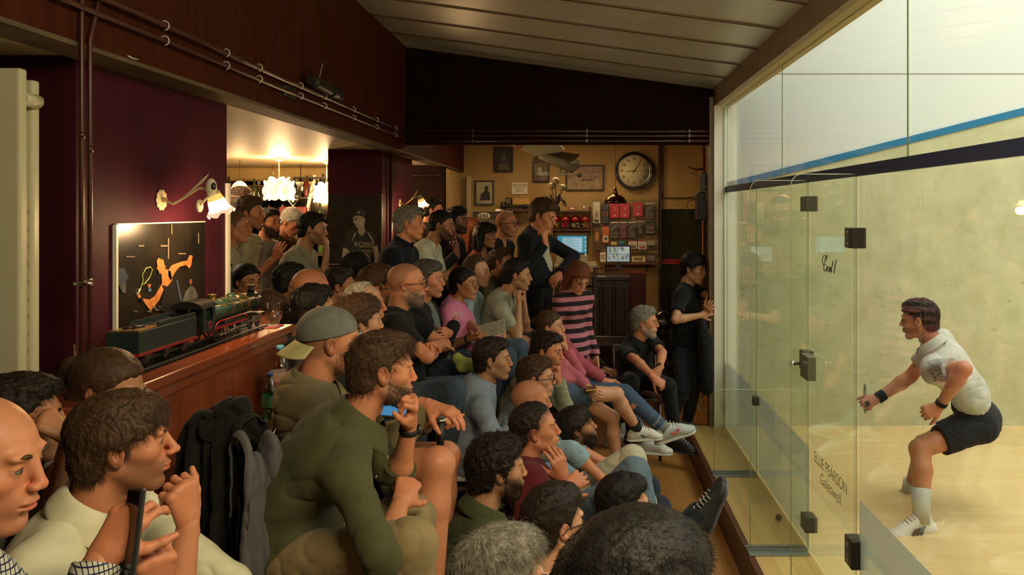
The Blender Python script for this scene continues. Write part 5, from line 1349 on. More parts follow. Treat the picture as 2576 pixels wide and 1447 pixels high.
pfig(o,'figure_top',PC([(535,820),(575,830),(600,790),(625,780),(660,880),(690,990),(640,1030),(560,1000),(520,985),(535,905),(550,860)]),pcl,.0128)
pfig(o,'figure_strap',PC([(628,790),(636,790),(665,920),(655,922)]),mat('poster_blue',(.05,.09,.16),.4),.0136)
MB().tube([uv(*psx(*q),.0135) for q in ((385,880),(398,835),(412,790),(408,750),(430,712),(460,702),(473,720),(455,770),(425,810),(408,815))],.0022,6).build('racket', mat('poster_lime',(.42,.45,.05),.4), o)
MB().tube([uv(*psx(*q),.0135) for q in ((372,885),(392,845))],.0035,6).build('racket_grip', mat('poster_pale',(.5,.48,.4),.5), o)
pfig(o,'wristband',PC([(388,900),(408,905),(415,925),(400,935)]),pcl,.0136)
pfig(o,'crowd_figure',PC([(690,860),(725,820),(750,840),(770,900),(735,915),(670,925)]),pgr,.0125); pfig(o,'crowd_head',PC([(712,785),(728,780),(730,810),(715,815)]),mat('poster_skin_dark',(.18,.06,.03),.5),.0128)
pfig(o,'crowd_figure',PC([(255,715),(290,710),(318,770),(300,790),(298,875),(275,870),(250,810)]),mat('poster_navy',(.035,.05,.07),.4),.0125)
pfig(o,'crowd_shorts',PC([(262,810),(300,812),(298,875),(278,868)]),pgr,.0128); pfig(o,'crowd_head',PC([(440,815),(462,812),(460,835),(445,838)]),mat('poster_orange',(.35,.1,.03),.5),.0125); pfig(o,'crowd_ball',PC([(443,840),(465,840),(466,862),(444,864)]),mat('poster_blue2',(.04,.10,.20),.5),.0125)
for (xa,ya,xb,yb) in ((595,425,601,490),(572,515,580,650),(770,480,776,550),(525,560,575,570),(380,560,420,570),(640,612,690,620),(300,632,360,640)): pfig(o,'light_streak',PC([(xa,ya),(xb,ya),(xb,yb),(xa,yb)]),mat('poster_streak',(.16,.12,.07),.4),.0124)
for k,(xa,ya) in enumerate(((470,960),(515,955),(490,975),(440,985),(350,985))): pfig(o,'caption_mark',PC([(xa,ya),(xa+25,ya),(xa+25,ya+12),(xa,ya+12)]),pgr,.0126)
# second poster on the dark face of the far pier
x0,y0_,x1,y1_ = 826,488,962,668; D = 6.74
c = P((x0+x1)/2,(y0_+y1_)/2,D); o = empty('player_poster', c, 'black and white poster of a player in a ROWE shirt and headband', 'poster')
w = (x1-x0)/F*D; h = (y1_-y0_)/F*D
MB().box((-w/2,-.008,-h/2),(w/2,.004,h/2)).build('print', mat('poster_brown',(.028,.021,.015),.3,noise=.3,scale=20), o)
MB().box((w/2-.006,-.012,-h/2),(w/2,-.008,h/2)).build('edge', mat('strip_grey',(.3,.27,.2),.4), o)
def q2(cx, cy, off): q = P(550+cx/3.445, 430+cy/3.445, D); return (q[0]-c[0], off, q[2]-c[2])
g1 = mat('print_skin',(.42,.36,.26),.5,col2=(.28,.24,.17),scale=26); g2 = mat('print_shirt',(.022,.018,.016),.5); g3 = mat('print_light',(.42,.37,.26),.5); g4 = mat('print_hair',(.035,.028,.02),.5)
def fig(nm, pts, m, off=-.0085): return MB().poly([q2(x,y,off) for x,y in pts], (0,-.0012,0)).build(nm, m, o)
fig('arm',[(1085,660),(1135,680),(1120,740),(1090,800),(1070,800),(1070,740)],g1); fig('arm',[(1335,640),(1380,640),(1392,740),(1385,820),(1352,820),(1355,740)],g1)
fig('torso',[(1130,515),(1200,510),(1270,515),(1340,525),(1375,560),(1385,645),(1335,655),(1325,830),(1140,830),(1135,690),(1085,660),(1100,570)],g2,-.0092)
fig('neck',[(1205,480),(1262,460),(1275,520),(1245,560),(1215,530)],g1,-.010)
fig('head',[(1168,400),(1200,385),(1260,395),(1278,420),(1262,470),(1225,495),(1195,488),(1188,470),(1180,455),(1170,440)],g1,-.0108); fig('hair',[(1175,375),(1195,345),(1240,330),(1275,350),(1285,400),(1270,425),(1262,395),(1200,382),(1170,395)],g4,-.0116)
fig('headband',[(1166,385),(1220,360),(1282,385),(1278,412),(1220,380),(1170,402)],g2,-.0124); fig('badge',[(1212,352),(1226,352),(1226,368),(1212,368)],g3,-.013)
fig('brow',[(1178,412),(1205,405),(1205,411),(1180,418)],g4,-.0116); fig('eye',[(1180,420),(1200,416),(1200,423),(1182,427)],g2,-.0116); fig('mouth',[(1186,462),(1204,458),(1204,463),(1188,468)],g4,-.0116)
fig('piping',[(1180,540),(1195,535),(1165,600),(1155,620)],g3,-.0100); fig('piping',[(1290,530),(1302,535),(1345,600),(1340,615)],g3,-.0100)
MB().tube([q2(1212,530,-.0105),q2(1245,575,-.0105),q2(1275,528,-.0105)],.002,5).build('necklace', g3, o)
for t,x,y,s_ in (('ROWE',1268,638,.175),('MOTOR OIL',1288,660,.062),('expression M',1270,690,.075),('PARIS',1300,706,.035),('Entreprises',1290,728,.045)):
    text_mesh('lettering', t, s_*.34, g3, o, Matrix.Translation(q2(x,y,-.0108)) @ face_y(), ext=.0005)
fig('corner_mark',[(957,806),(1050,806),(1050,811),(957,811)],g3,-.010)
# wall lamps
glow = mat('shade_glow',(.8,.6,.4),.4,emit=(1.0,.60,.24),estr=5.0); glow_hot = mat('bulb_hot',(1,.8,.5),.4,emit=(1.0,.72,.36),estr=9.0); petalp = mat('shade_pink',(.7,.25,.18),.35,emit=(.9,.22,.14),estr=1.6)
enam = mat('enamel_cream',(.60,.50,.30),.35,noise=.2,scale=30)
def plight(par, loc, e, r=.03, col=(1,.62,.30), name='bulb_light'):
    l = bpy.data.lights.new(name,'POINT'); l.energy = e; l.shadow_soft_size = r; l.color = col
    o = bpy.data.objects.new(name,l); COL.objects.link(o); o.parent = par; o.location = loc; return o
def wall_lamp(base, tip, sc, label, big=True, energy=7):
    o = empty('wall_lamp', base, label, 'lamp', 'flower wall lamps'); base = np.array(base); t = np.array(tip)-base
    f = MB(); 
    for k in range(10):
        a = 2*math.pi*k/10; f.ball((.004, .030*sc*math.cos(a), .030*sc*math.sin(a)), (.004,.012*sc,.012*sc), 8)
    f.ball((.004,0,0),(.005,.030*sc,.030*sc),16); f.build('flower_plate', enam, o)
    f = MB(); f.ball((.014,0,0),(.012,.010*sc,.010*sc),12); f.build('bud', mat('enamel_gold',(.42,.28,.12),.35), o)
    top = t+np.array((0,0,.055*sc))
    MB().tube([(0.01,0,0),t*.25+np.array((0,0,-.012)),t*.5+np.array((0,0,.020)),t*.75+np.array((0,0,.055))*sc,t+np.array((0,0,.060))*sc],[.006,.005,.0045,.0045,.006],8).build('arm', enam, o)
    MB().tube([t*.35+np.array((0,0,0)),t*.55+np.array((0,0,.035)),t*.8+np.array((0,0,.085))*1,t*.95+np.array((0,0,.120))],[.003,.004,.007,.001],6).build('leaf', enam, o)
    R = Matrix.Rotation(math.radians(14),4,'X') @ Matrix.Rotation(math.radians(-16),4,'Y'); T = Matrix.Translation(top) @ R
    MB().lathe([(0,.012),(.018,.010),(.020,-.010),(.026,-.014),(.026,-.022),(0,-.022)],seg=20).xf(T @ Matrix.Scale(sc,4)).build('holder', enam, o)
    sh = bmesh.new(); rings = []; NS = 48
    for j in range(12):
        u = j/11; ring = []
        for k in range(NS):
            a = 2*math.pi*k/NS; rr = .024+.012*math.sin(u*2.2)+(.030*max(0,u-.62)*(1+.38*math.cos(6*a))*1.6); zz = -.022-.080*u+.012*max(0,u-.75)*4*math.cos(6*a)*.6
            ring.append(sh.verts.new(Vector((rr*math.cos(a)*sc,rr*math.sin(a)*sc,zz*sc))))
        rings.append(ring)
    for j,(A,B) in enumerate(zip(rings,rings[1:])):
        for k in range(NS):
            fc = sh.faces.new((A[k],A[(k+1)%NS],B[(k+1)%NS],B[k])); fc.smooth = True; fc.material_index = 0 if j < 3 else (1 if j < 9 else 2)
    me = bpy.data.meshes.new('lamp_shade'); sh.to_mesh(me); sh.free(); me.transform(T)
    so = link('lamp_shade', me, [mat('shade_amber',(.60,.38,.14),.4,emit=(.8,.36,.08),estr=.9), glow, petalp], o)
    b = T @ Vector((0,0,-.065*sc)); MB().ball(b,(.016*sc,.016*sc,.020*sc),12).build('bulb', glow_hot, o)
    lp = T @ Vector((.0,0,-.135*sc)); plight(o, lp, energy, .035)
    return o, T
L1, T1 = wall_lamp(LW(404,503), P(532,512,3.22), 1.05, 'lit flower wall lamp above the poster, with a camera clipped to it', energy=9)
L2, T2 = wall_lamp(LW(1005,512), P(1056,510,7.1), 1.0, 'lit flower wall lamp on the far purple pier, behind the grey-haired man', energy=9)
c = P(531,472,3.20); o = empty('security_camera', c, 'small white oval security camera perched on the near wall lamp', 'camera')
MB().ball((0,0,0),(.022,.022,.038),24).build('housing', mat('camera_white',(.62,.56,.42),.3), o); MB().ball((.0150,-.0105,.004),(.0095,.0125,.016),20).build('lens', mat('gloss_black'), o)
c2 = P(502,518,3.2)-c; MB().tube([tuple(c2),tuple(c2*.5+np.array((.0,0,-.01))),(0,.0,-.03)],.005,8).build('bracket', mat('camera_white'), o); MB().lathe([(0,-.003),(.026,-.003),(.026,.003),(0,.003)],tuple(c2),24,'x').build('bracket_base', mat('camera_white'), o)
# radiator on the near pier
o = empty('panel_radiator', (-2.02,2.56,1.0), 'tall pale panel radiator at the left edge, on the near pier', 'radiator'); rp = mat('radiator_cream',(.55,.52,.36),.35,noise=.05,scale=5)
zt = 1.9+(530-172)/F*2.42-1.0; zb = -.75
MB().box((-.45,-.155,zb),(.322,-.120,zt),.008).build('front_panel', rp, o); MB().box((-.45,-.055,zb),(.292,-.020,zt-.02),.008).build('rear_panel', rp, o)
cn = MB().lathe([(.022,0),(.022,.07),(.014,.07),(.014,.0)],seg=20).xf(Matrix.Translation((.305,-.088,zt-.09)) @ Matrix.Rotation(math.pi/2,4,'X') @ Matrix.Translation((0,0,-.035))); cn.build('connector', rp, o)
pf = MB()
for k in range(30): pf.lathe([(.006,-.001),(.006,.001)],(.275,-.056,zb+.05+k*.055),10,'y')
pf.build('rivets', mat('rivet_grey',(.25,.24,.18),.5), o); MB().box((.262,-.120,zb+.02),(.266,-.055,zt-.03)).build('grille_side', mat('rivet_grey'), o)
# spotlight / projector on the pipes + bracket
a = P(690,200,4.38); b = P(792,236,4.85); o = empty('spotlight', a, 'black tubular spotlight lying along the maroon pipes', 'spotlight'); a = np.array(a); b = np.array(b); a[0] = -1.49; b[0] = -1.49; b[2] = a[2]-.01
o.location = tuple(a); d = b-a
MB().tube([(0,0,0),tuple(d*.15),tuple(d*.75),tuple(d)],[.030,.034,.036,.036],20).build('barrel', black, o); MB().tube([tuple(d*.72),tuple(d*.80)],.041,20).build('collar', blackm, o); MB().tube([tuple(d),tuple(d*1.05)],[.040,.038],20).build('lens_hood', black, o)
MB().tube([tuple(d*.3+np.array((0,0,.03))),tuple(d*.35+np.array((.02,-.02,.12)))],.002,5).build('tie_end', mat('tie_white'), o)
o = tag(MB().box(P(680,236,4.1)+np.array((0,0,-.01)), P(745,233,4.25)+np.array((0,.0,.02)),.003).build('shelf_arm', black), 'short black metal arm below the spotlight', 'bracket')
MB().box(P(677,225,4.08), P(683,250,4.1)+np.array((0,.02,0))).build('wall_plate', mat('soffit_grey_brown'), o)
o = tag(MB().tube([(-1.545,2.71,2.428),(-1.542,2.735,2.423),(-1.545,2.77,2.427)],.003,5).build('tape_scrap', mat('tie_white')), 'scrap of pale tape stuck on the maroon beam', 'tape')
# ---------------- the train
TR = empty('model_locomotive', (-1.53,3.05,1.352), 'large dark green model steam locomotive and tender on the bar counter', 'model train')
grn = mat('loco_green',(.018,.045,.030),.25,spec=.6); blkt = mat('loco_black',(.012,.012,.012),.3); redt = mat('loco_red',(.28,.010,.02),.35); gold = mat('loco_brass',(.50,.30,.08),.25,metal=.9); navyt = mat('loco_navy',(.012,.022,.026),.3)
def tb(lo, hi, m, n, bev=.002, par=TR): return MB().box(lo, hi, bev).build(n, m, par)
Y0 = -.40           # rear of the tender (local y)
tn = tb((-.056,Y0,.060),(.056,Y0+.40,.132), navyt, 'tender')
tb((-.057,Y0-.002,.050),(.057,Y0+.40,.060), redt, 'tender_sole', .001, tn); MB().box((-.0575,Y0-.0025,.0600),(.0575,Y0+.40,.0612)).build('lining', gold, tn)
tb((-.050,Y0+.01,.132),(.050,Y0+.14,.137), gold, 'tender_top', .001, tn); tb((-.052,Y0+.13,.132),(-.046,Y0+.40,.150), navyt, 'coal_board', .001, tn); tb((.046,Y0+.13,.132),(.052,Y0+.40,.150), navyt, 'coal_board', .001, tn)
MB().tube([(-.02,Y0+.04,.140),(.02,Y0+.10,.140)],.004,6).tube([(0,Y0+.07,.137),(0,Y0+.07,.150)],.006,8).build('filler', blkt, tn)
for x in (-.035,.035): MB().lathe([(0,-.02),(.011,-.018),(.011,-.014),(.005,-.014),(.005,0)],(x,Y0,.045),14,'y').build('buffer', redt, tn)
for k in range(3):
    for x in (-.040,.040): MB().lathe([(0,-.004),(.019,-.004),(.022,0),(.019,.004),(0,.004)],(x,Y0+.07+.13*k,.030),20,'x').build('wheel', blkt, tn)
for k in range(3): tb((-.050,Y0+.05+.13*k,.030),(.050,Y0+.09+.13*k,.050), blkt, 'axle_box', .002, tn)
cb = MB(); 
prof = []
for k in range(13): a = math.pi*k/12; prof.append((-.062*math.cos(a), .155+.030*math.sin(a)))
cbm = MB().poly([(x,.03,z) for x,z in prof],(0,.13,0)); cab = cbm.build('cab_roof', blkt, TR)
tb((-.058,.05,.060),(-.053,.15,.158), navyt, 'cab_side', .001, cab); tb((.053,.05,.060),(.058,.15,.105), navyt, 'cab_side', .001, cab); tb((.053,.05,.105),(.058,.075,.158), navyt, 'cab_pillar', .001, cab); tb((.053,.13,.105),(.058,.15,.158), navyt, 'cab_pillar', .001, cab)
MB().lathe([(.010,0),(.014,0),(.014,.002),(.010,.002)],(.0585,.10,.085),20,'x').build('cab_emblem', redt, cab)
bo = MB().tube([(0,.15,.125),(0,.34,.122),(0,.60,.120)],[.047,.046,.042],28); bo = bo.build('boiler', grn, TR)
for y in (.19,.27,.35,.43,.51): MB().tube([(0,y,.1235),(0,y+.004,.1235)],.0468,28).build('boiler_band', gold if y > .2 else gold, bo)
MB().tube([(0,.60,.120),(0,.66,.120)],[.043,.042],28).build('smokebox', blkt, TR)
MB().lathe([(.018,.155),(.016,.172),(.018,.190),(.020,.193),(.0,.193)],(0,.24,0),20).build('safety_valve', gold, TR); MB().lathe([(.020,.150),(.020,.168),(.012,.178),(0,.180)],(0,.42,0),20).build('steam_dome', grn, TR); MB().lathe([(.018,.150),(.014,.170),(.014,.190),(.019,.196),(.010,.196)],(0,.63,0),20).build('chimney', blkt, TR)
tb((-.055,.15,.066),(.055,.66,.070), blkt, 'running_board', .001); 
for sx in (-.057,.054): MB().box((sx,.15,.058),(sx+.003,.45,.067)).tube([(sx+.0015,.15,.062),(sx+.0015,.17,.082),(sx+.0015,.2,.088),(sx+.0015,.42,.088),(sx+.0015,.45,.080),(sx+.0015,.47,.062)],.0025,6).build('splasher_edge', redt, TR)
for k,(y,r) in enumerate(((.20,.034),(.29,.034),(.38,.034),(.52,.018),(.60,.018))):
    for sx in (-.042,.042):
        wv = MB().tube([(sx,y+r*math.cos(a),r+.008+r*math.sin(a)) for a in [i*math.pi/12 for i in range(25)]],.0035,6,cap=False)
        for i in range(10): a = i*math.pi/5; wv.tube([(sx,y,r+.008),(sx,y+r*math.cos(a),r+.008+r*math.sin(a))],.0013,4)
        wv.build('wheel', blkt, TR)
MB().tube([(.050,.20,.030),(.050,.38,.030)],.004,6).tube([(.053,.29,.036),(.053,.54,.048)],.004,6).box((.042,.52,.036),(.060,.60,.064),.004).build('motion', mat('steel_grey',(.22,.20,.16),.3,metal=.8), TR)
MB().tube([(.049,.16,.150),(.049,.60,.142)],.0016,5).build('handrail', gold, TR)
tk = empty('model_track', (-1.53,3.05,1.3535), 'grey model railway track under the locomotive', 'model track')
for x in (-.044,.044): MB().box((x-.003,-.44,.004),(x+.003,.70,.010)).build('rail', mat('rail_steel',(.16,.15,.12),.4,metal=.7), tk)
sl_ = MB()
for k in range(38): sl_.box((-.062,-.435+.03*k,-.0005),(.062,-.422+.03*k,.005))
sl_.build('sleepers', blkt, tk)
for ch in list(TR.children): pass
TR.location.z += .009
# things on the counter
def tumbler(c, r, h, label, name='drinking_glass', beer=None):
    o = empty(name, c, label, 'glass'); MB().lathe([(0,.001),(r*.8,.001),(r*.85,.01),(r,h),(r*.96,h),(r*.80,.012),(0,.010)],seg=24).build('glass', glj, o)
    if beer: MB().lathe([(0,.012),(r*.78,.012),(r*.90,h*.75),(0,h*.75)],seg=24).build('beer', mat('beer',(.35,.06,.02),.2,trans=.5), o)
    return o
tumbler(P(286,905,2.58)+np.array((0,0,-.005)) if False else (-1.56,2.50,1.352), .034, .13, 'empty clear tumbler at the near end of the counter, left of the tender')
tumbler((-1.46,3.78,1.352), .030, .11, 'small glass standing at the far end of the counter behind the locomotive')
pk = tag(MB().poly([(-1.56,3.66,1.353),(-1.42,3.70,1.353),(-1.42,3.80,1.353),(-1.55,3.78,1.353)],(0,0,.004)).build('leaflet', mat('pink_paper',(.60,.14,.18),.7)), 'pink leaflet at the far end of the counter', 'leaflet'); MB().poly([(-1.50,3.72,1.3575),(-1.43,3.74,1.3575),(-1.44,3.79,1.3575),(-1.51,3.77,1.3575)],(0,0,.001)).build('print', paper, pk)
def bottle(x, yb, D, h, label, capc, labc, tint, fill=None, lh=.45):
    c = P(x, yb, D); c[2] = .999; r = h*.145; o = empty('water_bottle', c, label, 'bottle', 'plastic bottles on the ledge')
    g = glass_mat('bottle_'+label[:6].strip().replace(' ','_'), tint)
    MB().lathe([(0,.0),(r*.8,.0),(r,.012),(r,h*.28),(r*.90,h*.31),(r*.90,h*.34),(r,h*.37),(r,h*.62),(r*.85,h*.72),(r*.45,h*.86),(r*.30,h*.90),(r*.30,h*.94)],seg=28).build('body', g, o)
    MB().lathe([(r*.34,h*.93),(r*.36,h*.93),(r*.36,h*.995),(0,h)],seg=20).build('cap', mat('cap_'+capc, {'blue':(.10,.35,.55),'navy':(.02,.06,.28)}[capc], .4), o)
    MB().lathe([(r*1.01,h*.38),(r*1.012,h*(.38+lh*.5))],seg=28).build('label', mat('label_'+capc, labc, .5), o)
    if fill: MB().lathe([(0,.003),(r*.96,.012),(r*.96,h*.30),(0,h*.30)],seg=24).build('water', glass_mat('water', fill), o)
    return o
b1 = bottle(705,1030,3.50,.310,'clear ribbed water bottle with a pale blue cap, right of the wooden counter','blue',(.55,.42,.36),(.93,.93,.92),lh=.5)
MB().lathe([(.0457,.135),(.0457,.155)],seg=28).build('label_band', mat('label_band',(.5,.06,.10),.5), b1)
b2 = bottle(679,1056,3.32,.225,'green water bottle with a dark blue cap in front of the clear one','navy',(.06,.26,.10),(.62,.86,.72),fill=(.55,.85,.68),lh=.42)
b3 = bottle(640,1040,3.20,.280,'clear water bottle with a blue cap, left of the other bottles','blue',(.5,.4,.34),(.93,.93,.92)) if False else None
# second fill bottle height check is done by eye
# jackets heaped over a chair
def heap(label, name, prims, m, folds, seed, h=.008, par=None, cat='jacket'):
    f = Field(np.min([np.minimum(a,b)-max(ra,rb) for a,b,ra,rb in prims],0)-.05, np.max([np.maximum(a,b)+max(ra,rb) for a,b,ra,rb in prims],0)+.05, h)
    for i,(a,b,ra,rb) in enumerate(prims): f.cone(a,b,ra,rb,k=.04 if i else 0)
    p, q = f.mesh(1); p = wrinkle(p, q, folds, seed, 9); o0 = p.mean(0); o0[2] = p[:,2].min(); o = link(name, np_mesh(name, p-o0, q), m, None, o0); tag(o, label, cat); return o
q = P
def drape(label, name, A, B, L, Lb, amp, m, seed, r=.035, front=(0,-1,0), cat='jacket', flare=.0, k1=9.0):
    A = np.array(A); B = np.array(B); u = B-A; W_ = np.linalg.norm(u); f = np.array(front, float); f = nrm(f-nrm(u)*(f@nrm(u))); up = np.array((0,0,1.0)); rs = np.random.RandomState(seed); ph = rs.rand(6)*6.28
    NU, NV = 90, 80; pts = np.zeros((NV, NU, 3))
    for j in range(NV):
        s_ = -Lb+(L+Lb+math.pi*r)*j/(NV-1)      # along the cloth, 0 where it starts over the ridge
        for i in range(NU):
            t = i/(NU-1)
            if s_ < 0: off = -f*r; dz = s_; g = min(1, -s_/.25)
            elif s_ < math.pi*r: a = s_/r; off = -f*r*math.cos(a); dz = r*math.sin(a); g = 0
            else: off = f*r; dz = -(s_-math.pi*r); g = min(1, (s_-math.pi*r)/.30)
            fold = math.sin(t*k1*2+ph[0]+.8*math.sin(s_*5+ph[3]))+.6*math.sin(t*k1*3.7+ph[1]+1.2*s_)+.3*math.sin(t*k1*7+ph[2])
            sg = 1 if s_ > 0 else -1
            sag = .030*math.sin(t*math.pi*2.3+ph[4])+.018*math.sin(t*17+ph[5])
            p = A+u*(t+(t-.5)*flare*g)+off+up*(dz+sag)+f*sg*amp*(.25+.75*g)*(fold*.5+.5)
            p = p+nrm(u)*amp*.5*math.cos(t*k1*2+s_*6)*g
            pts[j, i] = p
    q = np.array([[j*NU+i, j*NU+i+1, (j+1)*NU+i+1, (j+1)*NU+i] for j in range(NV-1) for i in range(NU-1)])
    P_ = pts.reshape(-1, 3); P_ = P_+vnormals(P_, q)*(fbm(P_*22+seed, 3)*.022)[:, None]
    o0 = P_.mean(0); o0[2] = P_[:, 2].min(); o = link(name, np_mesh(name, P_-o0, q), m, None, o0); tag(o, label, cat)
    md = o.modifiers.new('thickness', 'SOLIDIFY'); md.thickness = .006
    return o
bk_ = cloth((.016,.016,.015))
jo = drape('black jacket draped over the chair back, left of the man in the green shirt', 'jacket', P(475,1092,2.42), P(640,1075,2.30), .75, .3, .050, bk_, 3, front=(.35,-1,0), flare=.25)
f_ = Field(P(470,1100,2.45)-.14, P(650,1000,2.2)+.14, .006)
f_.cone(P(505,1065,2.38), P(590,1040,2.34), .035, .050, k=0); f_.cone(P(590,1040,2.34), P(635,1085,2.30), .050, .030, k=.02); f_.cone(P(530,1085,2.33), P(610,1095,2.28), .030, .034, k=.015)
p_, q_ = f_.mesh(1); p_ = wrinkle(p_, q_, .016, 4, 13); link('hood', np_mesh('hood', p_-np.array(jo.location), q_), bk_, jo)
drape('grey trousers hanging beside the black jacket on the chair', 'trousers', P(600,1172,2.22), P(690,1168,2.30), .62, .2, .030, cloth((.115,.11,.115)), 8, r=.045, front=(.2,-1,0), cat='trousers', flare=.1, k1=5)
o = empty('metal_chair', (q(690,1080,2.75)[0],2.6,.22), 'chair with a curved black tube back behind the man in the green shirt', 'chair')
zz = q(0,1060,2.75)[2]-.22
MB().tube([(-.06,-.05,0),(-.05,-.03,.40),(.0,.12,zz-.05),(.02,.14,zz),(.04,.20,zz+.015),(.05,.30,zz+.01),(.05,.34,zz-.05),(.03,.40,.40),(.0,.42,0)],.011,8).build('back_frame', mat('gloss_black'), o); MB().box((-.05,-.02,.38),(.35,.40,.42),.01).build('seat', black, o)
for x,y in ((.33,.0),(.33,.38)): MB().tube([(x,y,0),(x,y,.4)],.011,8).build('leg', mat('gloss_black'), o)
# ---------------- behind the bar
def petal_lamp(x, y, D, R, label, e):
    c = P(x, y, D); o = empty('petal_pendant', c, label, 'lamp', 'petal pendant lamps over the bar')
    gm = mat('petal_glow',(.9,.8,.6),.4,emit=(1.0,.66,.30),estr=1.0); ring = [(6,-.62,.85),(8,-.1,1.0),(8,.42,.88),(5,.82,.5)]
    for n, zz, rr in ring:
        for k in range(n):
            a = 2*math.pi*(k+.5*(zz>0))/n; m = MB().ball((0,0,0),(R*.34,R*.05,R*.36),14)
            T = Matrix.Rotation(a,4,'Z') @ Matrix.Translation((0,-R*rr,R*zz*.8)) @ Matrix.Rotation(zz*.9,4,'X') @ Matrix.Rotation(.35,4,'Z'); m.xf(T).build('petal', gm, o)
    MB().ball((0,0,0),(R*.38,)*3,14).build('bulb', glow_hot, o)
    MB().tube([(0,0,R*.8),(0,0,2.42-c[2])],.004,6).build('cord', enam, o); MB().lathe([(0,0),(.05,0),(.03,-.03),(0,-.035)],(0,0,2.42-c[2]),20).build('ceiling_rose', enam, o)
    plight(o,(0,0,-R*1.5),e*.5,.08); plight(o,(0,0,R*1.6),e*.5,.08); return o
petal_lamp(702,477,7.8,.135,'large lit petal pendant lamp hanging over the standing drinkers',34); petal_lamp(822,486,8.3,.125,'second lit petal pendant, half hidden by the dark pier',26)
c = P(603,470,8.2); o = empty('glass_pendant', c, 'small fringed pendant lamp left of the large petal lamp', 'lamp'); MB().lathe([(.02,.06),(.06,.03),(.085,-.02),(.08,-.03),(.05,0),(.0,.03)],seg=28).build('lamp_shade', mat('fringe_glow',(.8,.6,.3),.3,emit=(1,.55,.2),estr=2.2), o); MB().tube([(0,0,.05),(0,0,2.42-c[2])],.003,5).build('cord', black, o); plight(o,(0,0,-.08),9,.05)
# hanging glass rack, shelves and bottles
rk = empty('glass_rack', P(790,472,8.9), 'overhead rack of upturned wine glasses at the right of the bar opening', 'glass rack'); MB().box((-.20,-.1,.10),(.30,.1,.115)).tube([(-.2,-.08,.10),(.3,-.08,.10)],.006,6).tube([(-.15,0,.11),(-.15,0,.3)],.005,6).tube([(.25,0,.11),(.25,0,.3)],.005,6).build('rack', blackm, rk)
def wineglass(c, label, grp, s=1.0):
    o = MB().lathe([(.030*s,.10*s),(.030*s,.097*s),(.004*s,.092*s),(.003*s,.04*s),(.012*s,.03*s),(.030*s,.0),(.034*s,-.03*s),(.027*s,-.065*s),(.026*s,-.065*s),(.032*s,-.03*s),(.010*s,.026*s)],seg=16).build('wine_glass', glj, None, c); tag(o, label, 'glass', grp); return o
for k in range(9): wineglass(tuple(np.array(rk.location)+np.array((-.16+.05*k,-.07 if k%2 else .05,0))), 'upturned wine glass hanging in the rack at the right of the bar opening', 'wine glasses in the overhead rack')
rk = empty('bottle_rail', P(625,490,9.0), 'brass rail of hanging glasses above the crowd at the left of the bar opening', 'rail'); MB().tube([(-.30,0,.10),(.32,0,.10)],.007,8).tube([(-.25,0,.1),(-.25,0,.45)],.005,6).tube([(.28,0,.1),(.28,0,.45)],.005,6).build('rail', brass, rk)
for k in range(11): wineglass(tuple(np.array(rk.location)+np.array((-.27+.055*k,0,0))), 'upturned glass hanging from the rail at the left of the bar opening', 'glasses on the bar rail')
bb = empty('back_bar', (P(690,0,9.3)[0],9.35,.22), 'dark wooden back bar with shelves behind the drinkers', 'back bar'); MB().box((-1.1,-.2,0),(1.2,.2,.95)).build('cupboard', darkwood, bb)
for z in (1.15,1.5,1.82): MB().box((-1.1,-.06,z),(1.2,.2,z+.02)).build('shelf', darkwood, bb)
MB().box((-1.1,.2,.95),(1.2,.215,2.15)).build('mirror', mat('mirror',(.6,.5,.35),.08,metal=1), bb)
rr = random.Random(4); bc = [(.06,.10,.03),(.14,.05,.01),(.35,.25,.1),(.03,.03,.03),(.2,.03,.02)]
for z in (1.17,1.52,1.84):
    for k in range(14):
        x = -1.02+.155*k+rr.uniform(-.02,.02); hh = rr.uniform(.2,.28); m_ = mat('spirit_%d'%(k%5), bc[k%5], .15, spec=.8)
        b_ = MB().lathe([(0,0),(.034,0),(.036,.02),(.036,hh*.55),(.012,hh*.75),(.012,hh*.97),(0,hh)],seg=14).build('spirit_bottle', m_, None, (bb.location[0]+x,9.35+.02,.22+z)); tag(b_, 'spirit bottle standing in the rows on the back bar shelves', 'bottle', 'spirit bottles on the back bar')
o = empty('triangle_sign', P(737,514,8.6), 'small pale sign of two inverted triangles hanging among the bar glasses', 'sign'); tm = mat('sign_pale',(.55,.48,.3),.4,emit=(.5,.42,.25),estr=.3)
for dz, s_ in ((.04,.055),(.0,.055)): MB().tube([(-s_,0,dz+.05),(s_,0,dz+.05),(0,0,dz-.02),(-s_,0,dz+.05)],.006,6).build('triangle', tm, o)
MB().tube([(0,0,-.02),(0,0,-.12)],.005,6).build('stem', tm, o)
tag(MB().tube([P(772,535,8.9),P(792,440,8.9)],.020,10).build('leaning_tube', mat('strip_white')), 'pale tube leaning diagonally beside the glass rack', 'tube')
tag(MB().box(P(700,560,8.75)-np.array((0,0,0)), P(770,520,8.75)+np.array((0,.06,0)),.02).build('bar_banner', mat('velvet_red',(.10,.012,.012),.6)), 'dark red cloth panel below the triangle sign', 'cloth')
S_('trim_60', MB().box((-5.6,9.45,2.25),(-2.3,9.6,2.42),.03), mat('cornice_gold',(.42,.30,.12),.5))
for i,(x0,y0,x1,y1,m_,lb) in enumerate(((655,437,670,470,mat('cloth_red',(.25,.02,.02),.6),'red pennant hanging behind the large petal lamp'),(612,437,650,468,mat('blue_picture',(.06,.10,.12),.5),'blue picture high behind the bar'),(670,440,715,520,mat('cream_panel',(.42,.34,.18),.6),'cream panel behind the large petal lamp'))):
    tag(MB().box(P(x0,y1,9.55), P(x1,y0,9.58)).build('wall_panel' if i else 'pennant', m_), lb, 'panel' if i else 'pennant')
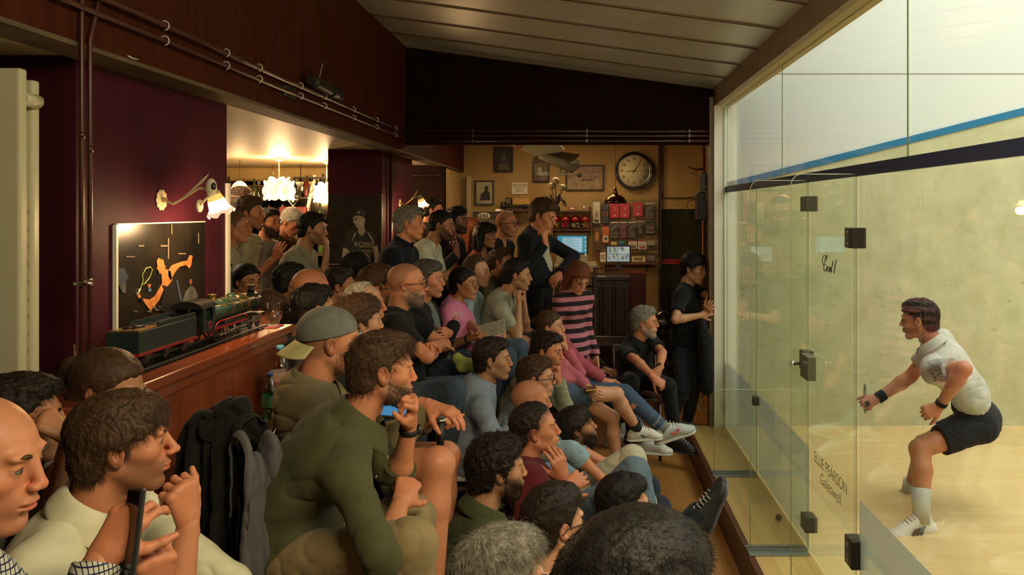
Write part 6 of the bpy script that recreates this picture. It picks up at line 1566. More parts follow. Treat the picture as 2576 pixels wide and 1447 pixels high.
# ------------------------------------------------------------------ camera and light first
cam = bpy.data.cameras.new('camera'); co_ = bpy.data.objects.new('camera', cam); COL.objects.link(co_); co_.location = (0,0,CH); co_.rotation_euler = (math.pi/2,0,0)
cam.sensor_width = 36; cam.lens = 36*F/2576; cam.shift_x = -(VX-1288)/2576; cam.shift_y = -(723.5-VY)/2576; cam.clip_start = .05
SC.camera = co_
def area(name, loc, tgt, sx, sy, e, col):
    l = bpy.data.lights.new(name,'AREA'); l.shape = 'RECTANGLE'; l.size = sx; l.size_y = sy; l.energy = e; l.color = col
    o = bpy.data.objects.new(name,l); COL.objects.link(o); o.location = loc; o.rotation_euler = (Vector(tgt)-Vector(loc)).to_track_quat('-Z','Y').to_euler(); return o
area('court_lamp', (3.1,3.8,5.5), (3.1,3.8,0), 2.2, 5.0, 135, (.96,.98,1))
area('court_lamp', (7.2,3.8,5.5), (7.2,3.8,0), 3.0, 5.0, 235, (.96,.98,1))
# area lamps out of view: reception, and added fills for bar and seating
area('reception_lamp', (-.2,9.2,2.85), (-.2,9.2,0), 1.2, .5, 14, (1,.68,.36))
area('bar_fill', (-4.0,6.5,2.38), (-4.0,6.5,0), 2.0, 1.6, 46, (1,.72,.40))  # added unseen fill that brightens the people at the bar
area('seating_fill', (.75,.5,2.75), (-.7,4.2,1.1), .9, .4, 34, (1,.82,.50))  # added unseen fill lighting the crowd from the front right
W = bpy.data.worlds.new('world'); SC.world = W; W.use_nodes = True; W.node_tree.nodes['Background'].inputs[0].default_value = (.5,.42,.30,1); W.node_tree.nodes['Background'].inputs[1].default_value = .02
SC.view_settings.view_transform = 'Standard'; SC.view_settings.look = 'None'; SC.view_settings.gamma = 1; SC.view_settings.exposure = 0.7
cy = SC.cycles; cy.max_bounces = 6; cy.diffuse_bounces = 3; cy.glossy_bounces = 3; cy.transmission_bounces = 4; cy.transparent_max_bounces = 14
cy.caustics_reflective = False; cy.caustics_refractive = False; cy.sample_clamp_indirect = 4; cy.use_denoising = True; cy.use_adaptive_sampling = True; cy.adaptive_threshold = .04
try: cy.denoiser = 'OPENIMAGEDENOISE'
except Exception: pass
# ------------------------------------------------------------------ the crowd
def w(x, y, D, **k): return dict(dict(w=P(x, y, D)), **k)
black_t = (.012,.012,.012)
PEOPLE = []
def pn(*a, **k): i = person(*a, **k); PEOPLE.append(i); return i
# nearest
green = pn('man in a dark green shirt and khaki trousers resting his bearded chin on his fist', 962,934,212, v=99, hk=.93, D=2.38, skin='ruddy', hair='messy', hairc='brown', hair_t=-.008, stubble=.55, beard=.007, beard_col='salt', tilt=-4,
   body=90, hip=P(705,1395,2.38), hunch=.065, wide=1.06, top=(.078,.078,.036), sleeve='rolled', collar='shirt', placket=2, bottom=(.27,.20,.10), kneeR=P(1040,1370,2.12), kneeL=P(1040,1300,2.55), footR=P(1030,1800,2.12), footL=P(1060,1700,2.55),
   armL=dict(k='at', w=P(1032,1064,2.42), e=P(1000,1215,2.50), dir=P(1046,985,2.36)-P(1032,1064,2.42), back=(.75,-.1,.5), curl=1.15, thumb=.8), armR=dict(k='at', w=P(1015,1240,2.38), e=P(912,1288,2.12), dir=P(1040,1190,2.46)-P(1015,1240,2.38), back=(.2,-.9,.3), curl=.7, thumb=.4), watch='L', shoes='brown', jaw=1.05)
cap = pn('man in a backwards grey cap and brown overshirt, in black shorts, holding a microphone', 832,862,188, v=97, D=2.85, skin='ruddy', hair='cap', hairc='light', stubble=.35, beard=.005, tilt=-2, buzz=.5, body=92, lean=14, hip=P(818,1180,2.9), hunch=.05,
   top=(.20,.16,.085), sleeve='long', collar='shirt', bottom=(.013,.013,.015), legs='short', short_len=.62, kneeR=P(1120,1165,2.62), kneeL=P(1120,1150,2.95), footR=P(1090,1500,2.60), footL=P(1110,1480,2.98),
   armL=dict(k='at', w=P(1080,1062,2.92), e=P(960,1120,2.98), dir=P(1115,1052,2.9)-P(1075,1070,2.92), back=(.2,-.3,.9), curl=.9), armR=dict(k='at', w=P(1050,1050,2.70), e=P(905,1120,2.68), dir=P(1090,1110,2.66)-P(1050,1050,2.70), back=(.5,-.2,.8), curl=.30), shoes='white')
shirt = pn('man in a pale cream shirt with brown fringe, hand at his mouth', 308,1120,262, v=86, D=1.86, skin='ruddy', hair='mop', hairc='brown', stubble=.6, tilt=0, hair_t=-.010, strand=.022, body=58, lean=16, top=(.70,.66,.46), sleeve='rolled', collar='shirt', bottom=(.05,.05,.06), hunch=.05,
   armR=dict(k='at', w=P(468,1355,1.80), e=P(475,1600,1.78), dir=P(440,1200,1.78)-P(462,1345,1.80), back=(.85,-.45,.1), curl=1.15, thumb=.5), armL=dict(k='at', w=P(650,1600,1.95), e=P(590,1480,2.02)), jaw=1.0, nose=1.05)
bald = pn('balding man at the left edge in a checked shirt, holding up a phone', -58,1168,352, v=60, D=1.40, skin='ruddy', hair='bald', hairc='brown', buzz=.10, stubble=.2, tilt=-8, body=82, lean=14, top=(.55,.53,.45), pattern='check', col2=(.02,.025,.06), pscale=92, sleeve='long', collar='shirt', fat=.006, hunch=.04,
   armR=dict(k='at', w=P(215,1500,1.42), e=P(90,1760,1.32), dir=P(325,1320,1.46)-P(232,1440,1.42), back=(.1,-.8,.5), curls=[.55,.75,.8,.8], thumb=.3), armL=dict(k='at', w=P(392,1500,1.56), e=P(330,1780,1.60), dir=P(372,1330,1.52)-P(385,1440,1.56), back=(.5,-.6,.5), curl=1.0, thumb=.7))
dk = pn('dark-haired man behind the balding man, face mostly hidden', 52,1062,232, v=84, D=2.12, skin='tan', hair='short', hairc='dark', top=(.10,.09,.07), body=85, sleeve='short')
wt = pn('tanned woman in a white tank top with her dark hair tied back', 272,985,205, v=60, D=2.35, sex='f', skin='tan', hair='tied', hairc='brown', pony=True, tilt=-16, body=75, lean=8, top=(.62,.62,.55), sleeve='none', deep=True, wrk=.6,
   armR=dict(k='at', w=P(180,1100,2.02), e=P(125,1330,2.05), dir=P(120,1090,2.0)-P(180,1100,2.02), back=(.2,-.3,.9), curl=.8))
gh = pn('grey-haired person seen from behind at the bottom edge of the frame', 1262,1475,240, v=118, D=1.80, skin='fair', hair='messy', hairc='grey', body=100, top=(.05,.055,.06), sleeve='short', no_legs=True)
bh = pn('person with cropped black hair, only the top of the head showing nearest the bottom edge', 1625,1562,500, v=122, D=.93, skin='dark', hair='crop', hair_t=.008, hn=.25, hairc='black', body=120, lean=10, top=(.03,.03,.035), no_legs=True, strand=.009)
# front rows, lower right
gls = pn('dark-haired man in glasses and navy top above the grey-haired head at the bottom', 1396,1318,205, v=122, D=2.62, skin='fair', hair='short', hair_t=.006, hairc='dark', hn=.6, glasses='black', body=110, lean=12, top=(.02,.022,.03), sleeve='short', armL='lap', armR='lap')
grn2 = pn('curly-haired bearded man in an olive shirt, low in the front row', 1252,1182,172, v=104, D=2.95, skin='olive', hair='curly', hair_t=-.012, hairc='dark', stubble=.85, beard=.009, body=95, lean=12, top=(.060,.070,.030), collar='shirt', sleeve='rolled', placket=1, knee_up=.5)
mar = pn('older man in a maroon polo shirt with thinning hair and folded hands', 1347,1082,148, v=93, D=3.55, skin='ruddy', hair='short', hairc='dark', recede=.55, hair_t=-.004, buzz=.5, body=92, lean=14, top=(.11,.014,.016), collar='shirt', sleeve='short', bottom=(.12,.17,.22), tilt=6, hip=P(1425,1345,3.5),
   kneeR=P(1595,1190,3.4), kneeL=P(1600,1200,3.65), footR=P(1640,1420,3.4), footL=P(1650,1400,3.8), armL=dict(k='at', w=P(1425,1215,3.48), e=P(1480,1300,3.55), dir=P(1400,1150,3.45)-P(1425,1215,3.48), back=(.3,-.8,.4), curl=.3), armR=dict(k='at', w=P(1420,1232,3.30), e=P(1330,1290,3.28), dir=P(1450,1210,3.35)-P(1405,1240,3.30), back=(.1,-.8,.4), curl=.6), watch='R', wide=1.05)
bld2 = pn('bald man in a light blue shirt with rolled sleeves and cream trousers', 1335,1012,114, v=100, D=4.35, skin='ruddy', hair='bald', hairc='dark', buzz=.25, body=93, lean=24, top=(.26,.36,.42), collar='shirt', sleeve='rolled', bottom=(.50,.47,.34), hip=P(1425,1245,4.4),
   kneeR=P(1592,1152,4.25), kneeL=P(1580,1165,4.55), footR=P(1635,1290,4.3), footL=P(1610,1300,4.6), armL=dict(k='at', w=P(1545,1175,4.5), e=P(1440,1125,4.55), curl=.8), armR=dict(k='at', w=P(1530,1218,4.12), e=P(1435,1135,4.08), curl=.8), wide=1.1)
gl2 = pn('man with black-framed glasses and brown hair above the bald man in blue', 1350,952,108, v=84, D=4.70, skin='fair', hair='short', hair_t=.008, hairc='brown', glasses='black', stubble=.1, body=88, top=(.55,.54,.48), sleeve='short')
brd = pn('bearded man with swept dark hair sitting low on the floor', 1452,1078,118, v=97, D=4.55, skin='tan', hair='mop', hair_t=-.006, hairc='dark', stubble=.9, beard=.012, tilt=16, body=95, top=(.02,.022,.03), lean=-12, knee_up=.7)
low = pn('dark-haired man in gold-rimmed glasses lying low, black trousers stretched out', 1572,1275,125, v=100, hn=.7, D=3.15, skin='olive', hair='short', hair_t=.004, hairc='black', glasses='gold', body=100, lean=-18, top=(.012,.012,.014), bottom=(.012,.012,.014), sleeve='long', toeL=(.30,.10,.90), toeR=(.32,-.1,.90),
   kneeL=P(1670,1345,3.75), kneeR=P(1650,1380,3.6), footL=P(1760,1285,3.95), footR=P(1745,1310,3.75), shoes=None)
blu = pn('dark-haired man in a pale blue linen shirt', 1240,906,102, v=85, D=4.5, skin='olive', hair='short', hair_t=.002, hairc='dark', stubble=.3, body=90, lean=12, hip=P(1190,1150,4.5), top=(.25,.29,.36), collar='stand', sleeve='long', hunch=.06, wide=1.2,
   armR=dict(k='at', w=P(1310,1068,4.2), e=P(1238,1092,4.15), curl=.6), armL='lap', bottom=(.03,.035,.05))
hid = pn('person half hidden behind the man in the pale blue shirt', 1253,966,78, v=78, D=5.5, sex='f', skin='olive', hair='long', hairc='dark', top=(.02,.02,.022))
sag = pn('dark-haired man in a sage sweatshirt leaning his cheek on his fist', 1378,885,97, v=68, D=5.1, skin='ruddy', hair='short', hairc='dark', stubble=.45, body=84, lean=26, top=(.30,.31,.22), sleeve='long', armL=dict(k='chin', pole=(.6,.2,-1)), armR='lap', roll=0, tilt=-5)
pk1 = pn('young woman in a pink hoodie with her hair in a bun, bare crossed legs', 1384,823,74, v=80, D=5.9, sex='f', skin='fair', hair='tied', hairc='brown', body=88, lean=18, s=.95, hs=1.05, top=(.50,.13,.17), sleeve='long', legs='short', short_len=.5, bottom=(.07,.10,.15), no_pony=True,
   armL=dict(k='mouth'), armR=dict(k='at', w=P(1480,975,5.5), curl=.5), hip=P(1415,985,5.6), kneeR=P(1550,992,5.65), footR=P(1603,1078,5.8), kneeL=P(1540,1050,5.8), footL=P(1556,1175,5.85), shoes=None, toeR=(.95,.05,.2), toeL=(.9,-.3,0))
hnd = pn('young man with tousled brown hair resting his chin on his hand, in jeans', 1415,792,78, v=80, D=6.3, skin='ruddy', hair='messy', hairc='brown', body=88, lean=20, top=(.36,.08,.10), sleeve='long', armL=dict(k='mouth'), armR='lap', hip=P(1440,975,6.1), kneeR=P(1570,990,5.95), footR=P(1660,1068,5.85), kneeL=P(1560,1005,6.2), footL=P(1610,1085,6.2), bottom=(.06,.095,.15), shoes=None, toeR=(.95,.02,.25), toeL=(.9,-.2,.1), tilt=-4)
bhd = pn('dark-haired person half hidden behind the young man with tousled hair', 1428,768,66, v=76, D=7.1, skin='fair', hair='short', hairc='dark', top=(.02,.02,.022), hip=P(1440,960,6.9), sleeve='long')
# second row, from the left
crl = pn('curly dark-haired youth right behind the man in the cap', 905,812,112, v=104, D=3.75, skin='fair', hair='curly', hair_t=-.006, hairc='brown', top=(.02,.02,.02), body=90)
wht = pn('white-haired man in a white T-shirt with glasses pushed up on his head', 918,768,124, v=92, D=4.2, skin='ruddy', hair='thin', recede=1.4, hairc='white', buzz=.35, glasses='gold', glasses_up=True, top=(.56,.55,.46), body=88, lean=12, fat=.004)
gbr = pn('man with untidy brown hair, beard and dark glasses', 955,728,116, v=86, D=4.75, hs=1.08, skin='ruddy', hair='messy', hair_t=.004, hairc='brown', stubble=.7, beard=.010, beard_col='light', glasses='black', top=(.10,.10,.10), body=85)
blk = pn('bald man with a grey beard and black glasses, arms folded in a black T-shirt', 1024,716,110, v=83, D=4.55, hs=1.02, skin='ruddy', hair='bald', hairc='salt', buzz=.55, buzz_line=[-.04,-.04,.02,.07,.09,.12,.12], stubble=.5, beard=.011, beard_col='grey', glasses='black', top=black_t, body=84, lean=14, wide=1.12, belly=.03, hip=P(1010,1000,4.55),
   armR=dict(k='at', w=P(1112,862,4.62), e=P(1066,890,4.30), curl=.5), armL=dict(k='at', w=P(1078,868,4.36), e=P(1120,870,4.70), curl=.5), bottom=(.06,.085,.12), kneeR=P(1135,985,4.3), kneeL=P(1160,975,4.7), footR=P(1120,1160,4.35), footL=P(1150,1150,4.8))
dkg = pn('man with greying curly hair in a black V-neck sweater, arms folded', 1078,706,94, v=72, D=5.2, skin='ruddy', hair='short', hair_t=.010, hairc='salt', stubble=.3, top=(.012,.011,.012), vneck=.07, under=(.14,.16,.16), sleeve='long', body=78, armL='cross', armR='cross', lean=12, bottom=(.03,.035,.05), hip=P(1085,930,5.2))
pnk = pn('young woman in a pink polo shirt with her black hair tied back and round glasses', 1168,716,84, v=64, D=5.55, sex='f', s=.95, skin='tan', hair='tied', hair_t=.006, hairc='black', glasses='gold', top=(.62,.20,.34), collar='shirt', sleeve='short', body=72, lean=20, pony=False, bun=(-.10,0,-.03), nape=-.09, bottom=(.07,.10,.15), armR=dict(k='at', w=P(1185,850,5.1), curl=.5), armL=dict(k='at', w=P(1215,845,5.2), curl=.5), hip=P(1150,890,5.5), watch='R')
lbl = pn('man in a light blue T-shirt holding a folded paper on his knees', 1200,686,80, v=72, D=6.1, skin='fair', hair='short', hairc='brown', recede=.8, stubble=.3, top=(.28,.36,.38), body=78, lean=20, armR=dict(k='at', w=P(1240,838,5.6), curl=.7), armL=dict(k='at', w=P(1275,845,5.9), curl=.5), hip=P(1190,860,6.1), legs='short', bottom=(.4,.38,.3))
gry = pn('man in a pale grey T-shirt propping his chin on both fists', 1302,694,82, v=84, D=6.0, skin='olive', hair='short', hair_t=.004, hairc='black', stubble=.35, top=(.40,.40,.31), body=84, lean=34, hip=P(1235,870,6.1), tilt=-3, armR=dict(k='chin', w=P(1305,765,5.85), e=P(1295,840,5.75), curl=1.2, thumb=.9), armL=dict(k='chin', w=P(1318,762,6.0), e=P(1325,832,6.1), curl=1.2, thumb=.9), legs='short', bottom=(.05,.05,.05), pony=False)
blz = pn('tanned man in an olive blazer behind the man in the grey T-shirt', 1262,660,72, v=70, D=6.75, skin='ruddy', hair='short', hairc='brown', top=(.10,.085,.05), sleeve='long', collar='shirt', under=(.5,.5,.45), body=78)
# back left
bl3 = pn('bald man in a dark shirt in the row behind the cap', 783,728,112, v=98, D=4.6, skin='ruddy', hair='bald', hairc='dark', buzz=.22, top=(.018,.016,.016), body=92, fat=.004)
bk3 = pn('black-haired man in a charcoal T-shirt directly behind the cap', 790,778,112, v=112, D=4.05, skin='olive', hair='short', hairc='black', top=(.05,.055,.06), body=98, lean=10)
bk4 = pn('dark-haired head partly hidden to the left of the bald man', 733,712,84, v=100, D=5.3, skin='olive', hair='short', hair_t=.008, hairc='black', top=(.02,.02,.02))
dk5 = pn('dark-haired man in profile above the white-haired man', 854,722,96, v=88, D=5.1, skin='ruddy', hair='short', hairc='dark', top=(.018,.017,.017), body=88)
afr = pn('person with dark frizzy hair seen from behind below the black poster', 898,680,86, v=130, D=5.9, skin='tan', hair='afro', hair_t=-.02, hairc='black', top=(.015,.015,.015))
wgl = pn('dark-haired girl holding her hand before her mouth above the locomotive', 622,708,76, v=38, D=5.1, s=.92, sex='f', skin='tan', hair='tied', hair_t=.004, hairc='black', glasses='gold', top=(.4,.4,.36), body=60, armR=dict(k='mouth'), tilt=-6)
boy = pn('brown-haired boy leaning his face on his hand beside the locomotive', 676,780,88, v=58, D=4.5, s=.88, hs=1.0, skin='ruddy', hair='fringe', hair_t=-.008, hairc='brown', top=(.02,.02,.02), body=70, tilt=-24, armR=dict(k='cheek', pole=(.3,-.3,-1)), lean=20)
# standing, back left of the bar opening
pf_ = dict(sit=False)
tal = pn('tall man in a cream sweatshirt standing by the bar opening', 628,538,82, v=76, D=6.1, s=1.04, skin='ruddy', hair='short', hair_t=.006, hairc='brown', stubble=.4, top=(.50,.46,.28), sleeve='long', body=66, lean=6, armL='down', armR='down', **pf_)
gl4 = pn('man in glasses and a pale printed shirt at the corner of the purple pier', 590,572,80, v=84, D=5.7, skin='ruddy', hair='crop', hairc='light', buzz=.4, glasses='gold', top=(.42,.40,.30), pattern='dots', col2=(.06,.08,.06), pscale=18, body=80, lean=8, armL='down', armR='down', hip=P(590,760,5.75), **pf_)
hr1 = pn('curly dark head behind the tall man in the cream sweatshirt', 607,505,70, v=80, D=7.4, skin='tan', hair='curly', hair_t=-.01, hairc='brown', top=(.1,.08,.05), **pf_)
hr2 = pn('brown-haired head at the very edge of the purple pier', 583,528,68, v=90, D=7.0, skin='ruddy', hair='short', hairc='light', top=(.2,.18,.12), **pf_)
brb = pn('bearded man in a light grey T-shirt with a hand on his chest', 678,562,76, v=44, D=6.6, skin='ruddy', hair='short', hairc='dark', stubble=.9, beard=.010, top=(.26,.25,.22), body=60, lean=8, armR=dict(k='at', w=P(690,650,6.3), dir=(.5,-.3,.7), back=(.3,-.9,.1), curl=.3), armL='down', **pf_)
bow = pn('grey-haired man in an olive shirt bowing his head at the bar', 733,560,78, v=50, D=7.2, skin='ruddy', hair='short', hair_t=.006, hairc='white', top=(.10,.10,.03), sleeve='long', tilt=-34, body=60, lean=24, armL='fold', armR='fold', **pf_)
mou = pn('dark-haired man in a grey-green T-shirt covering his mouth with his hand', 787,578,78, v=78, D=5.9, skin='olive', hair='short', hair_t=.0, hairc='black', stubble=.5, top=(.28,.27,.19), body=74, lean=16, tilt=-6, armR=dict(k='mouth', pole=(-.1,-.4,-1)), armL='cross', **pf_)
nav = pn('grey-haired man in a navy zip jacket with arms folded, sunglasses on his head', 1030,564,92, v=82, D=5.6, skin='ruddy', hair='short', hair_t=.002, hairc='grey', top=(.010,.012,.022), sleeve='long', collar='stand', glasses='black', glasses_up=True, body=72, lean=10, armL='cross', armR='cross', wide=1.08, **pf_)
MB().box((-.02,0,-.006),(.02,.002,.006)).xf(Matrix.Translation(Vector(lerp(nav['Sh'][1],nav['Sh'][-1],.22)-nav['spine']*.12+nav['chest_f']*.125-nav['org'])) @ Matrix.Rotation(math.radians(60),4,'Z')).build('chest_logo', mat('print_white'), nav['root'])
wsh = pn('cropped-haired man in a white shirt and glasses leaning forward by the wall lamp', 1112,568,76, v=74, D=6.4, skin='tan', hair='crop', hairc='black', stubble=.6, beard=.005, glasses='gold', top=(.64,.60,.44), vneck=.09, sleeve='short', body=78, lean=26, tilt=-8, armL='fold', armR='fold', watch='R', **pf_)
org = pn('dark-haired person behind the wall lamp, face lit orange', 1090,530,62, v=80, D=8.2, skin='ruddy', hair='short', hairc='black', top=(.05,.04,.03), **pf_)
ber = pn('dark-skinned man in a black jacket over a yellow shirt holding a glass of beer', 1150,556,72, v=62, D=7.1, skin='brown', hair='curly', hair_t=-.016, hairc='black', beard=.007, stubble=.6, top=(.02,.02,.022), sleeve='long', under=(.55,.45,.05), deep=True, body=64, armR=dict(k='at', w=P(1150,640,6.75), dir=(-.1,-.2,1), back=(.8,-.5,.0), curl=.9), armL='fold', **pf_)
rdh = pn('auburn-haired woman half hidden behind the woman in the red dress', 1192,580,60, v=60, D=7.7, sex='f', skin='fair', hair='long', hairc='red', top=(.1,.03,.02), **pf_)
red_ = pn('black-haired woman with a fringe in a patterned red dress', 1222,594,70, v=62, D=6.9, s=.95, sex='f', skin='tan', hair='bob', hair_t=-.004, hairc='black', hair_len=-.12, deep=True, top=(.16,.022,.012), pattern='dots', col2=(.45,.16,.06), pscale=26, sleeve='short', body=66, lean=8, armL='down', armR='down', **pf_)
vnk = pn('bald man in glasses and a black V-neck T-shirt beside the wall sign', 1275,564,70, v=58, D=7.3, skin='ruddy', hair='bald', hairc='salt', buzz=.3, stubble=.35, glasses='black', top=black_t, vneck=.08, body=62, armL='down', armR='down', **pf_)
jkt = pn('tall man standing in a dark denim jacket over a white T-shirt, hand at his chin', 1367,545,84, v=62, D=6.6, s=1.03, hs=1.08, skin='ruddy', hair='messy', hair_t=.004, hairc='brown', top=(.012,.013,.016), sleeve='long', collar='shirt', under=(.46,.46,.34), deep=True, tilt=-18, body=62, lean=4, bottom=(.010,.010,.013), wide=1.05,
   armR=dict(k='at', w=P(1372,612,6.32), e=P(1318,655,6.35), dir=P(1370,570,6.3)-P(1372,612,6.32), back=(.8,-.5,.1), curl=.8), armL=dict(k='at', w=P(1398,700,6.45), e=P(1432,640,6.75)), hip=P(1350,705,6.6), **pf_)
kid = pn('girl with long auburn hair looking down, in a pink and black striped top', 1455,700,84, v=30, D=6.2, s=.92, hs=1.08, sex='f', skin='fair', hair='long', hair_t=.004, hairc='red', hair_len=-.12, top=(.42,.15,.20), pattern='stripe', col2=(.02,.015,.018), pscale=14, sleeve='long', tilt=-34, body=40, armL='down', armR='down', lean=4, bottom=(.03,.03,.04), **pf_)
pol = pn('grey-bearded man in a black polo shirt and glasses sitting with clasped hands', 1622,812,84, v=80, D=6.7, hs=1.08, skin='ruddy', hair='short', hair_t=.004, hairc='grey', glasses='gold', stubble=.4, beard=.010, beard_col='white', top=black_t, collar='shirt', sleeve='short', body=48, lean=16, hip=P(1600,955,6.85), bottom=(.014,.014,.016), kneeR=P(1585,965,6.35), kneeL=P(1690,975,6.40), footR=P(1590,1100,6.5), footL=P(1700,1105,6.5),
   armR=dict(k='at', w=P(1645,950,6.15), e=P(1590,900,6.45), dir=(.6,-.2,-.5), back=(0,-.8,.5), curl=.9), armL=dict(k='at', w=P(1655,945,6.2), e=P(1672,895,6.5), dir=(-.6,-.2,-.5), back=(0,-.8,.5), curl=.9), watch='L', shoes='black')
tee = pn('black-haired young man in a black T-shirt and dark jeans leaning on the white post', 1745,676,86, v=64, D=7.2, hs=1.15, skin='olive', hair='mop', hair_t=-.010, hairc='black', tilt=-10, top=black_t, sleeve='short', body=72, lean=6, hip=P(1722,862,7.3), sit=False, bottom=(.030,.034,.045), kneeR=P(1718,960,7.15), kneeL=P(1745,955,7.3), footR=P(1690,1052,7.25), footL=P(1730,1055,7.35), toeR=(.5,-.6,-.1), toeL=(.8,-.4,-.1),
   armR=dict(k='at', w=P(1755,795,6.95), e=P(1700,800,6.95), dir=(.8,.1,.25), back=(-.1,-.9,.3), curl=.5), armL=dict(k='at', w=P(1775,790,7.0), e=P(1780,745,7.2), dir=(.3,-.2,.9), back=(-.3,-.9,.1), curl=.4), shoes='grey')
heap('black coat held over the arm of the young man at the post', 'coat', [(P(1765,810,6.98),P(1775,860,6.97),.045,.06),(P(1775,860,6.97),P(1778,975,6.98),.06,.065)], cloth((.014,.014,.016)), .014, 5)
# ------------------------------------------------------------------ shoes of the crossed legs
def swoosh(o, M):
    MB().poly([(.02,-.047,-.040),(.05,-.0475,-.058),(.10,-.046,-.044),(.055,-.0475,-.050),(.035,-.047,-.036)],(0,-.003,0)).xf(M).build('side_mark', mat('ink_black'), o)
def bright(o, M):
    MB().poly([(.03,-.048,-.030),(.055,-.0485,-.058),(.10,-.046,-.030),(.085,-.047,-.024),(.06,-.048,-.046),(.045,-.048,-.028)],(0,-.003,0)).xf(M).build('side_mark', mat('mark_orange',(.75,.12,.10),.4), o)
    MB().poly([(.09,-.046,-.030),(.10,-.046,-.020),(.065,-.047,-.018)],(0,-.003,0)).xf(M).build('side_mark', mat('mark_pink',(.7,.1,.25),.4), o)
    MB().tube([(.03,-.02,.020),(.06,.0,.008),(.09,.015,-.008)],.004,5).xf(M).build('lace', mat('lace_lime',(.65,.75,.05),.5), o)
def stripes(o, M):
    for k in range(3): MB().poly([(.010+.024*k,.043,-.022-.004*k),(.024+.024*k,.043,-.024-.004*k),(.044+.024*k,.045,-.064),(.030+.024*k,.045,-.064)],(0,.006,0)).xf(M).build('side_stripe', mat('ink_dark',(.03,.03,.035),.5), o)
def put_shoe(inf, sd, m, toe, up=(0,0,1), s=1.0, extra=None, name='shoe', sole=None, lace=None, sock=None, h=.0055):
    r = inf['root']; r['_o'] = tuple(float(c) for c in inf['org'])
    o = shoe(r, inf['A'][sd], toe, m, s, h=h, up=up, name=name, sole=sole, lace=lace or mat('lace_white',(.6,.58,.5),.8), extra=extra)
    if sock:
        A, K = inf['A'][sd], inf['K'][sd]; a = A-nrm(K-A)*.03; b = A+nrm(K-A)*sock[1]
        MB().tube([a-inf['org'], lerp(a,b,.5)-inf['org'], b-inf['org']], [.044*s,.046*s,.052*s], 18).build('sock', sock[0], r)
    del r['_o']; return o
wsh_ = mat('shoe_white',(.62,.60,.52),.6)
put_shoe(pk1, -1, wsh_, (.97,.0,.05), up=(.1,-.15,1), s=.92, extra=swoosh, sock=(cloth((.02,.02,.02)),.06))
put_shoe(pk1, 1, wsh_, (.9,-.3,0), s=1.0)
put_shoe(hnd, -1, mat('shoe_pale',(.44,.47,.43),.5,bump=.2,scale=90), (.93,.0,.30), up=(-.3,-.15,1), s=1.1, extra=bright, sock=(cloth((.20,.22,.20)),.12))
put_shoe(hnd, 1, wsh_, (.9,-.2,0), s=1.05)
bsh = mat('shoe_black',(.022,.023,.025),.5,bump=.3,scale=60)
put_shoe(low, 1, bsh, (.30,.10,.90), up=(-.9,-.2,.4), s=.90, sole=mat('sole_grey',(.10,.11,.12),.6)); put_shoe(low, -1, bsh, (.32,-.1,.90), up=(-.9,-.3,.4), s=.90, sole=mat('sole_grey'))
# ------------------------------------------------------------------ the player
pl = person('squash player in a white T-shirt and black shorts crouching on the court', 2312,806,98, v=-100, D=5.0, hs=1.0, s=1.06, skin='ruddy', hair='short', hair_t=.000, hairc='dark', stubble=.25, tilt=-6, body=-100, hip=P(2468,1062,5.0), hunch=.035, collar='shirt',
   top=(.52,.52,.46), sleeve='short', bottom=(.018,.019,.022), legs='short', short_len=.66, kneeL=P(2312,1130,4.86), footL=P(2318,1296,4.72), kneeR=P(2335,1112,5.25), footR=P(2296,1206,5.35), toeL=(-1,-.25,-.02), toeR=(-1,-.1,-.0), sit=True, cat='person', wide=1.0, arm=1.1,
   armL=dict(k='at', w=P(2365,1020,4.62), e=P(2425,928,4.50), dir=(-.75,.0,-.45), back=(0,-.9,.3), curl=.9), armR=dict(k='at', w=P(2206,1004,5.20), e=P(2290,948,5.22), dir=(-.9,-.05,-.35), back=(0,-.8,.5), curl=1.25, thumb=.8, lf=1.1), shoes=None, group=None, loose=.008, wrk=1.2, hem_cut=.10, waist=.17, hem=False)
PEOPLE.append(pl)
sk = cloth((.56,.56,.48))
s1 = put_shoe(pl, 1, wsh_, (-1,-.22,-.02), s=1.12, extra=stripes, sock=(sk,.17), h=.005, name='shoe'); s2 = put_shoe(pl, -1, wsh_, (-1,-.1,0), s=1.08, sock=(sk,.10), h=.005)
def band(inf, sd, t0, t1, r, m, name):
    a = lerp(inf['E'][sd], inf['W'][sd], t0)-inf['org']; b = lerp(inf['E'][sd], inf['W'][sd], t1)-inf['org']; return MB().tube([a,b],[r,r],20).build(name, m, inf['root'])
band(pl, -1, .78, .98, .037, cloth((.012,.012,.012)), 'wristband'); band(pl, 1, .90, .98, .034, cloth((.012,.012,.012)), 'wristband')
Mh = Matrix(pl['Mh'])
MB().tube([Vector((.089*math.cos(a),.074*math.sin(a),.062+.006*math.cos(a))) for a in [k*math.pi/16 for k in range(33)]], .010, 8, cap=False).xf(Mh).build('headband', mat('band_maroon',(.12,.02,.02),.7), pl['root'])
ink_d = mat('ink_dark',(.03,.03,.035),.5)
for t, x_, y_, sz, an in (('JOHN',2346,944,.030,-62),('FOR YOU',2357,940,.026,-62),('SQUASH',2368,938,.026,-62)): decal(pl, t, x_, y_, sz, an, ink_d)
decal(pl, 'C/G', 2366,858,.040,-20, ink_d); decal(pl, '*', 2350,838,.05,0, ink_d)
decal(pnk, 'RDE', 1153,790,.032,-8, mat('print_white')); decal(tal, '~~', 655,612,.05,10, ink_d); decal(pol, '~', 1652,868,.05,0, mat('emblem_green',(.12,.25,.10),.5)); decal(wht, 'MILAN', 976,806,.05,-5, ink_d)
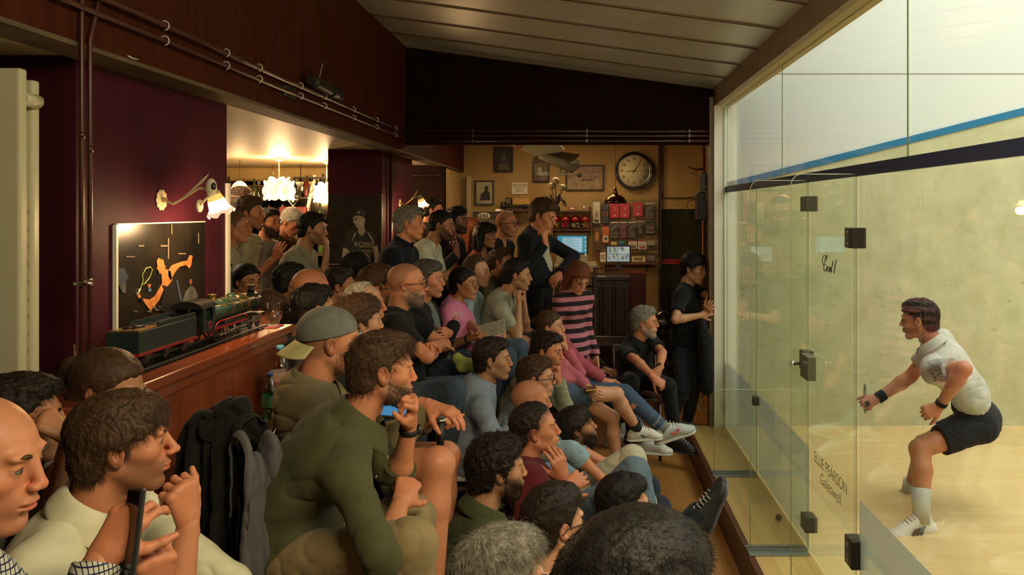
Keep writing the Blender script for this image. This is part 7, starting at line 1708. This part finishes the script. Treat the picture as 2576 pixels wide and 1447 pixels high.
# the racket
rw = pl['W'][-1]+pl['HR'][-1][:,0]*.07; ax = nrm((.30,.93,-.16)); sd_v = nrm(np.cross(ax,(0,0,1))); o = empty('squash_racket', rw, 'dark squash racket held low in front of the player', 'racket')
hh_ = -ax*.10; MB().tube([hh_, ax*.10],[.016,.014],12).build('grip', mat('grip_black',(.015,.015,.015),.7), o); MB().tube([ax*.10,ax*.30],.0055,8).build('shaft', mat('racket_dark',(.03,.04,.05),.3), o)
upv = nrm(np.cross(sd_v, ax)); hr_ = [ax*(.455-.155*math.cos(a))+upv*.100*math.sin(a) for a in [k*math.pi/18 for k in range(37)]]
MB().tube(hr_,.0055,6,cap=False).build('frame', mat('racket_dark'), o); stg = MB()
for k in range(-6,7):
    u = k/7; L = .100*math.sqrt(1-u*u); stg.tube([ax*(.455+.155*u)-upv*L, ax*(.455+.155*u)+upv*L],.0006,3); L2 = .155*math.sqrt(1-u*u); stg.tube([ax*(.455-L2)+upv*.1*u, ax*(.455+L2)+upv*.1*u],.0006,3)
stg.build('strings', mat('string_pale',(.5,.5,.4),.4), o)
# ------------------------------------------------------------------ things people hold
def held(nm, w_, h_, t_, c, xdir, ydir, label, cat, m, dm=None, bev=.004, sc_name='screen'):
    X = nrm(xdir); Y = nrm(np.asarray(ydir)-X*(np.asarray(ydir)@X)); Z = np.cross(X,Y); M = Matrix(((X[0],Y[0],Z[0]),(X[1],Y[1],Z[1]),(X[2],Y[2],Z[2])))
    o = empty(nm, c, label, cat); o.rotation_euler = M.to_euler(); MB().box((-w_/2,-h_/2,-t_/2),(w_/2,h_/2,t_/2),bev).build('casing', m, o)
    if dm: MB().box((-w_/2+.004,-h_/2+.006,t_/2),(w_/2-.004,h_/2-.006,t_/2+.0006)).build(sc_name, dm, o)
    return o
phn = held('smartphone', .074,.155,.010, P(332,1340,1.47), (.72,-.66,.22), (.22,.05,1), 'black smartphone held upright by the man in the checked shirt', 'phone', mat('phone_black',(.02,.02,.018),.25), mat('phone_glass',(.01,.01,.01),.1))
MB().box((-.03,.045,-.0075),(-.008,.07,-.005),.002).build('camera_bump', mat('phone_black'), phn)
held('smartphone', .075,.155,.010, P(1487,976,5.45), (.98,0,.12), (.1,1,0), 'phone in a yellow case lying on the bare thigh', 'phone', mat('case_yellow',(.60,.38,.02),.4), mat('phone_glass'))
held('smartphone', .13,.06,.010, P(992,1036,2.78), (.95,.2,-.12), (-.1,.8,.5), 'phone with a lit blue screen held in front of the man in the cap', 'phone', mat('phone_black'), mat('screen_lit',(.02,.02,.02),.3,emit=(.04,.22,.42),estr=.6,col2=None))
mw = P(1107,1045,2.86); o = empty('microphone', mw, 'black handheld microphone with a grey mesh head', 'microphone')
MB().tube([(0,0,-.16),(0,0,-.02)],[.011,.017],14).build('handle', black, o); MB().ball((0,0,.005),(.023,.023,.026),20).build('mesh_head', mat('mic_mesh',(.16,.18,.18),.4,metal=.6,bump=.6,scale=500), o); MB().tube([(0,0,-.02),(0,0,-.012)],.0235,20).build('ring', chrome, o)
held('folded_paper', .24,.15,.003, P(1228,833,5.35), (.93,.0,.28), (-.1,.8,.55), 'printed white paper held on the knees of the man in light blue', 'paper', paper, mat('print_blur',(.5,.47,.36),.8,col2=(.25,.22,.16),scale=60), sc_name='print', bev=.001)
heap('crumpled pink cloth under the paper on the lap of the woman in the pink polo', 'cloth', [(P(1190,875,5.35),P(1245,850,5.40),.05,.05)], cloth((.60,.18,.30)), .014, 6, cat='cloth')
heap('yellow-green cloth over the knees in front of the woman in the pink polo', 'cloth', [(P(1150,902,4.85),P(1210,935,4.80),.038,.030),(P(1160,925,4.8),P(1195,915,4.8),.03,.03)], cloth((.42,.45,.10)), .012, 9, cat='cloth')
tumbler(P(1138,612,6.72)+np.array((0,0,-.05)), .032, .13, 'stemmed glass of beer held up by the man in the black jacket', 'beer_glass', beer=True)
# chairs and low benches under the seated people
def stool(inf, label, fl):
    Pv = inf['Pv']; z = Pv[2]-.115; 
    if z-fl < .12: return
    o = empty('stool', (Pv[0],Pv[1],fl), label, 'stool', 'low stools under the spectators'); hgt = z-fl
    MB().box((-.16,-.16,hgt-.03),(.16,.16,hgt),.01).build('seat', darkwood, o)
    for a in (-1,1):
        for b in (-1,1): MB().box((a*.14-.015,b*.14-.015,0),(a*.14+.015,b*.14+.015,hgt-.03)).build('leg', blackm, o)
for inf in PEOPLE[:-1]:
    if inf['sit'] and inf is not pol:
        x_ = inf['Pv'][0]; fl = .22 if x_ < -1.05 else (.02 if x_ < -.62 else -.2)
        ws = inf['root']['label'].replace(',', '').split()[:9]
        while ws[-1] in ('a','the','in','and','with','his','her','of','on','dark','to','behind','at','half','grey','black','pale','light','brown','from','navy','bare','yellow','blue','gold-rimmed','red','one','before'): ws.pop()
        stool(inf, 'dark low stool under the '+' '.join(ws), fl)
o = empty('cafe_chair', (P(1600,0,6.85)[0],6.85,-.2), 'dark wooden chair under the man in the black polo', 'chair'); hz_ = pol['Pv'][2]-.12+.2
MB().box((-.21,-.20,hz_-.035),(.21,.22,hz_),.01).build('seat', darkwood, o)
for a in (-1,1):
    MB().tube([(a*.19,-.18,0),(a*.185,-.17,hz_-.03)],[.014,.018],8).build('leg', darkwood, o); MB().tube([(a*.19,.21,0),(a*.185,.20,hz_),(a*.185,.25,hz_+.38)],[.014,.018,.014],8).build('leg', darkwood, o)
MB().box((-.19,.235,hz_+.22),(.19,.26,hz_+.38),.008).build('backrest', darkwood, o)
o = empty('cafe_chair', (P(1530,0,7.5)[0],7.5,-.2), 'dark chair with a red seat and wooden slatted back behind the crossed legs', 'chair')
MB().box((-.20,-.20,.42),(.20,.20,.46),.012).build('seat', mat('seat_red',(.16,.012,.02),.5), o)
for a in (-1,1):
    MB().tube([(a*.18,-.18,0),(a*.18,-.17,.42)],.015,8).build('leg', darkwood, o); MB().tube([(a*.18,.19,0),(a*.18,.19,.44),(a*.18,.24,.88)],.015,8).build('leg', darkwood, o)
    MB().box((a*.09-.015,.2,.46),(a*.09+.015,.225,.8)).build('slat', darkwood, o)
MB().box((-.19,.215,.78),(.19,.24,.88),.008).build('backrest', darkwood, o)
b_ = MB().ball((0,0,.02),.02,16).build('squash_ball', mat('rubber_black',(.01,.01,.01),.7), None, P(1971,1300,1)*0+np.array((1.21,4.87,0.0))); tag(b_, 'small black rubber ball lying on the platform against the glass', 'ball')
